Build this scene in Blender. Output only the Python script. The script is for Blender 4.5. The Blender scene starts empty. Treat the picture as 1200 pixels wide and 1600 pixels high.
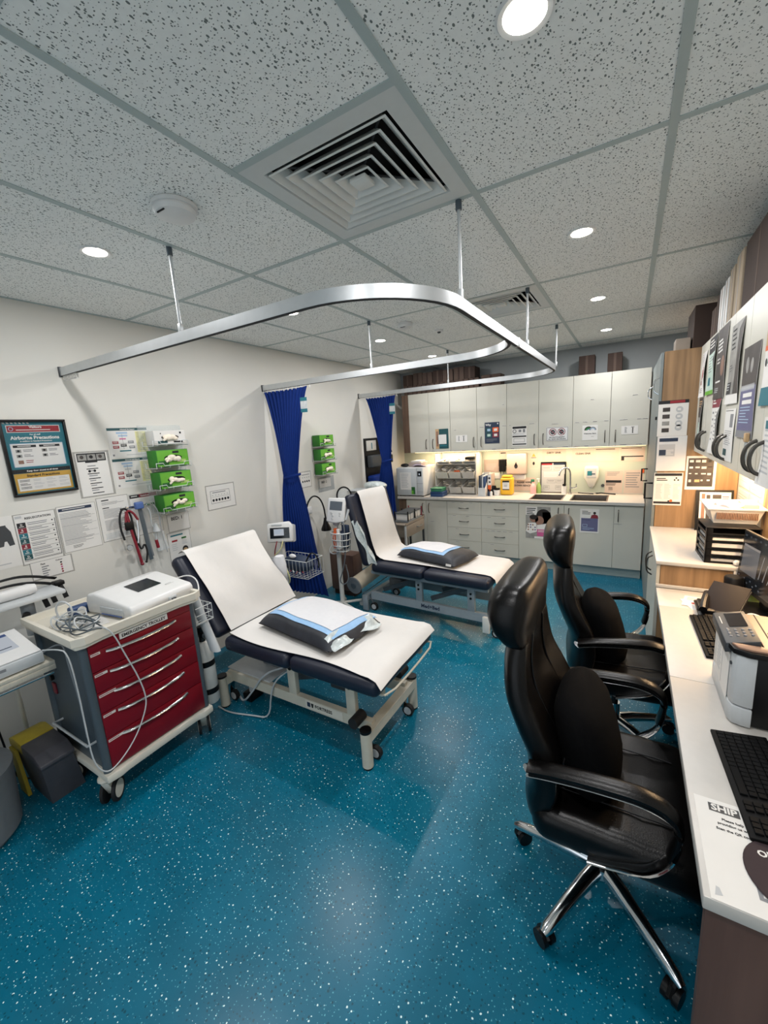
import bpy, bmesh, math, random
from mathutils import Vector, Matrix, Euler
PI = math.pi
S = bpy.context.scene
COL = S.collection
rng = random.Random(7)

# ---------------------------------------------------------------- camera
def make_camera():
    r, p, y = -0.0627, 0.1895, 0.5455
    fwd = Vector((-math.sin(y)*math.cos(p), math.cos(y)*math.cos(p), -math.sin(p)))
    right0 = Vector((math.cos(y), math.sin(y), 0)); up0 = right0.cross(fwd)
    right = math.cos(r)*right0 + math.sin(r)*up0
    up = -math.sin(r)*right0 + math.cos(r)*up0
    cd = bpy.data.cameras.new('camera'); cd.sensor_fit = 'VERTICAL'; cd.sensor_height = 24.0
    cd.lens = 635.8/1600*24.0; cd.clip_start = 0.02
    co = bpy.data.objects.new('camera', cd); COL.objects.link(co)
    m = Matrix((right, up, -fwd)).transposed().to_4x4(); m.translation = (2.938, 0.0, 1.725)
    co.matrix_world = m; S.camera = co
make_camera()

# ---------------------------------------------------------------- world, exposure
CEIL = 2.574
w = bpy.data.worlds.new('world'); S.world = w; w.use_nodes = True
w.node_tree.nodes['Background'].inputs[0].default_value = (0.85, 0.93, 1.0, 1)
w.node_tree.nodes['Background'].inputs[1].default_value = 2.2  # soft fill that enters through the opening added in the front wall
S.view_settings.view_transform = 'Standard'; S.view_settings.look = 'None'
S.view_settings.gamma = 1.0; S.view_settings.use_curve_mapping = False
S.view_settings.exposure = -0.62
DOWNLIGHT_POWER = 17.0
DOWNLIGHT_COLOR = (1.0, 0.99, 0.99)
STRIP_POWER = 38.0
STRIP_COLOR = (1.0, 0.74, 0.47)
DOWNLIGHTS = [(0.92, 1.06), (2.71, 1.07), (2.71, 2.27), (2.705, 3.485), (2.705, 4.70), (0.92, 2.27), (0.92, 3.45), (0.94, 4.585),
              (2.71, -0.13), (2.71, -1.33)]  # last two unseen, continuing the row behind the camera to light the room

# ---------------------------------------------------------------- materials
def lin(c):
    if isinstance(c, str):
        c = tuple(int(c[i:i+2], 16)/255 for i in (0, 2, 4))
    return tuple((x/12.92 if x <= 0.04045 else ((x+0.055)/1.055)**2.4) for x in c[:3]) + (1.0,)

def mat(name, col, rough=0.5, metal=0.0, noise=0.04, nscale=30.0, bump=0.0, bscale=200.0, coat=0.0, alpha=1.0, trans=0.0, emit=None, spec=None, stretch=None):
    m = bpy.data.materials.new(name); m.use_nodes = True
    nt = m.node_tree; n = nt.nodes; b = n['Principled BSDF']
    c = lin(col)
    b.inputs['Roughness'].default_value = rough; b.inputs['Metallic'].default_value = metal
    b.inputs['Base Color'].default_value = c
    if spec is not None: b.inputs['Specular IOR Level'].default_value = spec
    if coat: b.inputs['Coat Weight'].default_value = coat; b.inputs['Coat Roughness'].default_value = 0.12
    tc = n.new('ShaderNodeTexCoord'); src = tc.outputs['Object']
    if stretch:
        mp = n.new('ShaderNodeMapping'); mp.inputs['Scale'].default_value = stretch
        nt.links.new(src, mp.inputs[0]); src = mp.outputs[0]
    if noise:
        t = n.new('ShaderNodeTexNoise'); t.inputs['Scale'].default_value = nscale; t.inputs['Detail'].default_value = 4
        nt.links.new(src, t.inputs['Vector'])
        r = n.new('ShaderNodeMapRange'); r.inputs[1].default_value = 0.3; r.inputs[2].default_value = 0.7
        r.inputs[3].default_value = 1-noise; r.inputs[4].default_value = 1+noise
        nt.links.new(t.outputs['Fac'], r.inputs[0])
        x = n.new('ShaderNodeVectorMath'); x.operation = 'SCALE'; x.inputs[0].default_value = c[:3]
        nt.links.new(r.outputs[0], x.inputs['Scale']); nt.links.new(x.outputs[0], b.inputs['Base Color'])
    if bump:
        t2 = n.new('ShaderNodeTexNoise'); t2.inputs['Scale'].default_value = bscale; t2.inputs['Detail'].default_value = 3
        nt.links.new(src, t2.inputs['Vector'])
        bp = n.new('ShaderNodeBump'); bp.inputs['Strength'].default_value = bump; bp.inputs['Distance'].default_value = 0.002
        nt.links.new(t2.outputs['Fac'], bp.inputs['Height']); nt.links.new(bp.outputs[0], b.inputs['Normal'])
    if trans: b.inputs['Transmission Weight'].default_value = trans
    if alpha < 1: b.inputs['Alpha'].default_value = alpha
    if emit:
        b.inputs['Emission Color'].default_value = lin(emit[0]); b.inputs['Emission Strength'].default_value = emit[1]
    return m

def wood(name, c1, c2, rough=0.45, axis='z', scale=1.0, ring=9.0):
    m = mat(name, c1, rough, noise=0); nt = m.node_tree; n = nt.nodes; b = n['Principled BSDF']
    tc = n.new('ShaderNodeTexCoord'); mp = n.new('ShaderNodeMapping')
    s = {'z': (14, 14, 0.7), 'x': (0.7, 14, 14), 'y': (14, 0.7, 14)}[axis]
    mp.inputs['Scale'].default_value = tuple(v*scale for v in s)
    nt.links.new(tc.outputs['Object'], mp.inputs[0])
    t = n.new('ShaderNodeTexNoise'); t.inputs['Scale'].default_value = 2.2; t.inputs['Detail'].default_value = 6; t.inputs['Distortion'].default_value = 0.6
    nt.links.new(mp.outputs[0], t.inputs['Vector'])
    cr = n.new('ShaderNodeValToRGB'); e = cr.color_ramp.elements
    e[0].position = 0.32; e[0].color = lin(c2); e[1].position = 0.68; e[1].color = lin(c1)
    nt.links.new(t.outputs['Fac'], cr.inputs[0]); nt.links.new(cr.outputs[0], b.inputs['Base Color'])
    return m

def emission(name, col, strength):
    m = bpy.data.materials.new(name); m.use_nodes = True; nt = m.node_tree
    nt.nodes.remove(nt.nodes['Principled BSDF'])
    e = nt.nodes.new('ShaderNodeEmission'); e.inputs[0].default_value = lin(col); e.inputs[1].default_value = strength
    nt.links.new(e.outputs[0], nt.nodes['Material Output'].inputs[0]); return m

def floor_material():
    m = mat('teal_vinyl', '025f79', 0.30, noise=0.10, nscale=5.0, spec=0.32)
    nt = m.node_tree; n = nt.nodes; b = n['Principled BSDF']
    base = b.inputs['Base Color'].links[0].from_socket
    tc = n.new('ShaderNodeTexCoord'); cur = base
    for sc, rad, keep, col in ((50, 0.105, 0.58, 'd3ecec'), (95, 0.14, 0.62, '5aa6b4'), (70, 0.2, 0.60, '04485a')):
        nz = n.new('ShaderNodeTexNoise'); nz.inputs['Scale'].default_value = sc*2.2
        nt.links.new(tc.outputs['Object'], nz.inputs['Vector'])
        add = n.new('ShaderNodeMix'); add.data_type = 'VECTOR'; add.inputs[0].default_value = 0.006
        nt.links.new(tc.outputs['Object'], add.inputs[4]); nt.links.new(nz.outputs['Color'], add.inputs[5])
        v = n.new('ShaderNodeTexVoronoi'); v.inputs['Scale'].default_value = sc; v.voronoi_dimensions = '2D'
        nt.links.new(add.outputs[1], v.inputs['Vector'])
        sep = n.new('ShaderNodeSeparateColor'); nt.links.new(v.outputs['Color'], sep.inputs[0])
        k = n.new('ShaderNodeMath'); k.operation = 'GREATER_THAN'; k.inputs[1].default_value = keep
        nt.links.new(sep.outputs[0], k.inputs[0])
        rr = n.new('ShaderNodeMath'); rr.operation = 'MULTIPLY'; rr.inputs[1].default_value = rad*1.4
        nt.links.new(sep.outputs[1], rr.inputs[0])
        d = n.new('ShaderNodeMath'); d.operation = 'LESS_THAN'
        nt.links.new(v.outputs['Distance'], d.inputs[0]); nt.links.new(rr.outputs[0], d.inputs[1])
        f = n.new('ShaderNodeMath'); f.operation = 'MULTIPLY'
        nt.links.new(k.outputs[0], f.inputs[0]); nt.links.new(d.outputs[0], f.inputs[1])
        mx = n.new('ShaderNodeMix'); mx.data_type = 'RGBA'
        nt.links.new(f.outputs[0], mx.inputs[0]); nt.links.new(cur, mx.inputs[6]); mx.inputs[7].default_value = lin(col)
        cur = mx.outputs[2]
    nt.links.new(cur, b.inputs['Base Color'])
    return m

def ceiling_material():
    m = mat('mineral_fibre_tile', 'ecedea', 0.9, noise=0.03, nscale=60)
    nt = m.node_tree; n = nt.nodes; b = n['Principled BSDF']
    base = b.inputs['Base Color'].links[0].from_socket
    tc = n.new('ShaderNodeTexCoord'); cur = base
    for sc, rad, keep, st in ((88, 0.19, 0.30, (1, 0.62, 1)), (150, 0.19, 0.45, (0.7, 1, 1))):
        mp = n.new('ShaderNodeMapping'); mp.inputs['Scale'].default_value = st
        mp.inputs['Rotation'].default_value = (0, 0, 0.5)
        nt.links.new(tc.outputs['Object'], mp.inputs[0])
        v = n.new('ShaderNodeTexVoronoi'); v.inputs['Scale'].default_value = sc; v.voronoi_dimensions = '2D'
        nt.links.new(mp.outputs[0], v.inputs['Vector'])
        sep = n.new('ShaderNodeSeparateColor'); nt.links.new(v.outputs['Color'], sep.inputs[0])
        k = n.new('ShaderNodeMath'); k.operation = 'GREATER_THAN'; k.inputs[1].default_value = keep
        nt.links.new(sep.outputs[0], k.inputs[0])
        rr = n.new('ShaderNodeMath'); rr.operation = 'MULTIPLY'; rr.inputs[1].default_value = rad*1.35
        nt.links.new(sep.outputs[1], rr.inputs[0])
        d = n.new('ShaderNodeMath'); d.operation = 'LESS_THAN'
        nt.links.new(v.outputs['Distance'], d.inputs[0]); nt.links.new(rr.outputs[0], d.inputs[1])
        f = n.new('ShaderNodeMath'); f.operation = 'MULTIPLY'
        nt.links.new(k.outputs[0], f.inputs[0]); nt.links.new(d.outputs[0], f.inputs[1])
        mx = n.new('ShaderNodeMix'); mx.data_type = 'RGBA'
        nt.links.new(f.outputs[0], mx.inputs[0]); nt.links.new(cur, mx.inputs[6]); mx.inputs[7].default_value = lin('6a716f')
        cur = mx.outputs[2]
    nt.links.new(cur, b.inputs['Base Color'])
    return m

M = dict(
    wall=mat('painted_plaster', 'd2d0c9', 0.75, noise=0.015, nscale=3, bump=0.05, bscale=300),
    wallgrey=mat('grey_painted_wall', '9a9fa1', 0.8, noise=0.02, nscale=3),
    splash=mat('pale_green_splashback', 'b2bbae', 0.35, noise=0.01, nscale=4),
    floor=floor_material(), tile=ceiling_material(),
    tbar=mat('ceiling_grid_metal', 'a9b5b4', 0.5, noise=0.02),
    white=mat('white_plastic', 'd6d6d5', 0.35, noise=0.015), whitemetal=mat('white_enamel', 'd5d6d2', 0.4, noise=0.02),
    offwhite=mat('cream_plastic', 'd8d3c6', 0.4, noise=0.02), greyplastic=mat('grey_plastic', '6d7378', 0.5, noise=0.04),
    lightgrey=mat('light_grey_plastic', 'b9bdbf', 0.45, noise=0.03), darkgrey=mat('dark_grey_plastic', '383c40', 0.5, noise=0.05),
    slate=mat('slate_grey_metal', '47525a', 0.45, noise=0.03), bingrey=mat('bin_grey_plastic', '4b4a50', 0.5, noise=0.05),
    black=mat('black_plastic', '0b0b0d', 0.40, noise=0.08, spec=0.3), rubber=mat('black_rubber', '0d0e10', 0.7, noise=0.08),
    leather=mat('black_leather', '050404', 0.30, noise=0.12, nscale=14, bump=0.2, bscale=260, spec=0.24),
    blackcloth=mat('black_cloth', '060607', 0.9, noise=0.2, nscale=80, bump=0.2, spec=0.08),
    vinyl=mat('navy_vinyl', '171c2c', 0.42, noise=0.08, nscale=12, bump=0.12, bscale=300),
    charcoal=mat('charcoal_wipe_clean_fabric', '24272f', 0.5, noise=0.25, nscale=18, bump=0.2, bscale=120),
    chrome=mat('polished_chrome', 'd4d6d8', 0.12, 1.0, noise=0.02), steel=mat('brushed_steel', 'd2cdbf', 0.38, 0.35, noise=0.08, nscale=20, stretch=(1, 40, 1)),  # steel: cream reflection of the wall put into its base colour
    alu=mat('anodised_aluminium', 'cfd2d4', 0.38, 0.85, noise=0.03), bronze=mat('dark_satin_metal', '56534f', 0.35, 0.9, noise=0.03),
    wire=mat('coated_wire', 'd3d6d6', 0.3, 0.3, noise=0.02),
    red=mat('crimson_enamel', '760a1b', 0.36, spec=0.35, noise=0.05, nscale=5), beige=mat('beige_enamel', 'c9c4b4', 0.4, noise=0.03),
    bluegrey=mat('blue_grey_enamel', '8d98a0', 0.42, noise=0.03), taupe=mat('taupe_plastic', '8a7f73', 0.5, noise=0.04),
    paper=mat('white_paper', 'd9d7d3', 0.8, noise=0.015, nscale=20), paperroll=mat('couch_paper', 'd8d5d1', 0.75, noise=0.02, nscale=9, bump=0.5, bscale=18),
    padwhite=mat('absorbent_pad', 'd3d3d6', 0.85, noise=0.02, nscale=40, bump=0.3, bscale=60), padblue=mat('pale_blue_film', '8fb6dc', 0.5, noise=0.05),
    clearfilm=mat('clear_plastic_film', 'e4eaec', 0.2, noise=0.03, alpha=0.35), sleeve=mat('laminate_film', 'd9d8d3', 0.25, noise=0.0, alpha=0.3),
    acrylic=mat('clear_acrylic', 'e8efef', 0.1, noise=0, alpha=0.25), glass=mat('picture_glass', '303234', 0.04, noise=0, alpha=0.05),
    keyblack=mat('matte_black_keys', '070708', 0.6, noise=0.08, spec=0.15), bookbrown=mat('dark_brown_cover', '140d0e', 0.6, noise=0.1, spec=0.2),
    pinkpaper=mat('pinkish_paper', 'c4b3a8', 0.8, noise=0.015),
    crinkle=mat('crinkled_clear_film', 'd5dede', 0.18, noise=0.15, nscale=40, bump=1.0, bscale=45, alpha=0.8), cupboardgrey=mat('grey_door_laminate', '6f7777', 0.5, noise=0.02),
    laminate=mat('white_laminate', 'c0beb3', 0.4, noise=0.015, nscale=6), bench=mat('white_benchtop', 'bcb8b2', 0.35, noise=0.02, nscale=40),
    mask=mat('pale_grey_paint', 'c8cbc9', 0.5, noise=0.02), kick=mat('kickboard_grey', '93a19f', 0.5, noise=0.03),
    oak=wood('pale_oak_laminate', '9a7a57', '7d6143', 0.45, 'z'), darkoak=wood('dark_wood_laminate', '6e5645', '4f3c30', 0.5, 'z'),
    walnut=wood('brown_panel', '674d43', '523b33', 0.5, 'z', 0.6), card=mat('brown_cardboard', '4c3d35', 0.85, noise=0.08, nscale=8),
    cardlight=mat('buff_cardboard', 'a59580', 0.85, noise=0.08, nscale=8), carddark=mat('dark_brown_cardboard', '35261f', 0.85, noise=0.08, nscale=8),
    curtain=mat('royal_blue_curtain', '06286e', 0.7, spec=0.2, noise=0.05, nscale=60, bump=0.1, bscale=300),
    ink=mat('black_ink', '15161a', 0.7, noise=0), inkgrey=mat('grey_ink', '7a7c80', 0.7, noise=0), inklight=mat('pale_grey_ink', 'b2b4b6', 0.7, noise=0),
    teal=mat('teal_ink', '1f6a78', 0.6, noise=0.02), tealdark=mat('dark_teal_ink', '17484c', 0.6, noise=0.02), navy=mat('navy_ink', '1c2c44', 0.6, noise=0.02),
    inkred=mat('red_ink', '8e1d28', 0.6, noise=0.02), maroon=mat('maroon_ink', '7a1f2e', 0.6, noise=0.02), mustard=mat('mustard_ink', 'c0983f', 0.6, noise=0.03),
    paleyellow=mat('pale_yellow_ink', 'd9d59a', 0.7, noise=0.02), paleblue=mat('pale_blue_ink', '9db4cc', 0.7, noise=0.02), lilac=mat('muted_violet_ink', '5c5c7e', 0.6, noise=0.03),
    pink=mat('pink_ink', 'c0588a', 0.6, noise=0.02), skin=mat('printed_skin_tone', '8a6858', 0.6, noise=0.08, nscale=20), photo=mat('dark_photo_print', '3b3533', 0.6, noise=0.4, nscale=14),
    greyphoto=mat('grey_photo_print', '8b8a86', 0.6, noise=0.3, nscale=16), mint=mat('mint_print', 'b5cabf', 0.6, noise=0.05), orange=mat('orange_plastic', 'd8602c', 0.5, noise=0.03),
    green=mat('green_glove_box', '2f7d24', 0.5, noise=0.06, nscale=20), lime=mat('lime_print', '5fa32e', 0.55, noise=0.06, nscale=20), greendark=mat('dark_green_print', '1f5e27', 0.55, noise=0.05),
    latex=mat('cream_latex', 'eadfcd', 0.6, noise=0.06, nscale=30), yellow=mat('yellow_plastic', 'e0ab22', 0.45, noise=0.03), dullyellow=mat('dull_yellow_plastic', 'a8952a', 0.55, noise=0.06),
    bluebox=mat('dark_blue_plastic', '24406a', 0.45, noise=0.05), greenbox=mat('green_plastic', '2f7256', 0.45, noise=0.05), bluetape=mat('blue_plastic', '4a66a0', 0.45, noise=0.05),
    redtube=mat('red_rubber', '7e1828', 0.4, noise=0.05), towelgrey=mat('dispenser_plastic', 'a8988f', 0.35, noise=0.02), inox=mat('sink_steel', '8f8780', 0.28, 1.0, noise=0.06, nscale=30),
    browntone=mat('brown_tone', '8f6f5c', 0.4, noise=0.03), screen=mat('dark_screen', '1b1f24', 0.15, noise=0), greyscreen=mat('grey_display', '59606a', 0.25, noise=0),
    mousemat=mat('plum_rubber', '2c1d22', 0.75, noise=0.08, nscale=60), amber=mat('pink_soap', 'd9a0a0', 0.25, noise=0.02), greensoap=mat('green_soap', '8aa860', 0.25, noise=0.02),
    clearbin=mat('milky_plastic', 'd9d6cf', 0.3, noise=0.02, alpha=0.75), lilacpaper=mat('lilac_wrap', 'b3a6c4', 0.6, noise=0.1, nscale=30), cork=mat('cream_tube', 'cfc3ae', 0.6, noise=0.04, nscale=12),
    lampglow=emission('lamp_lens', 'fff6e6', 45.0), stripglow=emission('led_strip', 'ffd9a0', 9.0), lcdglow=emission('lit_display', 'bcd2e8', 0.9),
    lcdwhite=emission('lit_white_display', 'dfe6f0', 0.85), lcdblue=emission('lit_blue_display', '5a6e9e', 0.8),
    shoebrown=mat('dark_hair_print', '1a1412', 0.7, noise=0.1), tan=mat('tan_print', 'b99a72', 0.7, noise=0.05), void=mat('dark_void', '060708', 0.9, noise=0),
)

# ---------------------------------------------------------------- mesh builder
_font_cache = {}
def glyphs(s, size):
    key = (s, size)
    if key not in _font_cache:
        cu = bpy.data.curves.new('t', 'FONT'); cu.body = s; cu.size = size; cu.resolution_u = 2; cu.offset = size*0.034
        o = bpy.data.objects.new('t', cu); me = bpy.data.meshes.new_from_object(o)
        _font_cache[key] = ([tuple(v.co) for v in me.vertices], [tuple(p.vertices) for p in me.polygons])
        bpy.data.objects.remove(o); bpy.data.meshes.remove(me); bpy.data.curves.remove(cu)
    return _font_cache[key]

class MB:
    def __init__(s):
        s.v = []; s.f = []; s.fm = []; s.ms = []
    def mi(s, m):
        m = M[m] if isinstance(m, str) else m
        if m not in s.ms: s.ms.append(m)
        return s.ms.index(m)
    def add(s, vs, fs, m, X=None):
        k = len(s.v); i = s.mi(m)
        s.v += [tuple(X @ Vector(v)) for v in vs] if X is not None else [tuple(v) for v in vs]
        for f in fs: s.f.append(tuple(a+k for a in f)); s.fm.append(i)
        return s
    def bm(s, bm, m, X=None):
        bm.verts.index_update()
        s.add([v.co.copy() for v in bm.verts], [[v.index for v in f.verts] for f in bm.faces], m, X); bm.free(); return s
    def box(s, x0, x1, y0, y1, z0, z1, m, bev=0.0, seg=2, X=None):
        b = bmesh.new(); bmesh.ops.create_cube(b, size=1.0)
        for v in b.verts: v.co = Vector(((x0+x1)/2+v.co.x*(x1-x0), (y0+y1)/2+v.co.y*(y1-y0), (z0+z1)/2+v.co.z*(z1-z0)))
        if bev: bmesh.ops.bevel(b, geom=b.edges[:], offset=min(bev, 0.49*min(abs(x1-x0), abs(y1-y0), abs(z1-z0))), segments=seg, profile=0.5, affect='EDGES')
        return s.bm(b, m, X)
    def cyl(s, p0, p1, r0, m, r1=None, n=16, X=None, caps=True):
        r1 = r0 if r1 is None else r1
        p0 = Vector(p0); p1 = Vector(p1); d = (p1-p0).normalized()
        a = d.orthogonal().normalized(); b = d.cross(a)
        vs = []
        for p, r in ((p0, r0), (p1, r1)):
            for i in range(n):
                t = 2*PI*i/n; vs.append(p+r*(math.cos(t)*a+math.sin(t)*b))
        fs = [(i, (i+1) % n, n+(i+1) % n, n+i) for i in range(n)]
        if caps: fs += [tuple(range(n))[::-1], tuple(range(n, 2*n))]
        return s.add(vs, fs, m, X)
    def tube(s, pts, r, m, n=8, closed=False, X=None, ry=None, up=None, smooth=0):
        P = [Vector(p) for p in pts]
        for _ in range(smooth):
            Q = []
            N = len(P); rngk = range(N if closed else N-1)
            if not closed: Q.append(P[0])
            for i in rngk:
                a, b = P[i], P[(i+1) % N]; Q += [a*0.75+b*0.25, a*0.25+b*0.75]
            if not closed: Q.append(P[-1])
            P = Q
        N = len(P); R = r if isinstance(r, (list, tuple)) else None
        vs = []; ref = Vector(up) if up else None; prev = None
        for i in range(N):
            if closed: d = P[(i+1) % N]-P[i-1]
            else: d = P[min(i+1, N-1)]-P[max(i-1, 0)]
            d.normalize()
            if ref is not None: a = (ref-d*ref.dot(d))
            elif prev is None: a = d.orthogonal()
            else: a = prev-d*prev.dot(d)
            if a.length < 1e-6: a = d.orthogonal()
            a.normalize(); prev = a; b = d.cross(a)
            if R: fi = i/(N-1)*(len(R)-1); lo = int(min(fi, len(R)-2)) if len(R) > 1 else 0; ra = R[lo]*(1-(fi-lo))+R[min(lo+1, len(R)-1)]*(fi-lo)
            else: ra = r
            rb = ra if ry is None else ry
            for k in range(n):
                t = 2*PI*(k+0.5)/n
                if n == 4: vs.append(P[i]+ra*(1 if k in (0, 3) else -1)*a+rb*(1 if k in (0, 1) else -1)*b)
                else: vs.append(P[i]+ra*math.cos(t)*a+rb*math.sin(t)*b)
        fs = []
        for i in range(N if closed else N-1):
            j = (i+1) % N
            for k in range(n): fs.append((i*n+k, i*n+(k+1) % n, j*n+(k+1) % n, j*n+k))
        if not closed: fs += [tuple(range(n))[::-1], tuple(range((N-1)*n, N*n))]
        return s.add(vs, fs, m, X)
    def lathe(s, prof, m, c=(0, 0, 0), n=24, X=None, axis='z'):
        vs = []; c = Vector(c)
        for r, z in prof:
            for i in range(n):
                t = 2*PI*i/n; q = (r*math.cos(t), r*math.sin(t), z)
                if axis == 'x': q = (z, r*math.cos(t), r*math.sin(t))
                if axis == 'y': q = (r*math.sin(t), z, r*math.cos(t))
                vs.append(c+Vector(q))
        fs = []
        for j in range(len(prof)-1):
            for i in range(n): fs.append((j*n+i, j*n+(i+1) % n, (j+1)*n+(i+1) % n, (j+1)*n+i))
        if prof[0][0] > 1e-5: fs.append(tuple(range(n))[::-1])
        if prof[-1][0] > 1e-5: fs.append(tuple(range((len(prof)-1)*n, len(prof)*n)))
        return s.add(vs, fs, m, X)
    def prism(s, poly, d0, d1, m, plane='xz', bev=0.0, X=None, seg=2):
        b = bmesh.new(); vs = []
        def P(a, c, d): return {'xz': (a, d, c), 'xy': (a, c, d), 'yz': (d, a, c)}[plane]
        v0 = [b.verts.new(P(a, c, d0)) for a, c in poly]; v1 = [b.verts.new(P(a, c, d1)) for a, c in poly]
        n = len(poly); b.faces.new(v0); b.faces.new(v1[::-1])
        for i in range(n): b.faces.new((v0[i], v0[(i+1) % n], v1[(i+1) % n], v1[i]))
        bmesh.ops.recalc_face_normals(b, faces=b.faces[:])
        if bev: bmesh.ops.bevel(b, geom=b.edges[:], offset=bev, segments=seg, profile=0.5, affect='EDGES')
        return s.bm(b, m, X)
    def sheet(s, fn, nu, nv, m, th=0.0, X=None):
        b = bmesh.new(); g = [[b.verts.new(fn(i/nu, j/nv)) for j in range(nv+1)] for i in range(nu+1)]
        for i in range(nu):
            for j in range(nv): b.faces.new((g[i][j], g[i+1][j], g[i+1][j+1], g[i][j+1]))
        bmesh.ops.recalc_face_normals(b, faces=b.faces[:])
        if not th: return s.bm(b, m, X)
        b.normal_update(); b.verts.index_update()
        vs = [v.co.copy() for v in b.verts]; n = len(vs); vs += [v.co-v.normal*th for v in b.verts]
        fs = [[v.index for v in f.verts] for f in b.faces]; back = [[i+n for i in f[::-1]] for f in fs]
        rim = []
        for e in b.edges:
            if e.is_boundary: a, c = e.verts[0].index, e.verts[1].index; rim.append([a, c, c+n, a+n])
        b.free(); return s.add(vs, fs+back+rim, m, X)
    def loft(s, rings, m, X=None, caps=True):
        n = len(rings[0]); vs = [p for r in rings for p in r]; fs = []
        for i in range(len(rings)-1):
            for k in range(n): fs.append((i*n+k, i*n+(k+1) % n, (i+1)*n+(k+1) % n, (i+1)*n+k))
        if caps: fs += [tuple(range(n))[::-1], tuple(range((len(rings)-1)*n, len(rings)*n))]
        return s.add(vs, fs, m, X)
    def text(s, t, size, m, X):
        vs, fs = glyphs(t, size); return s.add(vs, fs, m, X)
    def ball(s, c, r, m, n=12, sc=(1, 1, 1), X=None):
        b = bmesh.new(); bmesh.ops.create_uvsphere(b, u_segments=n, v_segments=max(6, n//2), radius=r)
        for v in b.verts: v.co = Vector((c[0]+v.co.x*sc[0], c[1]+v.co.y*sc[1], c[2]+v.co.z*sc[2]))
        return s.bm(b, m, X)
    def mesh(s, name, off=Vector((0, 0, 0)), angle=35):
        me = bpy.data.meshes.new(name)
        me.from_pydata([(v[0]-off.x, v[1]-off.y, v[2]-off.z) for v in s.v], [], s.f)
        for m in s.ms: me.materials.append(m)
        me.polygons.foreach_set('material_index', s.fm)
        b = bmesh.new(); b.from_mesh(me); bmesh.ops.recalc_face_normals(b, faces=b.faces[:]); b.to_mesh(me); b.free()
        me.shade_smooth(); me.set_sharp_from_angle(angle=math.radians(angle)); me.update()
        return me

def rounded(lx, ly, lz, m, bev, mb=None, c=(0, 0, 0), seg=3, X=None):
    mb = mb or MB()
    return mb.box(c[0]-lx/2, c[0]+lx/2, c[1]-ly/2, c[1]+ly/2, c[2]-lz/2, c[2]+lz/2, m, bev, seg, X)

def props(o, label, cat, group=None):
    o['label'] = label; o['category'] = cat
    if group: o['group'] = group
    return o
def thing(name, label, cat, loc=(0, 0, 0), group=None):
    o = bpy.data.objects.new(name, None); o.empty_display_size = 0.1; COL.objects.link(o); o.location = loc
    return props(o, label, cat, group)
def _off(p):
    v = Vector((0, 0, 0))
    while p is not None: v = v+Vector(p.location); p = p.parent
    return v
def part(name, mb, parent, label=None, angle=35, pivot=None):
    base = _off(parent); piv = Vector(pivot) if pivot is not None else base
    o = bpy.data.objects.new(name, mb.mesh(name, piv, angle)); COL.objects.link(o); o.parent = parent
    o.location = piv-base
    if label: o['label'] = label
    return o
def single(name, mb, label, cat, group=None, angle=35, loc=None):
    xs, ys, zs = zip(*mb.v)
    c = Vector(loc) if loc is not None else Vector(((min(xs)+max(xs))/2, (min(ys)+max(ys))/2, min(zs)))
    o = bpy.data.objects.new(name, mb.mesh(name, c, angle)); COL.objects.link(o); o.location = c
    return props(o, label, cat, group)
def structure(name, mb, parent=None, angle=35):
    o = bpy.data.objects.new(name, mb.mesh(name, Vector((0, 0, 0)), angle)); COL.objects.link(o)
    if parent: o.parent = parent
    else: o['kind'] = 'structure'
    return o
def dup(root, loc=None, rotz=None, label=None, group=None, name=None):
    r = root.copy(); COL.objects.link(r)
    if name: r.name = name
    if loc is not None: r.location = loc
    if rotz is not None: r.rotation_euler = (0, 0, rotz)
    if label: r['label'] = label
    if group: r['group'] = group
    for ch in list(root.children):
        c = ch.copy(); COL.objects.link(c); c.parent = r
        for g in list(ch.children):
            d = g.copy(); COL.objects.link(d); d.parent = c
    return r

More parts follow.
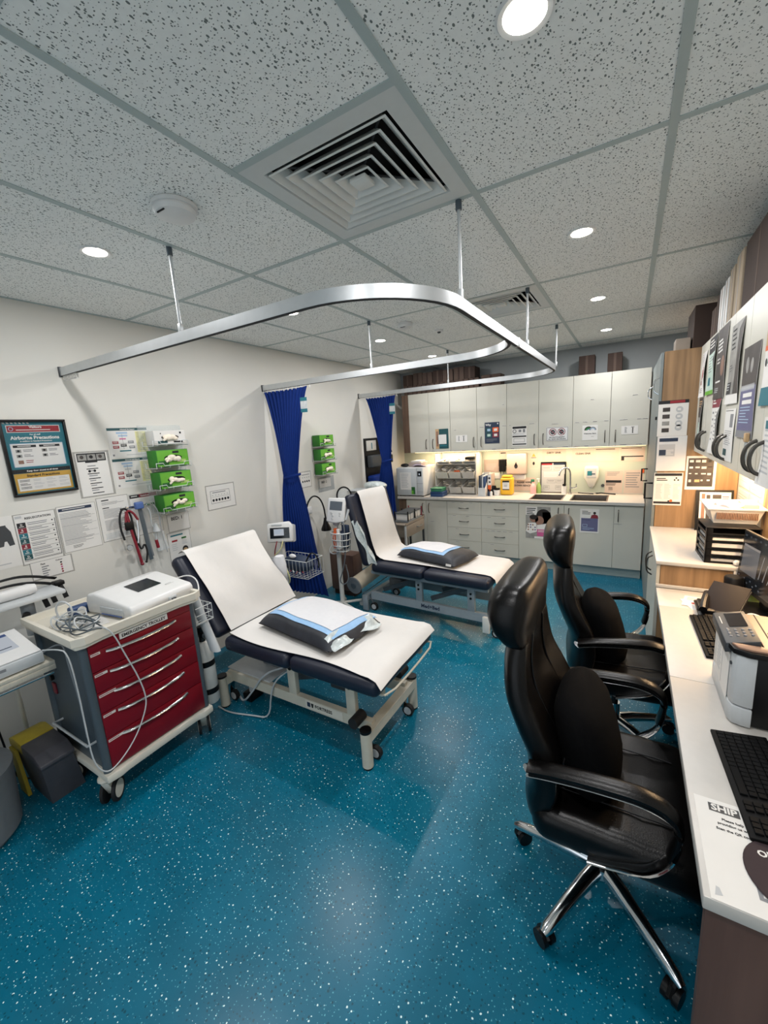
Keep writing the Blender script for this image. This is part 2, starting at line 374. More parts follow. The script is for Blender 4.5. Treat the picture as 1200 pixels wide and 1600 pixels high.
class Sheet:
    """printed flat sheet: o = top-left corner, u = direction to the right, n = outward normal; (a, b) metres right / down"""
    def __init__(s, o, u, n, w, h, paper='paper', mb=None, th=0.0012, rot=0.0, down=None):
        s.mb = mb or MB(); s.o = Vector(o); s.u = Vector(u).normalized(); s.n = Vector(n).normalized()
        s.d = Vector(down).normalized() if down else (-s.n.cross(s.u)).normalized()
        if rot:
            R = Matrix.Rotation(rot, 3, s.n); s.u = R @ s.u; s.d = R @ s.d
        s.w = w; s.h = h; s.lift = th; s.k = 0
        s.slab(0, 0, w, h, 0, th, paper)
    def P(s, a, b, z): return s.o+s.u*a+s.d*b+s.n*z
    def slab(s, a, b, w, h, z0, z1, m):
        q = [(a, b), (a+w, b), (a+w, b+h), (a, b+h)]
        vs = [s.P(x, y, z0) for x, y in q]+[s.P(x, y, z1) for x, y in q]
        s.mb.add(vs, [(0, 1, 2, 3), (7, 6, 5, 4), (0, 4, 5, 1), (1, 5, 6, 2), (2, 6, 7, 3), (3, 7, 4, 0)], m); return s
    def rect(s, a, b, w, h, m, lv=1):
        z = s.lift+0.0003*lv
        s.mb.add([s.P(a, b, z), s.P(a+w, b, z), s.P(a+w, b+h, z), s.P(a, b+h, z)], [(0, 1, 2, 3)], m); return s
    def poly(s, pts, m, lv=1):
        z = s.lift+0.0003*lv
        s.mb.add([s.P(a, b, z) for a, b in pts], [tuple(range(len(pts)))], m); return s
    def disc(s, a, b, r, m, lv=1, n=16, ry=None):
        return s.poly([(a+r*math.cos(2*PI*i/n), b+(ry or r)*math.sin(2*PI*i/n)) for i in range(n)], m, lv)
    def ring(s, a, b, r, t, m, lv=1, n=20):
        z = s.lift+0.0003*lv; vs = []
        for i in range(n):
            c, q = math.cos(2*PI*i/n), math.sin(2*PI*i/n)
            vs += [s.P(a+r*c, b+r*q, z), s.P(a+(r-t)*c, b+(r-t)*q, z)]
        s.mb.add(vs, [(2*i, 2*((i+1) % n), 2*((i+1) % n)+1, 2*i+1) for i in range(n)], m); return s
    def frame(s, a, b, w, h, t, m, lv=1):
        s.rect(a, b, w, t, m, lv); s.rect(a, b+h-t, w, t, m, lv); s.rect(a, b, t, h, m, lv); s.rect(a+w-t, b, t, h, m, lv); return s
    def lines(s, a, b, w, h, n, m='inkgrey', fill=0.4, seed=0, lv=1):
        r = random.Random(seed); p = h/n
        for i in range(n): s.rect(a, b+i*p, w*(r.uniform(0.6, 1.0)), p*fill, m, lv)
        return s
    def text(s, a, b, t, size, m='ink', lv=2, center=False):
        z = s.lift+0.0003*lv
        vs, fs = glyphs(t, size)
        if center: a -= max(v[0] for v in vs)/2
        s.mb.add([s.P(a+v[0], b-v[1], z) for v in vs], fs, m); return s
    def fin(s, name, label, cat='notice', group=None):
        return single(name, s.mb, label, cat, group)
# ================================================================ the setting
RX = 3.62; BY = 5.55; FY = -2.45
mb = MB(); mb.add([(0, FY, 0), (RX, FY, 0), (RX, BY, 0), (0, BY, 0)], [(0, 1, 2, 3)], 'floor'); mb.box(0, RX, FY, BY, -0.1, -0.002, 'floor'); structure('floor', mb)
structure('wall_left', MB().box(-0.12, 0, FY-0.12, BY+0.12, 0, CEIL+0.2, 'wall'))
structure('wall_right', MB().box(RX, RX+0.12, FY-0.12, BY+0.12, 0, CEIL+0.2, 'wall'))
mb = MB(); mb.box(0, RX, BY, BY+0.12, 0, CEIL+0.2, 'wallgrey'); mb.box(0, 3.12, BY-0.004, BY+0.01, 0.851, 1.436, 'splash'); structure('wall_back', mb)
m = MB(); m.box(0, 0.6, FY-0.12, FY, 0, CEIL+0.2, 'wall').box(3.1, RX, FY-0.12, FY, 0, CEIL+0.2, 'wall').box(0.6, 3.1, FY-0.12, FY, 2.3, CEIL+0.2, 'wall'); structure('wall_front', m)   # unseen wall; wide opening added to let in world fill light
# suspended ceiling: separate tiles in a 1.2 x 0.6 grid, two cells taken by air diffusers
GX = [0.0]+[0.611+0.6*i for i in range(5)]+[RX]
GY = [FY]+[-1.945+1.2*i for i in range(7)]+[BY]
DIFF = ((1.811, 2.411, 1.055, 1.655), (1.811, 2.411, 2.855, 3.455))
mb = MB(); bars = MB()
for i in range(len(GX)-1):
    for j in range(len(GY)-1):
        ys = [GY[j], GY[j+1]]
        for d in DIFF:
            if abs(GX[i]-d[0]) < 1e-3:
                if d[2] > ys[0]+1e-3 and d[2] < ys[-1]: ys.insert(1, d[2])
                if d[3] < ys[-1]-1e-3 and d[3] > ys[0]: ys.insert(len(ys)-1, d[3])
        for a, b in zip(ys, ys[1:]):
            if any(abs(GX[i]-d[0]) < 1e-3 and abs(a-d[2]) < 1e-2 for d in DIFF): continue
            mb.box(GX[i]+0.006, GX[i+1]-0.006, a+0.006, b-0.006, CEIL, CEIL+0.015, 'tile')
mb.box(0, RX, FY, BY, CEIL+0.12, CEIL+0.14, 'void')
structure('ceiling', mb)
for x in GX[1:-1]: bars.box(x-0.012, x+0.012, FY, BY, CEIL-0.003, CEIL+0.03, 'tbar')
for y in GY[1:-1]: bars.box(0, RX, y-0.012, y+0.012, CEIL-0.0025, CEIL+0.03, 'tbar')
for d in DIFF:
    for y in (d[2], d[3]): bars.box(d[0], d[1], y-0.012, y+0.012, CEIL-0.002, CEIL+0.03, 'tbar')
bars.box(0, 0.02, FY, BY, CEIL-0.003, CEIL+0.02, 'tbar'); bars.box(0, RX, BY-0.02, BY, CEIL-0.003, CEIL+0.02, 'tbar'); bars.box(RX-0.02, RX, FY, BY, CEIL-0.003, CEIL+0.02, 'tbar')
structure('trim_1', bars)

def diffuser(d, label):
    cx, cy = (d[0]+d[1])/2, (d[2]+d[3])/2
    t = thing('ceiling_air_diffuser', label, 'air vent', (cx, cy, CEIL), 'square ceiling air diffusers')
    f = MB(); o, i = 0.288, 0.232
    zt, zb = CEIL+0.004, CEIL-0.002
    q = lambda s, z: [(cx-s, cy-s, z), (cx+s, cy-s, z), (cx+s, cy+s, z), (cx-s, cy+s, z)]
    vs = q(o, zb)+q(i, zb)+q(i-0.012, zb+0.02)+q(o, zb+0.02)
    fs = [(k, (k+1) % 4, 4+(k+1) % 4, 4+k) for k in range(4)]+[(4+k, 4+(k+1) % 4, 8+(k+1) % 4, 8+k) for k in range(4)]+[(k, (k+1) % 4, 12+(k+1) % 4, 12+k) for k in range(4)]
    f.add(vs, fs, 'mask'); part('frame', f, t)
    p = MB(); zz = CEIL+0.11
    vs = q(o, zb+0.021)+q(o, zz)
    p.add(vs, [(k, (k+1) % 4, 4+(k+1) % 4, 4+k) for k in range(4)]+[(4, 5, 6, 7)], 'void')
    part('plenum_box', p, t)
    for k in range(5):
        s = 0.222-0.0385*k; a = MB(); b0, b1 = s, s-0.038
        vs = q(b0, zb)+q(b1, zb+0.036)+q(b1-0.003, zb+0.034)+q(b0-0.006, zb-0.002)
        fs = []
        for r in range(4):
            for c in range(4): fs.append((4*r+c, 4*r+(c+1) % 4, 4*((r+1) % 4)+(c+1) % 4, 4*((r+1) % 4)+c))
        a.add(vs, fs, 'whitemetal'); part('louvre', a, t)
    c = MB(); c.box(cx-0.032, cx+0.032, cy-0.032, cy+0.032, zb-0.002, zb+0.012, 'whitemetal', 0.003); part('centre_plate', c, t)
    r = MB()
    for sx, sy in ((1, 1), (1, -1), (-1, 1), (-1, -1)): r.tube([(cx+sx*0.02, cy+sy*0.02, zb+0.03), (cx+sx*0.22, cy+sy*0.22, zb+0.03)], 0.004, 'darkgrey', 6)
    part('spider_bracket', r, t)
diffuser(DIFF[0], 'square louvred air diffuser in the ceiling nearest the camera')
diffuser(DIFF[1], 'small looking louvred air diffuser farther back beyond the curtain track bend')

DL_LABEL = ['round ceiling downlight near the left wall beside the smoke detector', 'large looking round downlight at the top edge of the photo',
    'round downlight right of the square diffuser, second in its row', 'round downlight third along the right hand row, above the desk',
    'farthest round downlight of the right hand row, near the cabinets', 'round downlight hidden above the curtain track beside the left wall',
    'round downlight seen through the curtain track beside a hanger rod', 'round downlight seen low through the curtain track near the stacked boxes',
    'unseen round downlight behind the camera on the desk side', 'unseen rearmost round downlight behind the camera, desk side']
dl0 = None
for i, (x, y) in enumerate(DOWNLIGHTS):
    if dl0 is None:
        t = thing('ceiling_downlight', DL_LABEL[i], 'ceiling light', (x, y, CEIL), 'recessed ceiling downlights')
        part('trim_ring', MB().lathe([(0.045, 0.004), (0.045, -0.004), (0.056, -0.006), (0.06, -0.001), (0.06, 0.002)], 'white', (x, y, CEIL), 32), t)
        part('lens', MB().lathe([(0.0, -0.0055), (0.03, -0.0055), (0.046, -0.002)], 'lampglow', (x, y, CEIL), 32), t)
        dl0 = t
    else: t = dup(dl0, (x, y, CEIL), label=DL_LABEL[i])
    if i: continue
    ld = bpy.data.lights.new('downlight_lamp', 'AREA'); ld.shape = 'DISK'; ld.size = 0.08; ld.energy = DOWNLIGHT_POWER; ld.color = DOWNLIGHT_COLOR
    lo = bpy.data.objects.new('downlight_lamp', ld); COL.objects.link(lo); lo.parent = t; lo.location = (0, 0, -0.009)

def smoke(x, y, label, r=0.07, name='smoke_detector'):
    t = thing(name, label, 'smoke detector', (x, y, CEIL))
    part('base', MB().lathe([(r*0.95, 0.0), (r, -0.004), (r*0.98, -0.014), (r*0.9, -0.016)], 'white', (x, y, CEIL), 32), t)
    part('cover', MB().lathe([(r*0.9, -0.012), (r*0.92, -0.022), (r*0.84, -0.034), (r*0.5, -0.042), (0, -0.043)], 'white', (x, y, CEIL), 32), t)
    a = MB(); a.box(x-0.02, x+0.02, y-r*0.75, y-r*0.70, CEIL-0.04, CEIL-0.036, 'ink'); part('sounder_slot', a, t)
smoke(1.50, 1.055, 'round white smoke detector on the ceiling left of the near diffuser', 0.078)
smoke(1.373, 3.08, 'round white smoke detector above the middle curtain track', 0.062)
t = thing('ceiling_sensor', 'small white ceiling sensor right of the far smoke detector', 'sensor', (1.484, 3.5, CEIL))
part('base', MB().lathe([(0.035, 0), (0.035, -0.01), (0.02, -0.014)], 'white', (1.484, 3.5, CEIL), 20), t)
part('eye', MB().lathe([(0.018, -0.01), (0.012, -0.024), (0, -0.026)], 'darkgrey', (1.484, 3.5, CEIL), 16), t)

# ---------------------------------------------------------------- curtain track
def arc(cx, cy, r, a0, a1, n=12): return [(cx+r*math.cos(a0+(a1-a0)*i/n), cy+r*math.sin(a0+(a1-a0)*i/n)) for i in range(n+1)]
tr = thing('curtain_track', 'silver ceiling hung curtain track bending around both beds', 'curtain track', (1.2, 2.83, 2.18))
def rail(path, z=2.205, h=0.023, wd=0.011):
    m = MB(); m.tube([(x, y, z) for x, y in path], h, 'alu', 4, ry=wd, up=(0, 0, 1))
    m.tube([(x, y, z-h-0.0006) for x, y in path], 0.0012, 'ink', 4, ry=wd*0.8, up=(0, 0, 1)); return m
X1 = 2.345; y0, ym, y1 = 1.225, 2.815, 4.40; R = 0.42
outer = [(0.0, y0), (1.0, y0)]+arc(X1-R, y0+R, R, -PI/2, 0)+[(X1, 2.8)]+arc(X1-R, y1-R, R, 0, PI/2)+[(1.0, y1), (0.0, y1)]
part('outer_rail', rail(outer), tr)
part('inner_rail', rail([(0.0, ym), (1.0, ym)]+arc(X1-R-0.005, ym-R, R, PI/2, 0)), tr)
part('joining_sleeve', MB().box(X1-0.014, X1+0.014, 2.6, 2.62, 2.18, 2.231, 'alu', 0.002), tr)
for x, y in ((1.193, y0), (X1, 1.66), (X1, 2.89), (X1, 4.11), (1.2, ym), (1.2, y1)):
    h = MB(); h.cyl((x, y, 2.225), (x, y, CEIL), 0.0065, 'alu', n=10); h.cyl((x, y, CEIL-0.035), (x, y, CEIL), 0.012, 'slate', n=12)
    h.box(x-0.009, x+0.009, y-0.009, y+0.009, 2.226, 2.262, 'alu', 0.002); part('hanger_rod', h, tr)
for y in (y0, ym, y1):
    part('wall_cap', MB().box(0, 0.012, y-0.016, y+0.016, 2.176, 2.234, 'darkgrey', 0.002), tr)
g = MB()
for k in range(10):
    x = 0.03+0.0165*k; g.box(x, x+0.007, y0-0.008, y0+0.008, 2.155, 2.182, 'clearbin', 0.001); g.cyl((x+0.004, y0, 2.156), (x+0.004, y0, 2.150), 0.003, 'white', n=6)
part('curtain_gliders', g, tr, 'row of empty milky gliders by the wall')

def curtain(y, top, pinch, bot, zs, label, seed, tag_):
    t = thing('cubicle_curtain', label, 'curtain', ((bot[0]+bot[1])/2, y, zs[2]), 'blue cubicle curtains')
    zt, zp, zb = zs; N = 110
    def fn(u, v):
        z = zt+(zb-zt)*v
        if z > zp:
            k = max(0, (zt-z)/(zt-zp)); e = k**0.85
            a = top[0]+(pinch[0]-top[0])*e; b = top[1]+(pinch[1]-top[1])*e; amp = 0.020*(1-k)+0.030*k
        else:
            k = max(0, (zp-z)/(zp-zb)); e = k**0.75
            a = pinch[0]+(bot[0]-pinch[0])*e; b = pinch[1]+(bot[1]-pinch[1])*e; amp = 0.030*(1-k)+0.055*min(1, k*1.2)
        fold = 0.0 if u > 0.86 else 1.0
        ph = u*13*2*PI+0.6*math.sin(3*v+seed)+0.5*math.sin(11*u+seed)
        yy = y+amp*math.sin(ph)*fold*(0.65+0.35*math.sin(5*u+seed))-(0.03*(u-0.86)/0.14 if u > 0.86 else 0)+0.012*math.sin(9*v+4*u)
        xx = a+(b-a)*u+0.004*math.cos(ph)
        return (xx, yy, z)
    part('drape', MB().sheet(fn, N, 40, 'curtain', 0.002), t, angle=80)
    px = (pinch[0]+pinch[1])/2; pw = (pinch[1]-pinch[0])/2+0.012
    part('tie_band', MB().tube([(px+pw*math.cos(a), y+0.062*math.sin(a), zp+0.02*math.cos(a)) for a in [2*PI*i/24 for i in range(24)]], 0.010, 'curtain', 8, True, ry=0.003, up=(0, 0, 1)), t)
    g = MB()
    for k in range(12):
        x = top[0]+(top[1]-top[0])*k/11; g.box(x-0.003, x+0.003, y-0.006, y+0.006, zt-0.01, 2.182, 'white', 0.001)
    part('glider_hooks', g, t)
    if tag_:
        s = Sheet((top[1]-0.085, y-0.042, zt-0.09), (1, 0, -0.02), (0.1, -1, 0), 0.075, 0.125, 'lightgrey'); s.rect(0.0, 0.0, 0.075, 0.03, 'teal'); s.lines(0.006, 0.04, 0.06, 0.04, 4, 'white'); s.rect(0.0, 0.095, 0.075, 0.03, 'teal')
        part('care_label', s.mb, t)
curtain(ym, (-0.02+0.03, 0.565), (0.175, 0.335), (0.04, 0.58), (2.166, 1.39, 0.26), 'tall royal blue curtain tied in the middle beside the near bed', 1.0, True)
curtain(y1, (0.10, 0.545), (0.30, 0.42), (0.12, 0.50), (2.166, 1.39, 0.26), 'royal blue tied curtain at the far end against the cabinets', 2.3, True)
# ================================================================ left wall notices (x = 0, facing +x; right on the sheet is +y)
UL = (0, 1, 0); NL = (1, 0, 0)
def LW(y, z, w, h, paper='paper', x=0.0, rot=0.0): return Sheet((x, y, z), UL, NL, w, h, paper, rot=rot)
# framed poster
t = thing('framed_poster', 'black framed airborne precautions poster with teal and gold panels', 'framed poster', (0, 1.03, 1.50))
f = MB(); y0_, y1_, z0_, z1_ = 0.875, 1.186, 1.502, 1.928; b_ = 0.013
f.box(0, 0.02, y0_, y1_, z1_-b_, z1_, 'black', 0.002); f.box(0, 0.02, y0_, y1_, z0_, z0_+b_, 'black', 0.002)
f.box(0, 0.02, y0_, y0_+b_, z0_+b_, z1_-b_, 'black', 0.002); f.box(0, 0.02, y1_-b_, y1_, z0_+b_, z1_-b_, 'black', 0.002); f.box(0, 0.003, y0_, y1_, z0_, z1_, 'black')
part('frame', f, t)
s = LW(y0_+b_, z1_-b_, y1_-y0_-2*b_, z1_-z0_-2*b_, 'teal', 0.004); W_, H_ = s.w, s.h
for k in range(7): s.poly([(0.004+0.018*k, 0.002), (0.014+0.018*k, 0.002), (0.018+0.018*k, 0.010), (0.008+0.018*k, 0.010)], 'paper')
s.rect(0.018, 0.018, W_-0.036, 0.040, 'paper').rect(0.021, 0.021, W_-0.042, 0.034, 'inkred', 2)
s.ring(0.038, 0.038, 0.011, 0.003, 'paleblue', 3).text(0.15, 0.034, 'Visitors', 0.019, 'paper', 3, True).lines(0.06, 0.042, 0.17, 0.008, 1, 'paper', 0.5, lv=3)
s.text(W_/2, 0.073, 'For all staff', 0.011, 'paper', 2, True).text(W_/2, 0.096, 'Airborne Precautions', 0.0262, 'paper', 2, True).text(W_/2, 0.11, 'in addition to Standard Precautions', 0.0105, 'paper', 2, True)
s.rect(0.018, 0.118, W_-0.036, 0.132, 'paper').frame(0.018, 0.118, W_-0.036, 0.132, 0.003, 'paleblue', 2)
for a, w2 in ((0.03, 0.105), (0.15, 0.10)):
    s.rect(a, 0.128, w2, 0.013, 'ink', 2); s.lines(a+0.02, 0.132, w2-0.04, 0.006, 1, 'paper', 0.7, lv=3)
    for r in range(2):
        s.rect(a+0.008, 0.152+0.028*r, 0.025, 0.017, 'greyphoto', 2).disc(a+0.02, 0.16+0.028*r, 0.006, 'ink', 3).lines(a+0.042, 0.153+0.028*r, 0.045, 0.016, 2, 'inkgrey', 0.45, r, 2)
s.rect(0.022, 0.205, W_-0.044, 0.04, 'paper', 2).rect(0.04, 0.212, 0.024, 0.02, 'skin', 3).lines(0.075, 0.213, 0.05, 0.02, 2, 'inkred', 0.35, 4, 3)
s.rect(0.004, 0.262, W_-0.008, 0.022, 'ink', 1).text(W_/2, 0.277, 'Keep door closed at all times', 0.0125, 'paper', 2, True)
s.rect(0.006, 0.286, W_-0.012, 0.108, 'mustard', 1).text(W_/2, 0.306, 'Standard Precautions', 0.0185, 'ink', 2, True).rect(0.018, 0.314, W_-0.036, 0.07, 'paper', 2)
for c in range(4):
    for r in range(3): s.lines(0.026+0.062*c, 0.322+0.02*r, 0.05, 0.014, 2, 'ink' if c == 0 else 'inklight', 0.4, c*7+r, 3)
part('print', s.mb, t)
part('glass_pane', MB().box(0.0085, 0.0105, y0_+b_, y1_-b_, z0_+b_, z1_-b_, 'glass'), t)

s = LW(1.196, 1.732, 0.206, 0.29, 'sleeve'); s.rect(0.012, 0.01, 0.18, 0.272, 'paper')
s.rect(0.018, 0.012, 0.165, 0.052, 'ink', 2)
for k in range(3): s.rect(0.023+0.053*k, 0.02, 0.048, 0.036, 'greyphoto', 3).disc(0.045+0.053*k, 0.036, 0.011, 'ink' if k % 2 else 'photo', 4)
s.rect(0.06, 0.064, 0.07, 0.008, 'ink', 2)
for k in range(6): s.rect(0.06+0.002*k, 0.108+0.031*k, 0.068, 0.0055, 'ink', 2).lines(0.068, 0.09+0.031*k, 0.05, 0.011, 1, 'inkgrey', 0.5, k, 2)
for k in range(2): s.disc(0.075+0.03*k, 0.125, 0.008, 'ink', 3)
s.fin('wall_notice', 'white sleeved notice with a black picture strip right of the framed poster', group='laminated notices on the left wall')

def flow(y, z, rot, label, pale):
    s = LW(y, z, 0.262, 0.196, 'paper', 0.0, rot); s.rect(0, 0, 0.262, 0.017, 'tealdark').text(0.131, 0.0125, 'Advanced Life Support', 0.0105, 'paper', 2, True)
    s.rect(0.055, 0.026, 0.072, 0.013, 'paleblue').rect(0.065, 0.046, 0.06, 0.011, 'paleblue').rect(0.07, 0.068, 0.042, 0.008, 'pink' if pale else 'inklight')
    s.rect(0.089, 0.04, 0.002, 0.1, 'inkgrey'); s.rect(0.05, 0.1, 0.09, 0.002, 'inkgrey')
    for a, b, c in ((0.022, 0.086, 'inkred'), (0.122, 0.086, 'inkgrey'), (0.022, 0.116, 'inkred'), (0.125, 0.12, 'inkgrey'), (0.072, 0.106, 'ink')): s.rect(a, b, 0.038, 0.018, c, 2).lines(a+0.004, b+0.004, 0.03, 0.011, 2, 'paper', 0.4, lv=3)
    s.rect(0.06, 0.148, 0.075, 0.008, 'teal', 2)
    s.rect(0.178, 0.024, 0.072, 0.142, 'paleyellow').lines(0.184, 0.03, 0.06, 0.13, 13, 'inkgrey', 0.3, 3, 2)
    s.rect(0.012, 0.172, 0.012, 0.012, 'inkgrey').lines(0.1, 0.178, 0.14, 0.008, 1, 'inklight', 0.6)
    s.fin('wall_notice', label, group='laminated notices on the left wall')
flow(1.414, 1.872, 0.0, 'upper landscape flow chart with dark green heading and yellow column', True)
flow(1.414, 1.668, 0.0, 'lower landscape flow chart with dark green heading, partly behind the glove rack', False)

s = LW(0.57, 1.408, 0.275, 0.288, 'paper'); s.rect(0.02, 0.05, 0.22, 0.09, 'darkgrey').poly([(0.1, 0.06), (0.236, 0.05), (0.256, 0.09), (0.262, 0.165), (0.238, 0.168), (0.226, 0.12), (0.214, 0.165), (0.1, 0.172)], 'darkgrey', 2).lines(0.06, 0.26, 0.18, 0.012, 1, 'inklight', 0.5)
s.fin('wall_notice', 'white notice with a dark grey shirt shape, cut by the photo edge', group='laminated notices on the left wall')

s = LW(0.845, 1.406, 0.205, 0.296, 'sleeve', 0.0, 0.0); s.rect(0.006, 0.004, 0.19, 0.286, 'paper')
s.text(0.052, 0.034, 'RESUSCITATION', 0.0168, 'ink', 2).rect(0.01, 0.01, 0.03, 0.014, 'inklight', 2)
cols = ['ink', 'maroon', 'teal', 'tealdark', 'maroon', 'teal', 'tealdark']
for k in range(7):
    b = 0.05+0.031*k
    s.rect(0.012, b, 0.04, 0.03, cols[k], 2).text(0.032, b+0.016, 'DRSABCD'[k], 0.014, 'paper', 3, True).lines(0.02, b+0.02, 0.024, 0.006, 1, 'paper', 0.6, k, 3)
    s.rect(0.055, b+0.029, 0.135, 0.0015, 'ink', 2).lines(0.06, b+0.004, 0.1, 0.02, 2, 'inkgrey', 0.4, k, 2).disc(0.178, b+0.01, 0.004, 'ink', 3)
s.rect(0.19, 0.05, 0.003, 0.222, 'ink', 2).rect(0.012, 0.27, 0.18, 0.003, 'ink', 2)
s.fin('wall_notice', 'resuscitation chart with a column of dark coloured squares', group='laminated notices on the left wall')

s = LW(1.052, 1.413, 0.213, 0.288, 'sleeve'); s.rect(0.003, 0.003, 0.207, 0.282, 'paper')
s.rect(0.01, 0.014, 0.18, 0.018, 'navy', 2).lines(0.03, 0.02, 0.13, 0.007, 1, 'paper', 0.6, lv=3)
s.lines(0.012, 0.045, 0.17, 0.2, 24, 'inkgrey', 0.3, 5, 2)
for b in (0.075, 0.122, 0.17, 0.21): s.rect(0.012, b, 0.19, 0.0012, 'inkgrey', 3)
s.lines(0.05, 0.25, 0.06, 0.02, 4, 'ink', 0.35, 6, 2)
s.fin('wall_notice', 'white text notice under a dark blue heading bar beside the resuscitation chart', group='laminated notices on the left wall')

s = LW(1.272, 1.43, 0.198, 0.294, 'sleeve'); s.rect(0.004, 0.004, 0.19, 0.286, 'paper')
s.rect(0.03, 0.018, 0.045, 0.007, 'ink', 2).lines(0.03, 0.035, 0.14, 0.02, 3, 'inkgrey', 0.35, 8, 2).rect(0.03, 0.069, 0.04, 0.006, 'ink', 2).lines(0.03, 0.083, 0.15, 0.06, 8, 'inkgrey', 0.35, 9, 2).lines(0.03, 0.155, 0.15, 0.07, 9, 'inkgrey', 0.35, 10, 2)
s.rect(0.02, 0.24, 0.165, 0.04, 'clearfilm', 2)
s.fin('wall_notice', 'crinkled sleeved text page left of the hanging stethoscope', group='laminated notices on the left wall')

s = LW(1.474, 1.422, 0.21, 0.297, 'sleeve'); s.rect(0.004, 0.004, 0.2, 0.288, 'paper')
s.rect(0.006, 0.006, 0.064, 0.024, 'ink', 2).rect(0.07, 0.006, 0.124, 0.024, 'maroon', 2).text(0.08, 0.023, 'Guidelines', 0.014, 'paper', 3).lines(0.016, 0.014, 0.045, 0.008, 1, 'paper', 0.7, lv=3)
s.lines(0.02, 0.045, 0.17, 0.22, 24, 'inklight', 0.3, 12, 2)
s.fin('wall_notice', 'text page with a black and red heading behind the hanging tubes', group='laminated notices on the left wall')

s = LW(0.872, 1.118, 0.212, 0.112, 'sleeve'); s.rect(0.004, 0.004, 0.2, 0.1, 'paper'); s.text(0.05, 0.026, 'Fast', 0.014, 'ink', 2).text(0.125, 0.022, 'Colour', 0.012, 'ink', 2)
for k in range(5): s.lines(0.052, 0.036+0.0135*k, 0.038, 0.009, 1, 'inkgrey', 0.7, k, 2).disc(0.15, 0.036+0.0145*k, 0.0055, ['ink', 'maroon', 'pink', 'inkred', 'maroon'][k], 2)
s.fin('wall_notice', 'small card with five coloured dots below the resuscitation chart', group='laminated notices on the left wall')

s = LW(1.716, 1.232, 0.178, 0.14, 'sleeve'); s.rect(0.004, 0.004, 0.17, 0.13, 'paper'); s.text(0.03, 0.05, 'BED: 1', 0.034, 'ink', 2)
s.fin('bed_number_card', 'white card reading bed one under the near glove rack', 'sign')
s = LW(1.695, 1.09, 0.186, 0.252, 'sleeve'); s.rect(0.004, 0.004, 0.178, 0.244, 'paper'); s.rect(0.025, 0.02, 0.1, 0.012, 'teal', 2).rect(0.03, 0.06, 0.045, 0.014, 'inkred', 2).rect(0.11, 0.05, 0.04, 0.014, 'greendark', 2)
s.lines(0.11, 0.07, 0.05, 0.04, 4, 'inklight', 0.4, 3, 2).lines(0.025, 0.09, 0.06, 0.06, 4, 'inklight', 0.3, 4, 2).disc(0.13, 0.145, 0.024, 'ink', 2).disc(0.13, 0.155, 0.018, 'tan', 3)
s.fin('wall_notice', 'white notice with red and green tags and a face, below the bed one card', group='laminated notices on the left wall')
s = LW(2.07, 1.398, 0.285, 0.208, 'sleeve'); s.rect(0.008, 0.008, 0.269, 0.192, 'paper'); s.frame(0.04, 0.05, 0.19, 0.105, 0.0025, 'ink', 2).rect(0.06, 0.062, 0.13, 0.007, 'inkgrey', 2)
for k in range(6): s.disc(0.063+0.029*k, 0.128, 0.011, 'ink', 3).rect(0.055+0.029*k, 0.085, 0.012, 0.004, 'inkgrey', 2)
s.rect(0.05, 0.1, 0.17, 0.0015, 'ink', 2)
s.fin('wall_notice', 'white landscape pain scale card with six dark faces right of the glove rack', group='laminated notices on the left wall')
s = LW(3.47, 1.292, 0.29, 0.165, 'clearfilm'); s.rect(0.03, 0.02, 0.2, 0.1, 'paper').text(0.06, 0.07, 'BED: 2', 0.034, 'ink', 2)
s.fin('bed_number_card', 'card reading bed two under the far glove rack', 'sign')
s = LW(3.19, 1.385, 0.175, 0.17, 'sleeve'); s.rect(0.006, 0.006, 0.163, 0.158, 'paper')
for k in range(4): s.disc(0.04+0.033*k, 0.105, 0.011, 'ink', 2).rect(0.033+0.033*k, 0.06, 0.016, 0.006, 'inkgrey', 2)
s.rect(0.03, 0.03, 0.12, 0.007, 'inkgrey', 2)
s.fin('wall_notice', 'white pain scale card partly behind the near blue curtain', group='laminated notices on the left wall')

# glove dispensers ------------------------------------------------
def glove_rack(y, zs, wd, label, back):
    t = thing('glove_rack', label, 'rack', (0, y, zs[-1]))
    if back: part('acrylic_back', MB().box(0.001, 0.004, y-wd/2-0.03, y+wd/2+0.05, zs[-1]-0.04, zs[0]+0.14, 'acrylic'), t)
    for z in zs:
        m = MB(); a, b = y-wd/2-0.012, y+wd/2+0.012; d = 0.13
        m.tube([(0.004, a, z+0.03), (0.004, a, z-0.006), (d, a, z-0.006), (d, a, z+0.028), (d, a+0.05, z+0.028), (d, a+0.06, z+0.008), (d, b-0.06, z+0.008), (d, b-0.05, z+0.028), (d, b, z+0.028), (d, b, z-0.006), (0.004, b, z-0.006), (0.004, b, z+0.03)], 0.0028, 'wire', 6)
        for k in range(4): yy = a+(b-a)*(k+0.5)/4; m.tube([(0.004, yy, z+0.02), (0.004, yy, z-0.006), (d, yy, z-0.006), (d, yy, z+0.008)], 0.002, 'wire', 6)
        part('wire_basket', m, t)
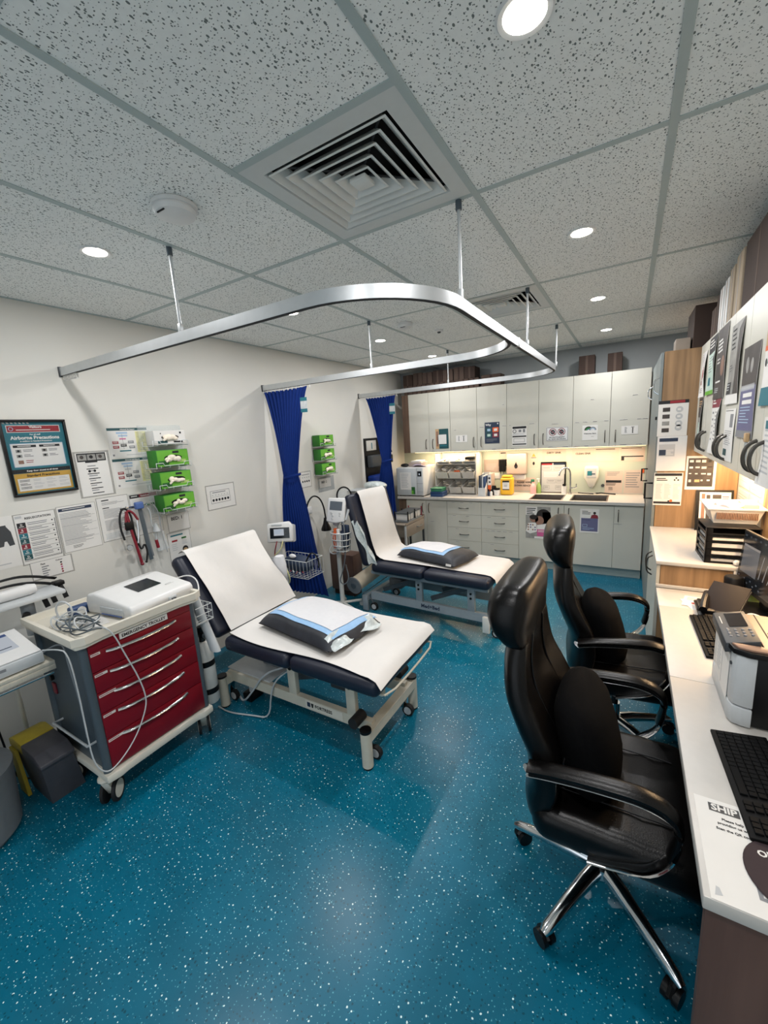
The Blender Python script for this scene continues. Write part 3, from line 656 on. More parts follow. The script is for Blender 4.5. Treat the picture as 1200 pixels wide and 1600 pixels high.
def glove_box(y, z, wd, ht, kind, label, group, dp=0.10):
    t = thing('glove_box', label, 'glove box', (0.07, y, z), group)
    c = {'g': 'green', 'w': 'paper'}[kind]
    b = MB(); b.box(0.012, 0.012+dp, y-wd/2, y+wd/2, z, z+ht, c, 0.003)
    s = Sheet((0.0124+dp, y-wd/2+0.004, z+ht-0.004), UL, NL, wd-0.008, ht-0.008, 'lime' if kind == 'g' else 'paper', b, 0.0006)
    if kind == 'g': s.rect(wd*0.48, 0.006, wd*0.2, 0.016, 'ink').rect(0.006, ht*0.6, wd*0.3, ht*0.25, 'greendark').lines(wd*0.6, ht*0.6, wd*0.3, 0.02, 2, 'paleyellow', 0.4)
    else: s.rect(wd*0.18, 0.012, 0.008, 0.008, 'ink').rect(wd*0.80, 0.006, 0.014, 0.014, 'ink').lines(wd*0.58, ht*0.72, 0.075, 0.013, 1, 'ink', 0.9).rect(0.02, ht*0.68, 0.07, 0.02, 'tealdark')
    part('carton', b, t)
    part('opening', MB().lathe([(0.0, 0.0), (0.5, 0.0)], 'ink' if kind == 'g' else 'photo', (0, 0, 0), 20, Matrix.Translation((0.0140+dp, y, z+ht*0.52)) @ Matrix.Diagonal((1, wd*0.56, ht*0.34, 1)) @ Matrix.Rotation(PI/2, 4, 'Y')), t)
    g = MB(); r = random.Random(int(z*1000))
    for k in range(4): g.ball((0.012+dp+0.008, y+wd*(-0.16+0.1*k), z+ht*(0.48+r.uniform(-.06, .08))), 0.013+0.006*r.random(), 'latex', 10, (0.7, 1.2+r.random()*0.8, 0.8+0.5*r.random()))
    g.tube([(0.016+dp, y-wd*0.1, z+ht*0.5), (0.03+dp, y-wd*0.2, z+ht*0.42), (0.028+dp, y-wd*0.26, z+ht*0.28)], [0.009, 0.010, 0.006], 'latex', 8)
    part('glove_fold', g, t)
Z1 = [1.745, 1.590, 1.435, 1.272]
glove_rack(1.762, Z1, 0.24, 'clear four tier wire glove rack above the bed one card', True)
glove_box(1.772, Z1[0], 0.235, 0.098, 'w', 'white glove box on top of the near rack', 'glove boxes in the near rack')
for z, l in zip(Z1[1:], ('upper', 'middle', 'lowest')): glove_box(1.762, z, 0.24, 0.118, 'g', l+' green glove box of the three in the near rack', 'glove boxes in the near rack', 0.115)
Z2 = [1.635, 1.485, 1.33]
glove_rack(3.55, Z2, 0.24, 'three tier wire glove rack above the bed two card', False)
for z, l in zip(Z2, ('upper', 'middle', 'lowest')): glove_box(3.55, z, 0.24, 0.118, 'g', l+' green glove box of the far rack behind the blue curtain', 'glove boxes in the far rack')

# hook rail with stethoscopes -------------------------------------
t = thing('hook_rail', 'small chrome hook rail on the wall carrying the stethoscope', 'hook', (0, 1.54, 1.32))
m = MB(); m.box(0, 0.006, 1.405, 1.64, 1.328, 1.342, 'chrome', 0.001); part('backplate', m, t)
for y in (1.425, 1.50, 1.565, 1.61): part('hook', MB().tube([(0.006, y, 1.336), (0.03, y, 1.332), (0.042, y, 1.338), (0.045, y, 1.352)], 0.004, 'chrome', 6), t)
t = thing('stethoscope', 'black and dark red stethoscope hanging left of the blue tourniquet', 'stethoscope', (0.04, 1.46, 0.96))
Y = 1.425
part('tubing', MB().tube([(0.045, Y-0.045, 1.13), (0.05, Y-0.062, 1.22), (0.05, Y-0.05, 1.31), (0.045, Y-0.015, 1.35), (0.05, Y+0.02, 1.30), (0.05, Y+0.02, 1.2), (0.05, Y+0.03, 1.1), (0.05, Y+0.05, 1.03), (0.05, Y+0.075, 1.08), (0.05, Y+0.09, 1.02), (0.05, Y+0.07, 0.95)], 0.0065, 'rubber', 8, smooth=2), t)
part('red_tubing', MB().tube([(0.056, Y-0.03, 1.2), (0.06, Y-0.012, 1.33), (0.06, Y+0.03, 1.31), (0.06, Y+0.055, 1.25)], 0.0075, 'redtube', 8, smooth=2).tube([(0.06, Y-0.012, 1.32), (0.06, Y, 1.18), (0.06, Y+0.018, 1.06), (0.06, Y+0.03, 0.95)], 0.009, 'redtube', 8, smooth=2), t)
part('chest_piece', MB().cyl((0.045, Y-0.028, 1.075), (0.062, Y-0.028, 1.072), 0.021, 'chrome', n=20).cyl((0.062, Y-0.028, 1.072), (0.066, Y-0.028, 1.071), 0.018, 'lightgrey', n=20), t)
part('headset_clip', MB().box(0.05, 0.07, Y-0.035, Y+0.022, 1.19, 1.25, 'black', 0.008), t)
part('binaural', MB().tube([(0.06, Y+0.05, 1.25), (0.062, Y+0.045, 1.16), (0.06, Y+0.03, 1.09)], 0.0045, 'chrome', 8, smooth=1), t)
part('ear_tip', MB().ball((0.06, Y+0.032, 0.94), 0.012, 'redtube'), t)
part('ear_tip', MB().ball((0.05, Y+0.068, 0.945), 0.009, 'black'), t)
t = thing('tourniquet_strap', 'grey tourniquet strap with a blue buckle hanging from the hook rail', 'strap', (0.05, 1.56, 0.95))
part('strap', MB().tube([(0.05, 1.508, 1.33), (0.052, 1.515, 1.2), (0.052, 1.522, 1.06), (0.052, 1.53, 0.95)], 0.012, 'slate', 4, ry=0.003, up=(0, 1, 0)).tube([(0.047, 1.515, 1.33), (0.046, 1.525, 1.2), (0.046, 1.535, 1.06), (0.046, 1.545, 0.97)], 0.010, 'greyplastic', 4, ry=0.002, up=(0, 1, 0)), t)
part('buckle', rounded(0.03, 0.055, 0.05, 'bluetape', 0.008, c=(0.055, 1.505, 1.345)), t)
t = thing('mask_tubing', 'clear mask tubing in a bag hanging right of the blue buckle', 'tubing', (0.04, 1.65, 0.99))
part('tubing', MB().tube([(0.045, 1.565, 1.32), (0.05, 1.58, 1.28), (0.05, 1.57, 1.2), (0.05, 1.595, 1.15), (0.05, 1.585, 1.06)], 0.005, 'lightgrey', 8, smooth=2).tube([(0.045, 1.61, 1.335), (0.05, 1.635, 1.28), (0.05, 1.635, 1.12), (0.05, 1.655, 0.97)], 0.0045, 'inklight', 8, smooth=2), t)
part('bag', MB().sheet(lambda u, v: (0.04+0.006*math.sin(9*u+5*v), 1.575+0.08*u+0.02*v, 1.13-0.14*v), 6, 6, 'clearfilm', 0.001), t)
part('fitting', MB().cyl((0.05, 1.585, 1.08), (0.05, 1.592, 1.02), 0.011, 'redtube', n=12), t)
part('mask_cone', MB().lathe([(0.006, 0.03), (0.012, 0.02), (0.026, -0.03), (0.024, -0.03)], 'lightgrey', (0.05, 1.60, 1.17)), t)
# ================================================================ emergency trolley and its surroundings
t = thing('emergency_trolley', 'crimson five drawer emergency trolley with white top on castors', 'medical trolley', (0.61, 1.0, 0))
TX0, TX1, TY0, TY1 = 0.36, 0.86, 0.72, 1.285
m = MB(); m.box(TX0, TX1-0.012, TY0+0.012, TY1-0.012, 0.205, 0.865, 'slate', 0.004); part('cabinet_body', m, t)
for y in (TY0+0.004, TY1-0.004):
    s_ = 1 if y > 1 else -1
    part('corner_post', MB().cyl((TX1-0.018, y-s_*0.012, 0.2), (TX1-0.018, y-s_*0.012, 0.87), 0.021, 'slate', n=16), t)
    part('corner_post', MB().cyl((TX0+0.018, y-s_*0.012, 0.2), (TX0+0.018, y-s_*0.012, 0.87), 0.021, 'slate', n=16), t)
m = MB(); m.box(TX1-0.014, TX1+0.004, TY0+0.028, TY1-0.028, 0.823, 0.868, 'red', 0.002); fp = part('title_panel', m, t)
s = Sheet((TX1+0.0045, 0.883, 0.862), UL, NL, 0.245, 0.035, 'paper', th=0.0008); s.frame(0, 0, 0.245, 0.035, 0.0015, 'ink'); s.text(0.1225, 0.0265, 'EMERGENCY TROLLEY', 0.0218, 'ink', 2, True)
part('title_label', s.mb, fp, 'white label reading emergency trolley')
ZJ = [0.823, 0.722, 0.617, 0.512, 0.379, 0.216]; HZ = [0.803, 0.699, 0.595, 0.491, 0.363]; LZ = [0.815, 0.712, 0.607, 0.502, 0.371]; LW_ = [0.042, 0.056, 0.075, 0.056, 0.074]
for k in range(5):
    d = part('drawer', MB().box(TX1-0.012, TX1+0.004, TY0+0.028, TY1-0.028, ZJ[k+1]+0.0015, ZJ[k]-0.0015, 'red', 0.003), t)
    hz = HZ[k]
    part('handle', MB().tube([(TX1+0.004, 0.818, hz), (TX1+0.018, 0.85, hz-0.002), (TX1+0.026, 0.92, hz-0.004), (TX1+0.028, 0.99, hz-0.005), (TX1+0.026, 1.06, hz-0.004), (TX1+0.018, 1.13, hz-0.002), (TX1+0.004, 1.165, hz)], 0.0045, 'chrome', 8, ry=0.008, smooth=1), d)
    s = Sheet((TX1+0.0045, 0.752, LZ[k]), UL, NL, LW_[k], 0.014, 'paper', th=0.0006); s.frame(0, 0, LW_[k], 0.014, 0.001, 'inkred'); s.lines(0.004, 0.005, LW_[k]-0.008, 0.005, 1, 'inkred', 0.7, k)
    part('drawer_label', s.mb, d)
m = MB(); m.prism([(TX0-0.02, TY0-0.025), (TX1+0.02, TY0-0.025), (TX1+0.035, TY0+0.01), (TX1+0.02, TY0+0.09), (TX1+0.02, TY1-0.09), (TX1+0.035, TY1-0.01), (TX1+0.02, TY1+0.025), (TX0-0.02, TY1+0.025)], 0.866, 0.892, 'offwhite', 'xy', 0.006)
r_ = [(TX0-0.02, TY0-0.025), (TX1+0.02, TY0-0.025), (TX1+0.035, TY0+0.01), (TX1+0.02, TY0+0.09), (TX1+0.02, TY1-0.09), (TX1+0.035, TY1-0.01), (TX1+0.02, TY1+0.025), (TX0-0.02, TY1+0.025)]
m.tube([(x, y, 0.904) for x, y in r_], 0.018, 'offwhite', 4, True, ry=0.011, up=(0, 0, 1)); part('top_tray', m, t)
m = MB(); m.prism([(TX0-0.01, TY0-0.01), (TX1+0.02, TY0-0.01), (TX1+0.028, TY0+0.05), (TX1+0.02, TY0+0.09), (TX1+0.012, TY1-0.09), (TX1+0.028, TY1-0.05), (TX1+0.02, TY1+0.01), (TX0-0.01, TY1+0.01)], 0.166, 0.206, 'offwhite', 'xy', 0.008); part('base_plate', m, t)
def castor(par, x, y, h, r, ang, body, wheel='greyplastic', tyre='rubber', w=0.034):
    m = MB(); X = Matrix.Translation((x, y, 0)) @ Matrix.Rotation(ang, 4, 'Z')
    m.lathe([(0.018, h), (0.036, h-0.012), (0.038, h-0.022), (0.022, h-0.032), (0.0, h-0.032)], body, n=20, X=X)
    m.prism([(-0.03, h-0.03), (0.03, h-0.03), (0.045, r*0.8), (0.02, r*0.7)], -w/2, w/2, body, 'xz', 0.004, X)
    c = part('castor', m, par)
    for s in (-1, 1):
        q = MB(); q.cyl((0.028, s*(w/2+0.002), r), (0.028, s*(w/2+0.016), r), r, tyre, n=24, X=X).cyl((0.028, s*(w/2+0.016), r), (0.028, s*(w/2+0.018), r), r*0.72, wheel, n=24, X=X)
        part('wheel', q, c)
for x, y, a in ((0.80, 0.735, 2.3), (0.80, 1.27, 2.6), (0.42, 0.735, 0.6), (0.42, 1.27, 0.4)): castor(t, x, y, 0.172, 0.058, a, 'offwhite', 'offwhite')
# side rail, red tag, oxygen, basket
part('side_rail', MB().tube([(0.44, TY0+0.012, 0.36), (0.44, TY0-0.03, 0.36), (0.80, TY0-0.03, 0.36), (0.80, TY0+0.012, 0.36)], 0.006, 'lightgrey', 8), t)
part('lock_tag', MB().box(0.42, 0.46, TY0+0.004, TY0+0.012, 0.51, 0.57, 'redtube', 0.004).cyl((0.44, TY0+0.012, 0.6), (0.44, TY0-0.002, 0.6), 0.014, 'black', n=14), t)
m = MB(); B0 = (0.60, 1.315, 0.70)
for z in (0.72, 0.765, 0.81): m.tube([(0.70, 1.29, z), (0.70, 1.395, z), (0.86, 1.395, z), (0.86, 1.29, z)], 0.0028, 'wire', 6)
for k in range(5): x = 0.70+0.04*k; m.tube([(x, 1.395, 0.81), (x, 1.395, 0.715), (x, 1.29, 0.715)], 0.0022, 'wire', 6)
part('side_basket', m, t)
part('oxygen_bracket', MB().box(0.69, 0.82, 1.285, 1.31, 0.22, 0.25, 'black', 0.003).box(0.69, 0.82, 1.285, 1.31, 0.4, 0.43, 'black', 0.003), t)
o = thing('oxygen_cylinder', 'white oxygen cylinder strapped to the trolley side beside the bed', 'gas cylinder', (0.755, 1.37, 0.15))
part('cylinder', MB().lathe([(0.0, 0.15), (0.045, 0.15), (0.052, 0.16), (0.052, 0.48), (0.045, 0.525), (0.028, 0.55), (0.018, 0.555)], 'whitemetal', (0.755, 1.37, 0), 28), o)
part('valve', MB().cyl((0.755, 1.37, 0.55), (0.755, 1.37, 0.6), 0.018, 'bronze').box(0.72, 0.79, 1.355, 1.385, 0.58, 0.62, 'black', 0.006).cyl((0.755, 1.37, 0.62), (0.755, 1.37, 0.65), 0.022, 'black').cyl((0.79, 1.37, 0.6), (0.815, 1.37, 0.6), 0.02, 'chrome'), o)
for z in (0.22, 0.40): part('strap', MB().lathe([(0.0535, z), (0.0535, z+0.035), (0.052, z+0.035)], 'black', (0.755, 1.37, 0), 28), o)
m = MB(); m.loft([[(0.76+0.045*math.cos(a)*sx+dx, 1.36+0.022*math.sin(a), z) for a in [2*PI*i/14 for i in range(14)]] for z, sx, dx in ((0.86, 0.6, 0.0), (0.80, 1.0, 0.01), (0.72, 0.85, 0.04), (0.62, 0.75, 0.09), (0.56, 0.9, 0.115), (0.53, 0.95, 0.125))], 'lightgrey')
single('mask_bag', m, 'grey cloth like bag drooping from the wire basket beside the bed', 'bag')

# things on top of the trolley
t = thing('defibrillator', 'white monitor with a dark screen on top of the crimson trolley', 'medical device', (0.68, 1.10, 0.892))
X = Matrix.Translation((0.675, 1.115, 0.892)) @ Matrix.Rotation(math.radians(7), 4, 'Z')
m = MB(); m.prism([(0.175, 0.004), (0.182, 0.05), (0.165, 0.072), (-0.10, 0.115), (-0.165, 0.105), (-0.18, 0.07), (-0.178, 0.004)], -0.185, 0.185, 'white', 'xz', 0.012, X, 3); part('housing', m, t)
def slopeX(x0, z0, x1, z1, y, off): # matrix for a sheet lying on the sloped top, local frame
    return None
nrm = X.to_3x3() @ Vector((0.16, 0, 1)).normalized(); ud = X.to_3x3() @ Vector((0, 1, 0))
o_ = X @ Vector((-0.055, -0.055, 0.1085))
s = Sheet(o_, ud, nrm, 0.135, 0.115, 'screen', th=0.0022); part('screen', s.mb, t)
s = Sheet(X @ Vector((0.085, 0.08, 0.0858)), ud, nrm, 0.05, 0.012, 'white', th=0.001); s.lines(0, 0.002, 0.04, 0.008, 1, 'inkgrey'); part('name_plate', s.mb, t)
part('paper_door', MB().box(-0.06, 0.12, -0.192, -0.184, 0.02, 0.055, 'lightgrey', 0.004, X=X).box(-0.05, 0.11, -0.195, -0.19, 0.014, 0.02, 'bluetape', 0.002, X=X), t)
part('connector', MB().box(0.17, 0.19, 0.02, 0.065, 0.012, 0.045, 'lightgrey', 0.004, X=X).box(0.185, 0.198, 0.03, 0.055, 0.018, 0.036, 'darkgrey', 0.003, X=X), t)
part('lead', MB().tube([(0.86, 1.17, 0.92), (0.895, 1.2, 0.915), (0.885, 1.30, 0.895), (0.82, 1.36, 0.905), (0.77, 1.385, 0.95), (0.72, 1.37, 0.975), (0.66, 1.32, 0.96)], 0.004, 'white', 8, smooth=2), t)
r = random.Random(3); m = MB()
for k in range(9):
    cx, cy = 0.60+0.19*r.random(), 0.775+0.03*r.random(); rx, ry = 0.07+0.04*r.random(), 0.04+0.03*r.random(); ph = r.random()*6
    pts = []
    for i in range(16):
        a = 2*PI*i/15+ph; pts.append((cx+rx*math.cos(a), max(0.715, cy+ry*math.sin(a)), 0.898+0.022*(1+math.sin(2*a+k))*0.7+0.004*k))
    m.tube(pts, 0.0034, 'lightgrey' if k % 2 else 'slate', 6, smooth=1)
t = thing('monitor_lead_bundle', 'tangled grey monitor leads on the trolley top with a long loop over the drawers', 'cable', (0.7, 0.79, 0.893))
part('coil', m, t)
part('upright_coil', MB().tube([(0.55+0.035*math.cos(a), 0.80+0.02*math.cos(a), 0.955+0.05*math.sin(a)) for a in [2*PI*i/20 for i in range(20)]], 0.0045, 'lightgrey', 8, True), t)
part('hanging_loop', MB().tube([(0.80, 0.80, 0.91), (0.86, 0.80, 0.932), (0.902, 0.825, 0.926), (0.909, 0.85, 0.868), (0.905, 0.875, 0.77), (0.903, 0.915, 0.63), (0.903, 0.935, 0.505), (0.905, 0.92, 0.435), (0.908, 0.85, 0.325), (0.91, 0.755, 0.255), (0.91, 0.70, 0.25), (0.905, 0.664, 0.33), (0.895, 0.668, 0.5), (0.885, 0.674, 0.72), (0.86, 0.675, 0.87), (0.82, 0.655, 0.885), (0.70, 0.64, 0.86)], 0.0032, 'lightgrey', 8, smooth=2), t)
t = thing('tape_dispenser', 'blue and white tape roll behind the tangled leads on the trolley', 'tape', (0.5, 0.88, 0.892))
part('case', rounded(0.05, 0.095, 0.05, 'bluebox', 0.012, c=(0.49, 0.885, 0.917)), t)
part('tape_roll', MB().cyl((0.516, 0.885, 0.918), (0.522, 0.885, 0.918), 0.02, 'paper', n=18), t)
s = Sheet((0.60, 0.82, 0.8925), (0.2, 1, 0), (0, 0, 1), 0.11, 0.15, 'paper', th=0.001, down=(1, -0.2, 0)); s.lines(0.01, 0.012, 0.08, 0.12, 12, 'inkgrey', 0.35)
s.fin('paper_sheet', 'printed sheet lying on the trolley top beside the leads', 'paper')

# steel bench cart at the left edge
t = thing('steel_cart', 'stainless steel cart at the left edge beside the crimson trolley', 'cart', (0.45, 0.2, 0))
m = MB(); m.box(0.13, 0.70, -0.45, 0.675, 0.775, 0.795, 'steel', 0.003).box(0.685, 0.70, -0.45, 0.675, 0.752, 0.776, 'steel', 0.002); part('top_shelf', m, t)
part('front_rail', MB().tube([(0.705, -0.45, 0.742), (0.705, 0.66, 0.742)], 0.005, 'chrome', 8).tube([(0.705, 0.66, 0.742), (0.69, 0.675, 0.742)], 0.004, 'chrome', 8), t)
for y in (-0.43, 0.655):
    for x in (0.15, 0.68):
        if y > 0 and x > 0.5: continue
        part('leg', MB().cyl((x, y, 0.02), (x, y, 0.776), 0.011, 'steel', n=12), t)
part('leg', MB().cyl((0.68, -0.2, 0.02), (0.68, -0.2, 0.776), 0.011, 'steel', n=12), t)
t = thing('ecg_machine', 'white machine with a lit blue screen on the steel cart', 'medical device', (0.53, 0.42, 0.795))
m = MB(); m.prism([(0.69, 0.80), (0.69, 0.852), (0.40, 0.90), (0.385, 0.88), (0.385, 0.80)], 0.25, 0.645, 'lightgrey', 'xz', 0.008); part('housing', m, t)
sl = Vector((-0.29, 0, 0.048)).normalized(); nn = Vector((0.048, 0, 0.29)).normalized()
s = Sheet((0.402, 0.25, 0.9015), (0, 1, 0), nn, 0.39, 0.285, 'white', th=0.004); part('top_panel', s.mb, t)
s2 = Sheet(Vector((0.402, 0.25, 0.9015))+nn*0.0045-sl*0.025, (0, 1, 0), nn, 0.345, 0.165, 'lcdwhite', th=0.001); s2.rect(0, 0, 0.345, 0.026, 'lcdblue'); s2.rect(0.19, 0.085, 0.05, 0.014, 'lcdblue'); s2.lines(0.02, 0.05, 0.15, 0.09, 5, 'inkgrey', 0.2, 3); s2.lines(0.28, 0.135, 0.05, 0.012, 1, 'navy', 0.6)
part('display', s2.mb, t, 'lit blue and white display')
k_ = MB()
part('lead', MB().tube([(0.66, 0.645, 0.83), (0.67, 0.685, 0.85), (0.74, 0.70, 0.87), (0.80, 0.688, 0.86), (0.81, 0.685, 0.80), (0.80, 0.70, 0.6), (0.79, 0.70, 0.4)], 0.004, 'greyplastic', 8, smooth=2), t)
s = Sheet((0.6915, 0.46, 0.84), (0, 1, 0), (1, 0, 0), 0.05, 0.012, 'inkgrey', th=0.0006); part('badge', s.mb, t)
# raised arm shelf with white roll and black straps
t = thing('pole_shelf', 'grey shelf on a short pole above the steel cart', 'shelf', (0.25, 0.6, 0.795))
part('shelf', MB().box(0.12, 0.34, 0.30, 0.90, 0.982, 1.006, 'lightgrey', 0.008), t)
part('pole', MB().cyl((0.27, 0.745, 0.80), (0.27, 0.745, 0.985), 0.026, 'lightgrey', n=20).cyl((0.27, 0.745, 0.90), (0.27, 0.745, 0.985), 0.030, 'greyplastic', n=20), t)
part('knob', MB().cyl((0.30, 0.725, 0.92), (0.33, 0.715, 0.92), 0.018, 'black', n=14), t)
m = MB(); m.tube([(0.25, 0.30, 1.035), (0.25, 0.34, 1.036), (0.25, 0.77, 1.036), (0.25, 0.80, 1.035)], [0.02, 0.030, 0.030, 0.022], 'white', 20)
single('white_bolster', m, 'white padded roll lying on the grey pole shelf', 'padded roll')
t = thing('black_strap_set', 'black webbing straps draped over the white roll and shelf end', 'strap', (0.2, 0.8, 0.9))
def strap(pts, w_=0.011): return MB().tube(pts, w_, 'black', 4, ry=0.002, up=(0.5, 0, 0.4), smooth=2)
part('strap', strap([(0.22, 0.30, 1.075), (0.2, 0.5, 1.09), (0.19, 0.70, 1.105), (0.16, 0.80, 1.09), (0.15, 0.93, 1.03)]), t)
part('strap', strap([(0.28, 0.30, 1.07), (0.27, 0.52, 1.078), (0.25, 0.70, 1.085), (0.2, 0.82, 1.05), (0.17, 0.90, 1.01)]), t)
for x, y in ((0.20, 0.83), (0.16, 0.88), (0.13, 0.945)):
    part('strap_tail', MB().tube([(x, y, 0.99), (x+0.02, y+0.006, 0.95), (x+0.03, y+0.012, 0.905)], 0.012, 'black', 4, ry=0.003, up=(0, 1, 0)), t)
part('buckle', rounded(0.05, 0.05, 0.025, 'black', 0.006, c=(0.15, 0.935, 1.0)), t)

# pedal bin and cable beneath, round bin at the edge
t = thing('waste_bin', 'dark grey waste bin with a dull yellow lid half beside the trolley', 'bin', (0.39, 0.66, 0))
m = MB(); zt = 0.258
lo = [(0.305, 0.59), (0.525, 0.59), (0.525, 0.738), (0.305, 0.738)]; hi = [(0.255, 0.562), (0.60, 0.562), (0.60, 0.692), (0.255, 0.692)]
m.loft([[(x, y, 0.0) for x, y in lo], [(x, y, zt) for x, y in hi]], 'bingrey'); part('body', m, t)
m = MB(); m.prism([(0.40, zt), (0.40, zt+0.055), (0.55, zt+0.05), (0.615, zt+0.018), (0.615, zt)], 0.556, 0.698, 'bingrey', 'xz', 0.005); part('lid_front', m, t)
m = MB(); m.prism([(0.24, zt), (0.24, zt+0.04), (0.30, zt+0.06), (0.398, zt+0.058), (0.398, zt)], 0.556, 0.698, 'dullyellow', 'xz', 0.005); part('lid_rear', m, t, 'dull yellow lid half')
m = MB(); m.prism([(0.275, 0.01), (0.252, zt), (0.32, zt), (0.37, 0.01)], 0.546, 0.562, 'dullyellow', 'xz', 0.002); part('side_panel', m, t, 'dull yellow side panel')
single('power_cable', MB().tube([(0.10, 0.50, 0.77), (0.10, 0.53, 0.6), (0.09, 0.55, 0.42), (0.11, 0.56, 0.2), (0.16, 0.56, 0.02), (0.22, 0.60, 0.008)], 0.005, 'black', 8, smooth=2), 'black power cable hanging against the wall behind the yellow lidded bin', 'cable')
t = thing('round_bin', 'grey round bin cut off by the left photo edge', 'bin', (0.43, 0.30, 0))
part('body', MB().lathe([(0.0, 0.0), (0.17, 0.0), (0.195, 0.03), (0.208, 0.30), (0.208, 0.32)], 'greyplastic', (0.43, 0.30, 0), 32), t)
part('lid', MB().lathe([(0.212, 0.32), (0.212, 0.335), (0.14, 0.355), (0, 0.36)], 'greyplastic', (0.43, 0.30, 0), 32), t)
# ================================================================ treatment couches
def cushion(p0, p1, yc, wd, th, mb=None, m='vinyl', bev=0.035, crown=0.006, N=14, up=None):
    """padded slab whose top centre line runs p0 -> p1 in xz, width wd about yc, thickness th below"""
    a = Vector((p0[0], 0, p0[1])); b = Vector((p1[0], 0, p1[1])); d = (b-a); L = d.length; d.normalize(); n = Vector((-d.z, 0, d.x))
    if n.z < 0: n = -n
    bm = bmesh.new(); bmesh.ops.create_cube(bm, size=1.0)
    for v in bm.verts: v.co = Vector((v.co.x*L, v.co.y*wd, v.co.z*th))
    bmesh.ops.bevel(bm, geom=bm.edges[:], offset=bev, segments=5, profile=0.5, affect='EDGES')
    bmesh.ops.subdivide_edges(bm, edges=[e for e in bm.edges if e.calc_length() > 0.1], cuts=5, use_grid_fill=True)
    for v in bm.verts:
        if v.co.z > 0: v.co.z += crown*math.cos(v.co.x/L*PI)*math.cos(v.co.y/wd*PI)
        c = a+d*(v.co.x+L/2)+n*(v.co.z-th/2); v.co = Vector((c.x, yc+v.co.y, c.z))
    mb = mb or MB(); return mb.bm(bm, m)
def bar(mb, p, q, w, h, m): return mb.tube([p, q], h/2, m, 4, ry=w/2, up=(0, 0, 1) if abs(p[2]-q[2]) < 0.9*math.dist(p, q) else (1, 0, 0))

# near couch: local frame = world here
t = thing('treatment_couch', 'navy treatment couch with cream frame beside the crimson trolley', 'treatment bed', (1.2, 1.77, 0), 'treatment couches')
YC = 1.775; WD = 0.66; yn = 1.58; yf = 1.96
part('backrest', cushion((0.815, 0.560), (0.455, 1.035), YC, WD, 0.085, bev=0.04), t)
part('seat_cushion', cushion((0.84, 0.558), (1.372, 0.558), YC, WD, 0.092), t)
part('seat_cushion', cushion((1.378, 0.558), (1.955, 0.558), YC, WD, 0.092), t)
m = MB()
for y in (yn-0.03, yf+0.03): bar(m, (0.78, y, 0.447), (1.93, y, 0.447), 0.03, 0.035, 'beige')
for x in (0.86, 1.37, 1.86): bar(m, (x, yn-0.03, 0.44), (x, yf+0.03, 0.44), 0.035, 0.03, 'beige')
part('upper_frame', m, t)
for y in (1.56, 1.99):
    m = MB(); bar(m, (0.81, y, 0.50), (0.50, y, 0.91), 0.03, 0.02, 'beige'); part('backrest_strut', m, t)
m = MB()
for y in (yn, yf): bar(m, (0.68, y, 0.195), (1.83, y, 0.195), 0.035, 0.065, 'beige')
part('floor_beam', m, t)
s = Sheet((1.37, yn-0.019, 0.223), (1, 0, 0), (0, -1, 0), 0.27, 0.05, 'offwhite', th=0.001); s.text(0.07, 0.034, 'FORTRESS', 0.028, 'ink', 2); s.rect(0.012, 0.01, 0.024, 0.03, 'navy').poly([(0.04, 0.012), (0.062, 0.012), (0.056, 0.04), (0.046, 0.04)], 'ink')
part('maker_plate', s.mb, t, 'pale plate reading fortress')
for x in (1.27, 1.70):
    for y in (yn, yf): part('upright', MB().box(x-0.03, x+0.03, y-0.016, y+0.016, 0.225, 0.437, 'beige', 0.003).cyl((x, y-0.017, 0.40), (x, y-0.024, 0.40), 0.014, 'black', n=12), t)
for x, nm in ((1.828, 'foot_crossbar'), (0.69, 'head_crossbar')):
    m = MB(); bar(m, (x, 1.51, 0.182), (x, 2.035, 0.182), 0.055, 0.055, 'beige'); part(nm, m, t)
    for y in (1.507, 2.038):
        l = part('leg', MB().cyl((x, y, 0.012), (x, y, 0.215), 0.030, 'beige', n=24), t)
        part('end_cap', MB().cyl((x, y, 0.213), (x, y, 0.226), 0.031, 'black', n=24), l); part('glide', MB().cyl((x, y, 0.0), (x, y, 0.013), 0.027, 'rubber', n=20), l)
        yi = y+(0.075 if y < YC else -0.075)
        w_ = part('castor', MB().cyl((x+0.005, yi-0.013, 0.036), (x+0.005, yi+0.013, 0.036), 0.036, 'rubber', n=24).cyl((x+0.005, yi-0.015, 0.036), (x+0.005, yi+0.015, 0.036), 0.025, 'lightgrey', n=20), t)
        part('fork', MB().tube([(x-0.03, yi, 0.05), (x-0.02, yi, 0.10), (x, yi, 0.155)], 0.01, 'chrome', 4, ry=0.018, up=(1, 0, 0)), w_)
for y in (1.53, 2.02): part('bumper_roller', MB().cyl((1.765, y-0.045, 0.25), (1.765, y+0.045, 0.25), 0.03, 'rubber', n=20), t)
part('base_plate', MB().box(0.66, 1.06, yn, yf, 0.228, 0.238, 'lightgrey', 0.003), t)
part('actuator', MB().cyl((0.95, 1.77, 0.26), (1.30, 1.77, 0.40), 0.03, 'darkgrey', n=16).box(0.86, 1.02, 1.71, 1.83, 0.24, 0.33, 'greyplastic', 0.01), t)
part('control_box', MB().box(1.45, 1.60, 1.70, 1.82, 0.24, 0.36, 'darkgrey', 0.008), t)
m = MB(); bar(m, (1.18, 1.70, 0.24), (1.72, 1.70, 0.42), 0.03, 0.035, 'slate'); bar(m, (1.18, 1.86, 0.24), (1.72, 1.86, 0.42), 0.03, 0.035, 'slate'); part('lift_arm', m, t)
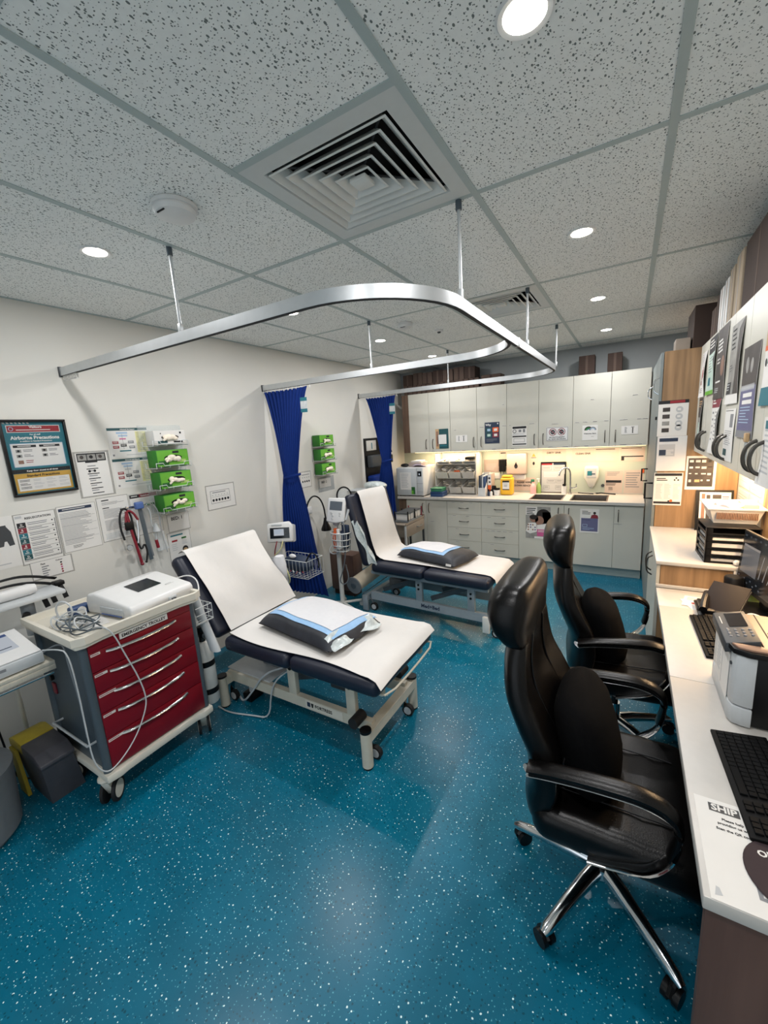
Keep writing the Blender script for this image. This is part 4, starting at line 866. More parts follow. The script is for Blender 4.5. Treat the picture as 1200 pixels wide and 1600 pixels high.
part('foot_rail', MB().tube([(1.90, 1.52, 0.455), (1.985, 1.50, 0.47), (1.995, 1.77, 0.475), (1.985, 2.06, 0.48), (1.90, 2.04, 0.47)], 0.006, 'beige', 8, smooth=1), t)
part('power_lead', MB().tube([(0.66, 1.47, 0.008), (0.78, 1.46, 0.008), (0.95, 1.51, 0.01), (1.08, 1.53, 0.02), (1.10, 1.545, 0.20), (1.16, 1.555, 0.31), (1.25, 1.65, 0.36)], 0.005, 'lightgrey', 8, smooth=2), t)
part('power_lead', MB().tube([(0.72, 1.60, 0.02), (0.82, 1.55, 0.04), (0.93, 1.54, 0.15), (1.05, 1.55, 0.31), (1.18, 1.60, 0.36)], 0.006, 'lightgrey', 8, smooth=2), t)
part('foot_pump', MB().box(0.75, 0.83, 1.60, 1.72, 0.0, 0.06, 'black', 0.01).cyl((0.80, 1.64, 0.06), (0.80, 1.64, 0.14), 0.016, 'lightgrey'), t)

def paper(fn, name, label, nu=26, nv=14, cat='paper sheet'):
    return single(name, MB().sheet(fn, nu, nv, 'paperroll', 0.0018), label, cat, angle=60)
def path_eval(P, u):
    L = [0]
    for a, b in zip(P, P[1:]): L.append(L[-1]+math.dist(a, b))
    s_ = u*L[-1]
    for i in range(len(P)-1):
        if s_ <= L[i+1] or i == len(P)-2:
            k = (s_-L[i])/(L[i+1]-L[i]); return tuple(P[i][j]*(1-k)+P[i+1][j]*k for j in range(len(P[i])))
def near_seat(u, v):
    x, z = path_eval([(0.86, 0.573), (1.0, 0.571), (1.36, 0.570), (1.39, 0.570), (1.9, 0.572), (1.94, 0.567), (1.962, 0.552), (1.972, 0.53)], u)
    near = 1.49-0.02*math.sin(7*u)-0.035*u; far = 2.065+0.03*u
    if u > 0.9: x += 0.035*max(0, 0.35-v)*(u-0.9)*10; z += 0.004
    y = near+(far-near)*v
    return (x, y, z+0.003*math.sin(14*u+6*v)*math.sin(3*v)+0.0015)
paper(near_seat, 'couch_paper', 'white paper sheet covering the seat of the near couch')
def near_back(u, v):
    x, z = path_eval([(0.845, 0.572), (0.82, 0.600), (0.475, 1.052), (0.445, 1.055), (0.41, 1.03)], u)
    near = 1.515; far = 2.10+0.01*math.sin(8*u)
    b = 0.012*math.sin(PI*u)*(0.5+0.5*math.sin(9*v+5*u))+0.004*math.sin(23*v+9*u)*math.sin(11*u)
    return (x+b*0.8+0.012*u*(1-u), near+(far-near)*v, z+b*0.55+0.003)
paper(near_back, 'couch_paper', 'white paper sheet over the raised backrest of the near couch')

def pillow(name, c, lx, ly, h, rot, label, m='charcoal'):
    def side(s):
        def fn(u, v):
            a = 2*u-1; b = 2*v-1
            e = max(0, (1-abs(a)**3.2))*max(0, (1-abs(b)**2.6)); q = 1-0.05*(abs(a)*abs(b))**0.7
            pin = 1-0.06*(1-abs(a)**2)*(abs(b)**4)
            z = (h if s > 0 else h*0.32)*s*e**0.34*(1+0.04*math.sin(5*a+3*b))
            return (a*lx/2*q, b*ly/2*q*pin, z)
        return fn
    X = Matrix.Translation((c[0], c[1], c[2]+h*0.32)) @ Matrix.Rotation(rot, 4, 'Z')
    t = thing(name, label, 'pillow', c)
    mb = MB(); mb.sheet(side(1), 26, 20, m, 0, X); mb.sheet(side(-1), 26, 20, m, 0, X); part('cover', mb, t, angle=60)
    mb = MB(); k = [(-1, -1), (1, -1), (1, 1), (-1, 1)]
    pts = []
    for i in range(4):
        for j in range(8):
            a = k[i][0]*(1-j/8)+k[(i+1) % 4][0]*j/8; b = k[i][1]*(1-j/8)+k[(i+1) % 4][1]*j/8
            q = 1-0.05*(abs(a)*abs(b))**0.7; pts.append(X @ Vector((a*lx/2*q, b*ly/2*q*(1-0.06*(1-abs(a)**2)*(abs(b)**4)), 0)))
    mb.tube(pts, 0.003, m if m != 'charcoal' else 'black', 6, True); part('seam_piping', mb, t)
    return t, X, side(1)
def pad(X, side, a0, a1, b0, b1, label, border=0.07, lift=0.004, drop=None):
    """absorbent pad lying on a pillow: blue film with a white centre"""
    t = thing('absorbent_pad', label, 'absorbent pad', tuple(X.translation))
    def P(a, b, l):
        u, v = (a+1)/2, (b+1)/2
        uc, vc = min(max(u, 0.02), 0.98), min(max(v, 0.02), 0.98)
        p = Vector(side(uc, vc))
        if drop: p.z += drop(a, b)
        p.z += l+0.002*math.sin(9*a)*math.sin(7*b)
        p.x += (u-uc)*0.6; p.y += (v-vc)*0.5
        return tuple(X @ p)
    part('blue_backing', MB().sheet(lambda u, v: P(a0+(a1-a0)*u, b0+(b1-b0)*v, lift), 24, 18, 'padblue', 0.0015), t, 'pale blue border film', angle=60)
    A0, A1 = a0+border*(a1-a0), a1-border*(a1-a0); B0_, B1_ = b0+border*(b1-b0)*1.3, b1-border*(b1-b0)*1.3
    part('white_centre', MB().sheet(lambda u, v: P(A0+(A1-A0)*u, B0_+(B1_-B0_)*v, lift+0.0035), 22, 16, 'padwhite', 0.001), t, angle=60)
    return t
pt, PX, ps = pillow('pillow', (1.335, 1.775, 0.575), 0.68, 0.44, 0.088, math.radians(-9), 'dark charcoal pillow with blue edged pad on the near couch')
pad(PX, ps, -0.84, 0.93, -0.74, 0.99, 'white absorbent pad with pale blue edges over the near pillow')
m = MB(); N_ = 14
def film(u, v):
    a = 0.80+0.24*u; p = Vector(ps(min(0.985, (a+1)/2), 0.06+0.9*v)); p.x = a*0.33*(1.0+0.05*math.sin(9*v)); p.z = p.z*(1-u*0.35)+0.006+0.006*math.sin(14*v+6*u)-0.02*u
    return tuple(PX @ p)
single('pillow_bag', MB().sheet(film, 12, 22, 'crinkle', 0.001), 'crumpled clear plastic sleeve hanging over the foot end of the near pillow', 'plastic sleeve', angle=70)
m = MB(); m.loft([[(0.60+0.02*k+0.11*math.cos(a)*s_, 2.14+0.035*math.sin(a), 0.62+0.06*k) for a in [2*PI*i/12 for i in range(12)]] for k, s_ in enumerate((0.8, 1, 0.95, 0.7, 0.3))], 'padwhite')
single('white_cloth', m, 'white cloth tucked against the far side of the near backrest', 'cloth')

# far couch, built in its own frame then turned slightly
YC2 = 0.0; WD2 = 0.66
t2 = thing('treatment_couch', 'navy treatment couch with steep backrest and blue grey frame by the cabinets', 'treatment bed', (0, 0, 0), 'treatment couches')
part('backrest', cushion((0.0, 0.50), (-0.175, 1.185), YC2, WD2, 0.085, bev=0.04), t2)
part('seat_cushion', cushion((0.02, 0.535), (0.57, 0.535), YC2, WD2, 0.092), t2)
part('seat_cushion', cushion((0.576, 0.535), (1.17, 0.535), YC2, WD2, 0.092), t2)
m = MB()
for y in (-0.25, 0.25): bar(m, (-0.02, y, 0.425), (1.14, y, 0.425), 0.03, 0.035, 'bluegrey')
for x in (0.05, 0.57, 1.08): bar(m, (x, -0.25, 0.42), (x, 0.25, 0.42), 0.035, 0.03, 'bluegrey')
part('upper_frame', m, t2)
m = MB()
for y in (-0.22, 0.22): bar(m, (-0.06, y, 0.165), (1.16, y, 0.165), 0.035, 0.075, 'bluegrey')
part('floor_beam', m, t2)
s = Sheet((0.47, -0.239, 0.195), (1, 0, 0), (0, -1, 0), 0.26, 0.055, 'bluegrey', th=0.001); s.text(0.03, 0.042, 'Med+Bed', 0.048, 'navy', 2); part('maker_plate', s.mb, t2, 'plate reading med bed')
for x in (0.48, 0.98):
    for y in (-0.22, 0.22): part('upright', MB().box(x-0.032, x+0.032, y-0.016, y+0.016, 0.2, 0.415, 'bluegrey', 0.003).cyl((x, y-0.017, 0.36), (x, y-0.022, 0.36), 0.01, 'black', n=10).cyl((x, y-0.017, 0.32), (x, y-0.022, 0.32), 0.01, 'black', n=10), t2)
m = MB(); bar(m, (0.02, -0.12, 0.20), (0.5, -0.12, 0.40), 0.03, 0.04, 'slate'); bar(m, (0.02, 0.12, 0.20), (0.5, 0.12, 0.40), 0.03, 0.04, 'slate'); bar(m, (0.55, -0.12, 0.20), (1.0, -0.12, 0.40), 0.03, 0.04, 'slate'); bar(m, (0.55, 0.12, 0.20), (1.0, 0.12, 0.40), 0.03, 0.04, 'slate'); part('lift_arm', m, t2)
part('actuator', MB().cyl((0.1, 0, 0.24), (0.5, 0, 0.37), 0.032, 'darkgrey', n=16).box(0.04, 0.18, -0.06, 0.06, 0.2, 0.3, 'greyplastic', 0.01), t2)
for x, hh, mm in ((-0.12, 0.165, 'bluegrey'), (1.12, 0.19, 'whitemetal')):
    m = MB(); bar(m, (x, -0.27, hh-0.03), (x, 0.27, hh-0.03), 0.05, 0.05, mm); part('crossbar', m, t2)
    for y in (-0.26, 0.26):
        part('leg', MB().box(x-0.03, x+0.03, y-0.012, y+0.012, 0.05 if x > 0 else 0.01, hh, mm, 0.004), t2)
        yy = y+(0.05 if y < 0 else -0.05)
        part('castor', MB().cyl((x+0.07, yy-0.012, 0.04), (x+0.07, yy+0.012, 0.04), 0.04, 'rubber', n=24).cyl((x+0.07, yy-0.014, 0.04), (x+0.07, yy+0.014, 0.04), 0.026, 'lightgrey', n=20).tube([(x+0.07, yy, 0.05), (x+0.045, yy, 0.10), (x, yy, 0.135)], 0.009, 'slate', 8), t2)
part('roll_holder', MB().tube([(-0.12, -0.30, 0.19), (-0.06, -0.10, 0.25), (-0.03, 0.25, 0.30)], 0.005, 'chrome', 8), t2)
t2.location = (0.885, 3.395, 0); RB2 = math.radians(-3.0); t2.rotation_euler = (0, 0, RB2)
BX = Matrix.Translation((0.885, 3.395, 0)) @ Matrix.Rotation(RB2, 4, 'Z')
def far_paper(u, v):
    x, z = path_eval([(-0.205, 1.17), (-0.18, 1.20), (-0.15, 1.19), (-0.02, 0.70), (0.03, 0.575), (0.10, 0.552), (0.5, 0.549), (1.10, 0.549), (1.175, 0.54), (1.205, 0.50), (1.21, 0.42)], u)
    near = -0.21-0.02*u; far = 0.235+0.03*u
    z2 = z+0.003*math.sin(13*u+5*v)
    return tuple(BX @ Vector((x+0.004*math.sin(11*u+8*v), near+(far-near)*v, z2)))
paper(far_paper, 'couch_paper', 'white paper strip running over the steep far couch', 40, 12)
p2, PX2, ps2 = pillow('pillow', (1.435, 3.385, 0.55), 0.68, 0.42, 0.085, math.radians(-13), 'dark pillow with white label lying on the far couch')
s = Sheet(PX2 @ Vector((0.24, -0.196, 0.014)), PX2.to_3x3() @ Vector((1, 0, 0)), PX2.to_3x3() @ Vector((0, -1, 0.3)), 0.055, 0.02, 'paper', th=0.001); part('care_label', s.mb, p2)
pad(PX2, ps2, -1.0, 0.56, -0.76, 0.99, 'white absorbent pad with pale blue edges over the far pillow')
def foil(u, v):
    return tuple(BX @ Vector((-0.115+0.19*v+0.02*math.sin(5*u)+0.085*(u-0.5)*(1+0.3*math.sin(7*v)), -0.345+0.012*math.sin(9*u+12*v)+0.03*math.sin(PI*u), 0.93-0.40*v+0.01*math.sin(15*u))))
single('clear_bag', MB().sheet(foil, 10, 20, 'crinkle', 0.002), 'crumpled clear bag hanging down the side of the far backrest', 'plastic bag', angle=80)
m = MB(); m.loft([[(0.34+0.12*math.cos(a)*s_, 3.98+0.075*k, 1.135+0.055*math.sin(a)*s_-0.008*k) for a in [2*PI*i/16 for i in range(16)]] for k, s_ in ((0, 0.2), (0.3, 0.75), (1, 1), (2.5, 1), (3.4, 0.8), (3.8, 0.3))], 'crinkle')
single('grey_pillow', m, 'crumpled pale grey pillow lying behind the top of the far backrest', 'pillow')
# holder under grey pillow: small wall shelf
single('wall_bracket', MB().box(0.0, 0.42, 4.0, 4.22, 1.062, 1.074, 'lightgrey', 0.004), 'pale shelf bracket carrying the grey pillow behind the far backrest', 'shelf')
m = MB(); P0 = Vector((0.66, 3.10, 0.27)); P1 = Vector((0.70, 3.55, 0.33))
m.cyl(P0, P1, 0.075, 'cork', n=28)
t = thing('paper_roll', 'thick cream paper roll hanging under the far couch head', 'paper roll', (0.66, 3.15, 0.2)); part('roll', m, t)
d_ = (P1-P0).normalized(); part('end_cap', MB().cyl(P0-d_*0.012, P0+d_*0.002, 0.088, 'greyplastic', n=24).cyl(P0-d_*0.02, P0-d_*0.01, 0.03, 'slate', n=16), t)
# ================================================================ stands between the couches
t = thing('ecg_stand', 'stand with a white screen unit and wire basket before the near curtain', 'medical stand', (0.42, 2.42, 0))
part('pole', MB().cyl((0.42, 2.44, 0.05), (0.42, 2.44, 0.90), 0.018, 'whitemetal', n=16), t)
m = MB()
for k in range(5): a = 2*PI*k/5+0.3; m.tube([(0.42, 2.44, 0.10), (0.42+0.22*math.cos(a), 2.44+0.22*math.sin(a), 0.07)], 0.014, 'whitemetal', 8)
part('base', m, t)
for k in range(5): a = 2*PI*k/5+0.3; part('castor', MB().cyl((0.42+0.22*math.cos(a), 2.43+0.22*math.sin(a), 0.03), (0.42+0.22*math.cos(a), 2.455+0.22*math.sin(a), 0.03), 0.03, 'rubber', n=16), t)
X = Matrix.Translation((0.44, 2.40, 0.955)) @ Matrix.Rotation(math.radians(28), 4, 'Z') @ Matrix.Rotation(math.radians(-10), 4, 'X')
m = MB(); m.prism([(-0.10, 0.085), (0.085, 0.10), (0.115, 0.06), (0.115, -0.07), (-0.105, -0.075)], -0.02, 0.03, 'white', 'xz', 0.012, X)
m.loft([[X @ Vector((a*0.11*s_, 0.03+d, b*0.085*s_-0.01)) for a, b in ((-1, -0.8), (1, -0.8), (1, 0.9), (0.7, 1), (-0.7, 1), (-1, 0.9))] for d, s_ in ((0, 1), (0.07, 0.98), (0.13, 0.85), (0.16, 0.6))], 'lightgrey'); part('screen_unit', m, t)
fx = X.to_3x3()
s = Sheet(X @ Vector((-0.075, -0.0205, 0.05)), fx @ Vector((1, 0, 0)), fx @ Vector((0, -1, 0)), 0.165, 0.09, 'screen', th=0.0015); s.disc(0.14, 0.045, 0.012, 'darkgrey'); sc = part('bezel', s.mb, t)
s = Sheet(X @ Vector((-0.042, -0.0225, 0.038)), fx @ Vector((1, 0, 0)), fx @ Vector((0, -1, 0)), 0.085, 0.055, 'lcdwhite', th=0.001); s.lines(0.008, 0.008, 0.06, 0.035, 4, 'lcdglow', 0.4); part('display', s.mb, sc)
part('carry_grip', MB().box(-0.06, 0.03, -0.024, -0.019, 0.066, 0.08, 'lightgrey', 0.004, X=X), t)
m = MB(); m.tube([X @ Vector((-0.02, -0.02, -0.065)), X @ Vector((-0.03, -0.04, -0.12)), (0.40, 2.36, 0.80), (0.42, 2.33, 0.70)], 0.005, 'redtube', 8, smooth=1)
part('lead', m, t, 'dark red lead')
part('lead', MB().tube([X @ Vector((0.03, -0.02, -0.065)), X @ Vector((0.02, -0.05, -0.13)), (0.42, 2.34, 0.78)], 0.004, 'paleyellow', 8, smooth=1), t, 'pale yellow lead')
part('lead', MB().tube([(0.50, 2.36, 0.68), (0.60, 2.28, 0.70), (0.64, 2.27, 0.62), (0.60, 2.28, 0.56), (0.54, 2.30, 0.58)], 0.005, 'paleyellow', 8, smooth=2), t, 'pale yellow lead')
m = MB(); bx0, bx1, by0, by1, bz0, bz1 = 0.42, 0.80, 2.30, 2.50, 0.63, 0.77
for z in (bz0, bz1): m.tube([(bx0, by0, z), (bx1, by0, z), (bx1, by1, z), (bx0, by1, z)], 0.003 if z == bz1 else 0.002, 'wire', 6, True)
for k in range(11): x = bx0+(bx1-bx0)*k/10; m.tube([(x, by0, bz1), (x, by0, bz0), (x, by1, bz0), (x, by1, bz1)], 0.0016, 'wire', 6)
for k in range(5): y = by0+(by1-by0)*(k+1)/6; m.tube([(bx0, y, bz1), (bx0, y, bz0), (bx1, y, bz0), (bx1, y, bz1)], 0.0014, 'wire', 6)
part('wire_basket', m, t)
t = thing('lead_pouch', 'dark blue cable pouch with small red connectors inside the near wire basket', 'cables', (0.62, 2.4, 0.634))
part('pouch', MB().ball((0.61, 2.41, 0.71), 0.085, 'navy', 16, (1.9, 0.9, 0.85)), t)
for k in range(6): part('connector', MB().cyl((0.56+0.035*k, 2.315, 0.655+0.012*(k % 3)), (0.575+0.035*k, 2.312, 0.665+0.01*(k % 2)), 0.006, 'redtube' if k % 2 else 'lightgrey', n=8), t)
part('cable', MB().tube([(0.72, 2.38, 0.74), (0.80, 2.36, 0.84), (0.86, 2.36, 0.82), (0.87, 2.37, 0.74), (0.83, 2.40, 0.70)], 0.006, 'black', 8, smooth=2), t)
m = MB(); m.ball((0.60, 2.36, 0.785), 0.02, 'padwhite', 10, (1.8, 0.9, 0.9))
single('tissue', m, 'small white tissue lying on the near wire basket', 'tissue')

# vital signs monitor on pole
t = thing('vital_signs_stand', 'white vital signs monitor on a pole between the couches', 'medical stand', (0.52, 3.08, 0))
px, py = 0.515, 3.08
part('pole', MB().cyl((px, py, 0.04), (px, py, 0.60), 0.023, 'whitemetal', n=18).cyl((px, py, 0.56), (px, py, 0.90), 0.016, 'whitemetal', n=16), t)
m = MB()
for k in range(5): a = 2*PI*k/5+0.9; m.tube([(px, py, 0.075), (px+0.2*math.cos(a), py+0.2*math.sin(a), 0.06)], 0.014, 'whitemetal', 8)
part('base', m, t)
for k in range(5): a = 2*PI*k/5+0.9; part('castor', MB().cyl((px+0.2*math.cos(a), py-0.011+0.2*math.sin(a), 0.025), (px+0.2*math.cos(a), py+0.011+0.2*math.sin(a), 0.025), 0.025, 'lightgrey', n=16), t)
X = Matrix.Translation((0.555, 3.06, 1.03)) @ Matrix.Rotation(math.radians(12), 4, 'Z') @ Matrix.Rotation(math.radians(-14), 4, 'X') @ Matrix.Rotation(math.radians(4), 4, 'Y')
m = MB(); m.prism([(-0.095, -0.115), (-0.095, 0.115), (0.095, 0.125), (0.095, -0.105), (0.0, -0.125)], -0.03, 0.03, 'white', 'xz', 0.014, X, 3); part('monitor_body', m, t)
fx = X.to_3x3(); U_, N_2 = fx @ Vector((1, 0, 0)), fx @ Vector((0, -1, 0))
s = Sheet(X @ Vector((-0.066, -0.0305, 0.085)), U_, N_2, 0.13, 0.085, 'greyscreen', th=0.0015); part('display', s.mb, t)
m = MB()
for a, b, r_ in ((-0.045, -0.03, 0.011), (0.045, -0.028, 0.009), (-0.03, -0.055, 0.01), (-0.03, -0.085, 0.01), (0.045, -0.05, 0.006)): m.cyl(X @ Vector((a, -0.03, b)), X @ Vector((a, -0.036, b)), r_, 'inklight', n=14)
part('button_group', m, t)
part('thermometer', MB().cyl(X @ Vector((0.105, -0.01, -0.085)), X @ Vector((0.125, -0.012, 0.02)), 0.012, 'lightgrey', n=12), t)
part('bracket', MB().box(px-0.03, px+0.03, py-0.02, py+0.02, 0.88, 0.93, 'lightgrey', 0.006), t)
m = MB(); cx, cy = 0.60, 3.03
for z, r_ in ((0.825, 0.105), (0.76, 0.098), (0.70, 0.09), (0.65, 0.082)): m.tube([(cx+r_*math.cos(a), cy+r_*0.8*math.sin(a), z) for a in [2*PI*i/28 for i in range(28)]], 0.006 if z > 0.8 else 0.0045, 'wire', 8, True)
for k in range(14): a = 2*PI*k/14; m.tube([(cx+0.105*math.cos(a), cy+0.084*math.sin(a), 0.825), (cx+0.082*math.cos(a), cy+0.066*math.sin(a), 0.64), (cx, cy, 0.638)], 0.0032, 'wire', 6)
part('wire_basket', m, t)
part('coiled_tube', MB().tube([(0.60, 3.03, 0.64), (0.52, 3.0, 0.60), (0.44, 3.02, 0.62), (0.45, 3.06, 0.67)], 0.005, 'lightgrey', 8, smooth=2), t)
part('coiled_tube', MB().tube([(0.62, 3.02, 0.90), (0.66, 3.0, 0.95), (0.67, 3.0, 0.85), (0.66, 3.0, 0.6), (0.60, 3.0, 0.42), (0.55, 3.01, 0.33), (0.60, 3.02, 0.29), (0.66, 3.03, 0.36), (0.62, 3.04, 0.5)], 0.006, 'greyplastic', 8, smooth=2), t)
for nm, c, r_, mm, lb in (('orange_bottle', (0.557, 3.005, 0.675), 0.03, 'orange', 'orange topped bottle in the white basket below the monitor'), ('white_bottle', (0.605, 2.985, 0.675), 0.027, 'white', 'white topped bottle in the white basket below the monitor')):
    single(nm, MB().lathe([(r_, 0), (r_, 0.12), (r_*0.8, 0.15), (r_*0.6, 0.155), (r_*0.6, 0.19), (0, 0.19)], mm, c, 18), lb, 'bottle')
t = thing('pressure_cuff', 'dark blue pressure cuff stuffed in the white basket below the monitor', 'blood pressure cuff', (0.63, 3.06, 0.65)); part('cuff', MB().ball((0.62, 3.045, 0.745), 0.07, 'navy', 14, (1.0, 0.8, 1.4)), t); part('fold', MB().box(0.615, 0.69, 3.02, 3.06, 0.80, 0.90, 'navy', 0.012), t)
m = MB(); m.box(0.15, 0.46, 3.38, 3.55, 0.06, 0.47, 'walnut', 0.006); t = thing('brown_cabinet', 'narrow brown box cabinet behind the vital signs pole', 'cabinet', (0.305, 3.46, 0))
part('carcass', m, t); part('plinth', MB().box(0.17, 0.44, 3.40, 3.53, 0.0, 0.06, 'carddark'), t)

# wall exam lamp and magnifier
t = thing('gooseneck_lamp', 'black gooseneck examination lamp on the wall beside the near curtain', 'lamp', (0.0, 3.13, 0.95))
part('wall_mount', MB().cyl((0.0, 3.14, 0.98), (0.03, 3.14, 0.98), 0.03, 'black', n=18), t)
part('gooseneck', MB().tube([(0.03, 3.14, 0.98), (0.10, 3.13, 1.0), (0.12, 3.15, 1.09), (0.12, 3.235, 1.138), (0.12, 3.33, 1.10), (0.12, 3.39, 1.0), (0.12, 3.405, 0.86)], 0.0085, 'black', 10, smooth=2), t)
part('lamp_head', MB().lathe([(0.016, 0.865), (0.02, 0.84), (0.03, 0.80), (0.055, 0.745), (0.055, 0.725), (0.0, 0.73)], 'black', (0.12, 3.40, 0), 20), t)
part('wall_socket', MB().box(0.0, 0.012, 3.23, 3.32, 0.93, 1.0, 'white', 0.003), t)
t = thing('magnifier_lamp', 'black ring magnifier standing beside the far backrest', 'magnifier', (0.1, 3.72, 0.9))
ring = [(0.2+0.066*math.cos(a), 3.665+0.045*math.cos(a), 1.065+0.10*math.sin(a)) for a in [2*PI*i/28 for i in range(28)]]
part('ring', MB().tube(ring, 0.009, 'black', 8, True, ry=0.012), t)
part('lens', MB().lathe([(0.0, 0.0), (1.0, 0.0)], 'acrylic', (0, 0, 0), 28, Matrix.Translation((0.2, 3.665, 1.065)) @ Matrix.Rotation(math.radians(-56), 4, 'Z') @ Matrix.Diagonal((1, 0.078, 0.098, 1)) @ Matrix.Rotation(PI/2, 4, 'Y')), t)
part('arm', MB().tube([(0.2, 3.665, 0.965), (0.2, 3.665, 0.90), (0.12, 3.68, 0.86), (0.0, 3.69, 0.86)], 0.016, 'black', 10, smooth=1), t)
# ================================================================ back run of cabinets (facing -y; right on a sheet is +x)
UB = (1, 0, 0); NB = (0, -1, 0)
def FB(x, z, w, h, y, paper='paper', rot=0.0): return Sheet((x, y, z), UB, NB, w, h, paper, rot=rot)
def hollow(x0, x1, y0, y1, z0, z1, m, th=0.016, top=True):
    b = MB(); b.box(x0, x0+th, y0, y1, z0, z1, m).box(x1-th, x1, y0, y1, z0, z1, m).box(x0+th, x1-th, y0, y1, z0, z0+th, m).box(x0+th, x1-th, y1-th, y1, z0+th, z1, m)
    if top: b.box(x0+th, x1-th, y0, y1-th, z1-th, z1, m)
    return b
def dhandle(x, z, y, vert=True, L=0.128, m='bronze'):
    b = MB()
    if vert: p = [(x, y, z+L/2), (x, y-0.022, z+L/2-0.012), (x, y-0.03, z), (x, y-0.022, z-L/2+0.012), (x, y, z-L/2)]
    else: p = [(x-L/2, y, z), (x-L/2+0.012, y-0.022, z), (x, y-0.03, z), (x+L/2-0.012, y-0.022, z), (x+L/2, y, z)]
    return b.tube(p, 0.005, m, 8, smooth=2)
def tags(door, rows, y, seed):
    r = random.Random(seed)
    for x, z, w_ in rows:
        s = FB(x, z, w_, 0.009, y, 'paper'); s.rect(0.002, 0.003, w_-0.004, 0.004, 'ink'); part('tag', s.mb, door)
BASEF, UPF = 4.968, 5.182
CG = 'back base cabinets'
single('filler_panel', MB().box(0.173, 0.296, 4.985, 5.0, 0.10, 0.815, 'darkoak'), 'dark wood filler panel left of the back base cabinets', 'panel')
def base_unit(name, label, x0, x1, doors=(), drawers=(), sinks=False):
    t = thing(name, label, 'cabinet', ((x0+x1)/2, 5.26, 0.10), CG)
    part('carcass', hollow(x0, x1, BASEF+0.02, 5.545, 0.105, 0.815, 'laminate', top=not sinks), t)
    for (a, b, hx) in doors:
        d = part('door', MB().box(a+0.0015, b-0.0015, BASEF, BASEF+0.018, 0.107, 0.803, 'laminate', 0.0015, 1), t)
        part('handle', dhandle(hx, 0.70, BASEF, True), d)
        if x0 < 1: tags(d, [(a+0.06, 0.52, 0.05)] if a > 0.5 else [], BASEF-0.0005, 1)
        else: tags(d, [(hx-0.04, 0.615, 0.08)], BASEF-0.0005, 2)
    for k in range(len(drawers)-1):
        d = part('drawer', MB().box(x0+0.0015, x1-0.0015, BASEF, BASEF+0.018, drawers[k+1]+0.0015, drawers[k]-0.0015, 'laminate', 0.0015, 1), t)
        z = (drawers[k]+drawers[k+1])/2
        part('handle', dhandle((x0+x1)/2, z, BASEF, False), d)
        r = random.Random(k+int(x0*10)); n = (3, 2, 1, 1)[k] if x0 < 1 else (2, 2, 5, 1)[k]
        tags(d, [(x0+0.04+(x1-x0-0.1)*(i+0.2)/n, drawers[k]-0.012, 0.05) for i in range(n)], BASEF-0.0005, k)
    return t
base_unit('base_cabinet', 'two door base cabinet below the autoclave at the left end', 0.298, 0.901, [(0.298, 0.602, 0.552), (0.602, 0.901, 0.645)])
ZD = [0.805, 0.629, 0.455, 0.278, 0.107]
base_unit('drawer_cabinet', 'white four drawer base cabinet next to the two door unit', 0.901, 1.364, drawers=ZD)
base_unit('drawer_cabinet', 'white four drawer base cabinet beside the mother and baby poster', 1.364, 1.828, drawers=ZD)
base_unit('sink_cabinet', 'two door base cabinet under the two sinks', 1.828, 2.834, [(1.828, 2.334, 2.275), (2.334, 2.834, 2.385)], sinks=True)
base_unit('base_cabinet', 'narrow single door base cabinet at the right end of the back run', 2.834, 3.106, [(2.834, 3.106, 2.875)])
structure('trim_2', MB().box(0.298, 3.106, 5.018, 5.03, 0.0, 0.104, 'kick'))
# worktop and sinks
t = thing('worktop', 'long white worktop along the back cabinets with two sink cut outs', 'worktop', (1.65, 5.25, 0.817))
m = MB(); Z0, Z1 = 0.8175, 0.85; yA, yB = 4.945, 5.545
SK = [(1.95, 2.292, 5.012, 5.36), (2.396, 2.752, 5.012, 5.385)]
for x0, x1 in ((0.175, SK[0][0]), (SK[0][1], SK[1][0]), (SK[1][1], 3.108)): m.box(x0, x1, yA, yB, Z0, Z1, 'bench', 0.0015, 1)
for k in SK: m.box(k[0], k[1], yA, k[2], Z0, Z1, 'bench').box(k[0], k[1], k[3], yB, Z0, Z1, 'bench')
part('slab', m, t)
part('splash_lip', MB().box(0.175, 3.108, 5.535, 5.545, 0.85, 0.862, 'bench', 0.002), t)
for k, lb in zip(SK, ('left stainless sink bowl in the back worktop', 'right stainless sink bowl behind the gooseneck tap')):
    q = MB(); x0, x1, y0_, y1_ = k; e = 0.012
    rim = [[(x0-e, y0_-e, 0.853), (x1+e, y0_-e, 0.853), (x1+e, y1_+e, 0.853), (x0-e, y1_+e, 0.853)], [(x0+0.003, y0_+0.003, 0.852), (x1-0.003, y0_+0.003, 0.852), (x1-0.003, y1_-0.003, 0.852), (x0+0.003, y1_-0.003, 0.852)],
           [(x0+0.012, y0_+0.012, 0.70), (x1-0.012, y0_+0.012, 0.70), (x1-0.012, y1_-0.012, 0.70), (x0+0.012, y1_-0.012, 0.70)], [((x0+x1)/2+dx, (y0_+y1_)/2+dy, 0.694) for dx, dy in ((-.03, -.03), (.03, -.03), (.03, .03), (-.03, .03))]]
    q.loft(rim, 'inox', caps=False); tt = thing('sink', lb, 'sink', ((x0+x1)/2, (y0_+y1_)/2, 0.70), 'sinks'); part('bowl', q, tt)
    part('drain', MB().lathe([(0.0, 0.692), (0.025, 0.692), (0.043, 0.697), (0.043, 0.690)], 'chrome', ((x0+x1)/2, (y0_+y1_)/2, 0), 20), tt)
t = thing('sink_tap', 'tall chrome gooseneck tap between the two sinks', 'tap', (2.342, 5.43, 0.85))
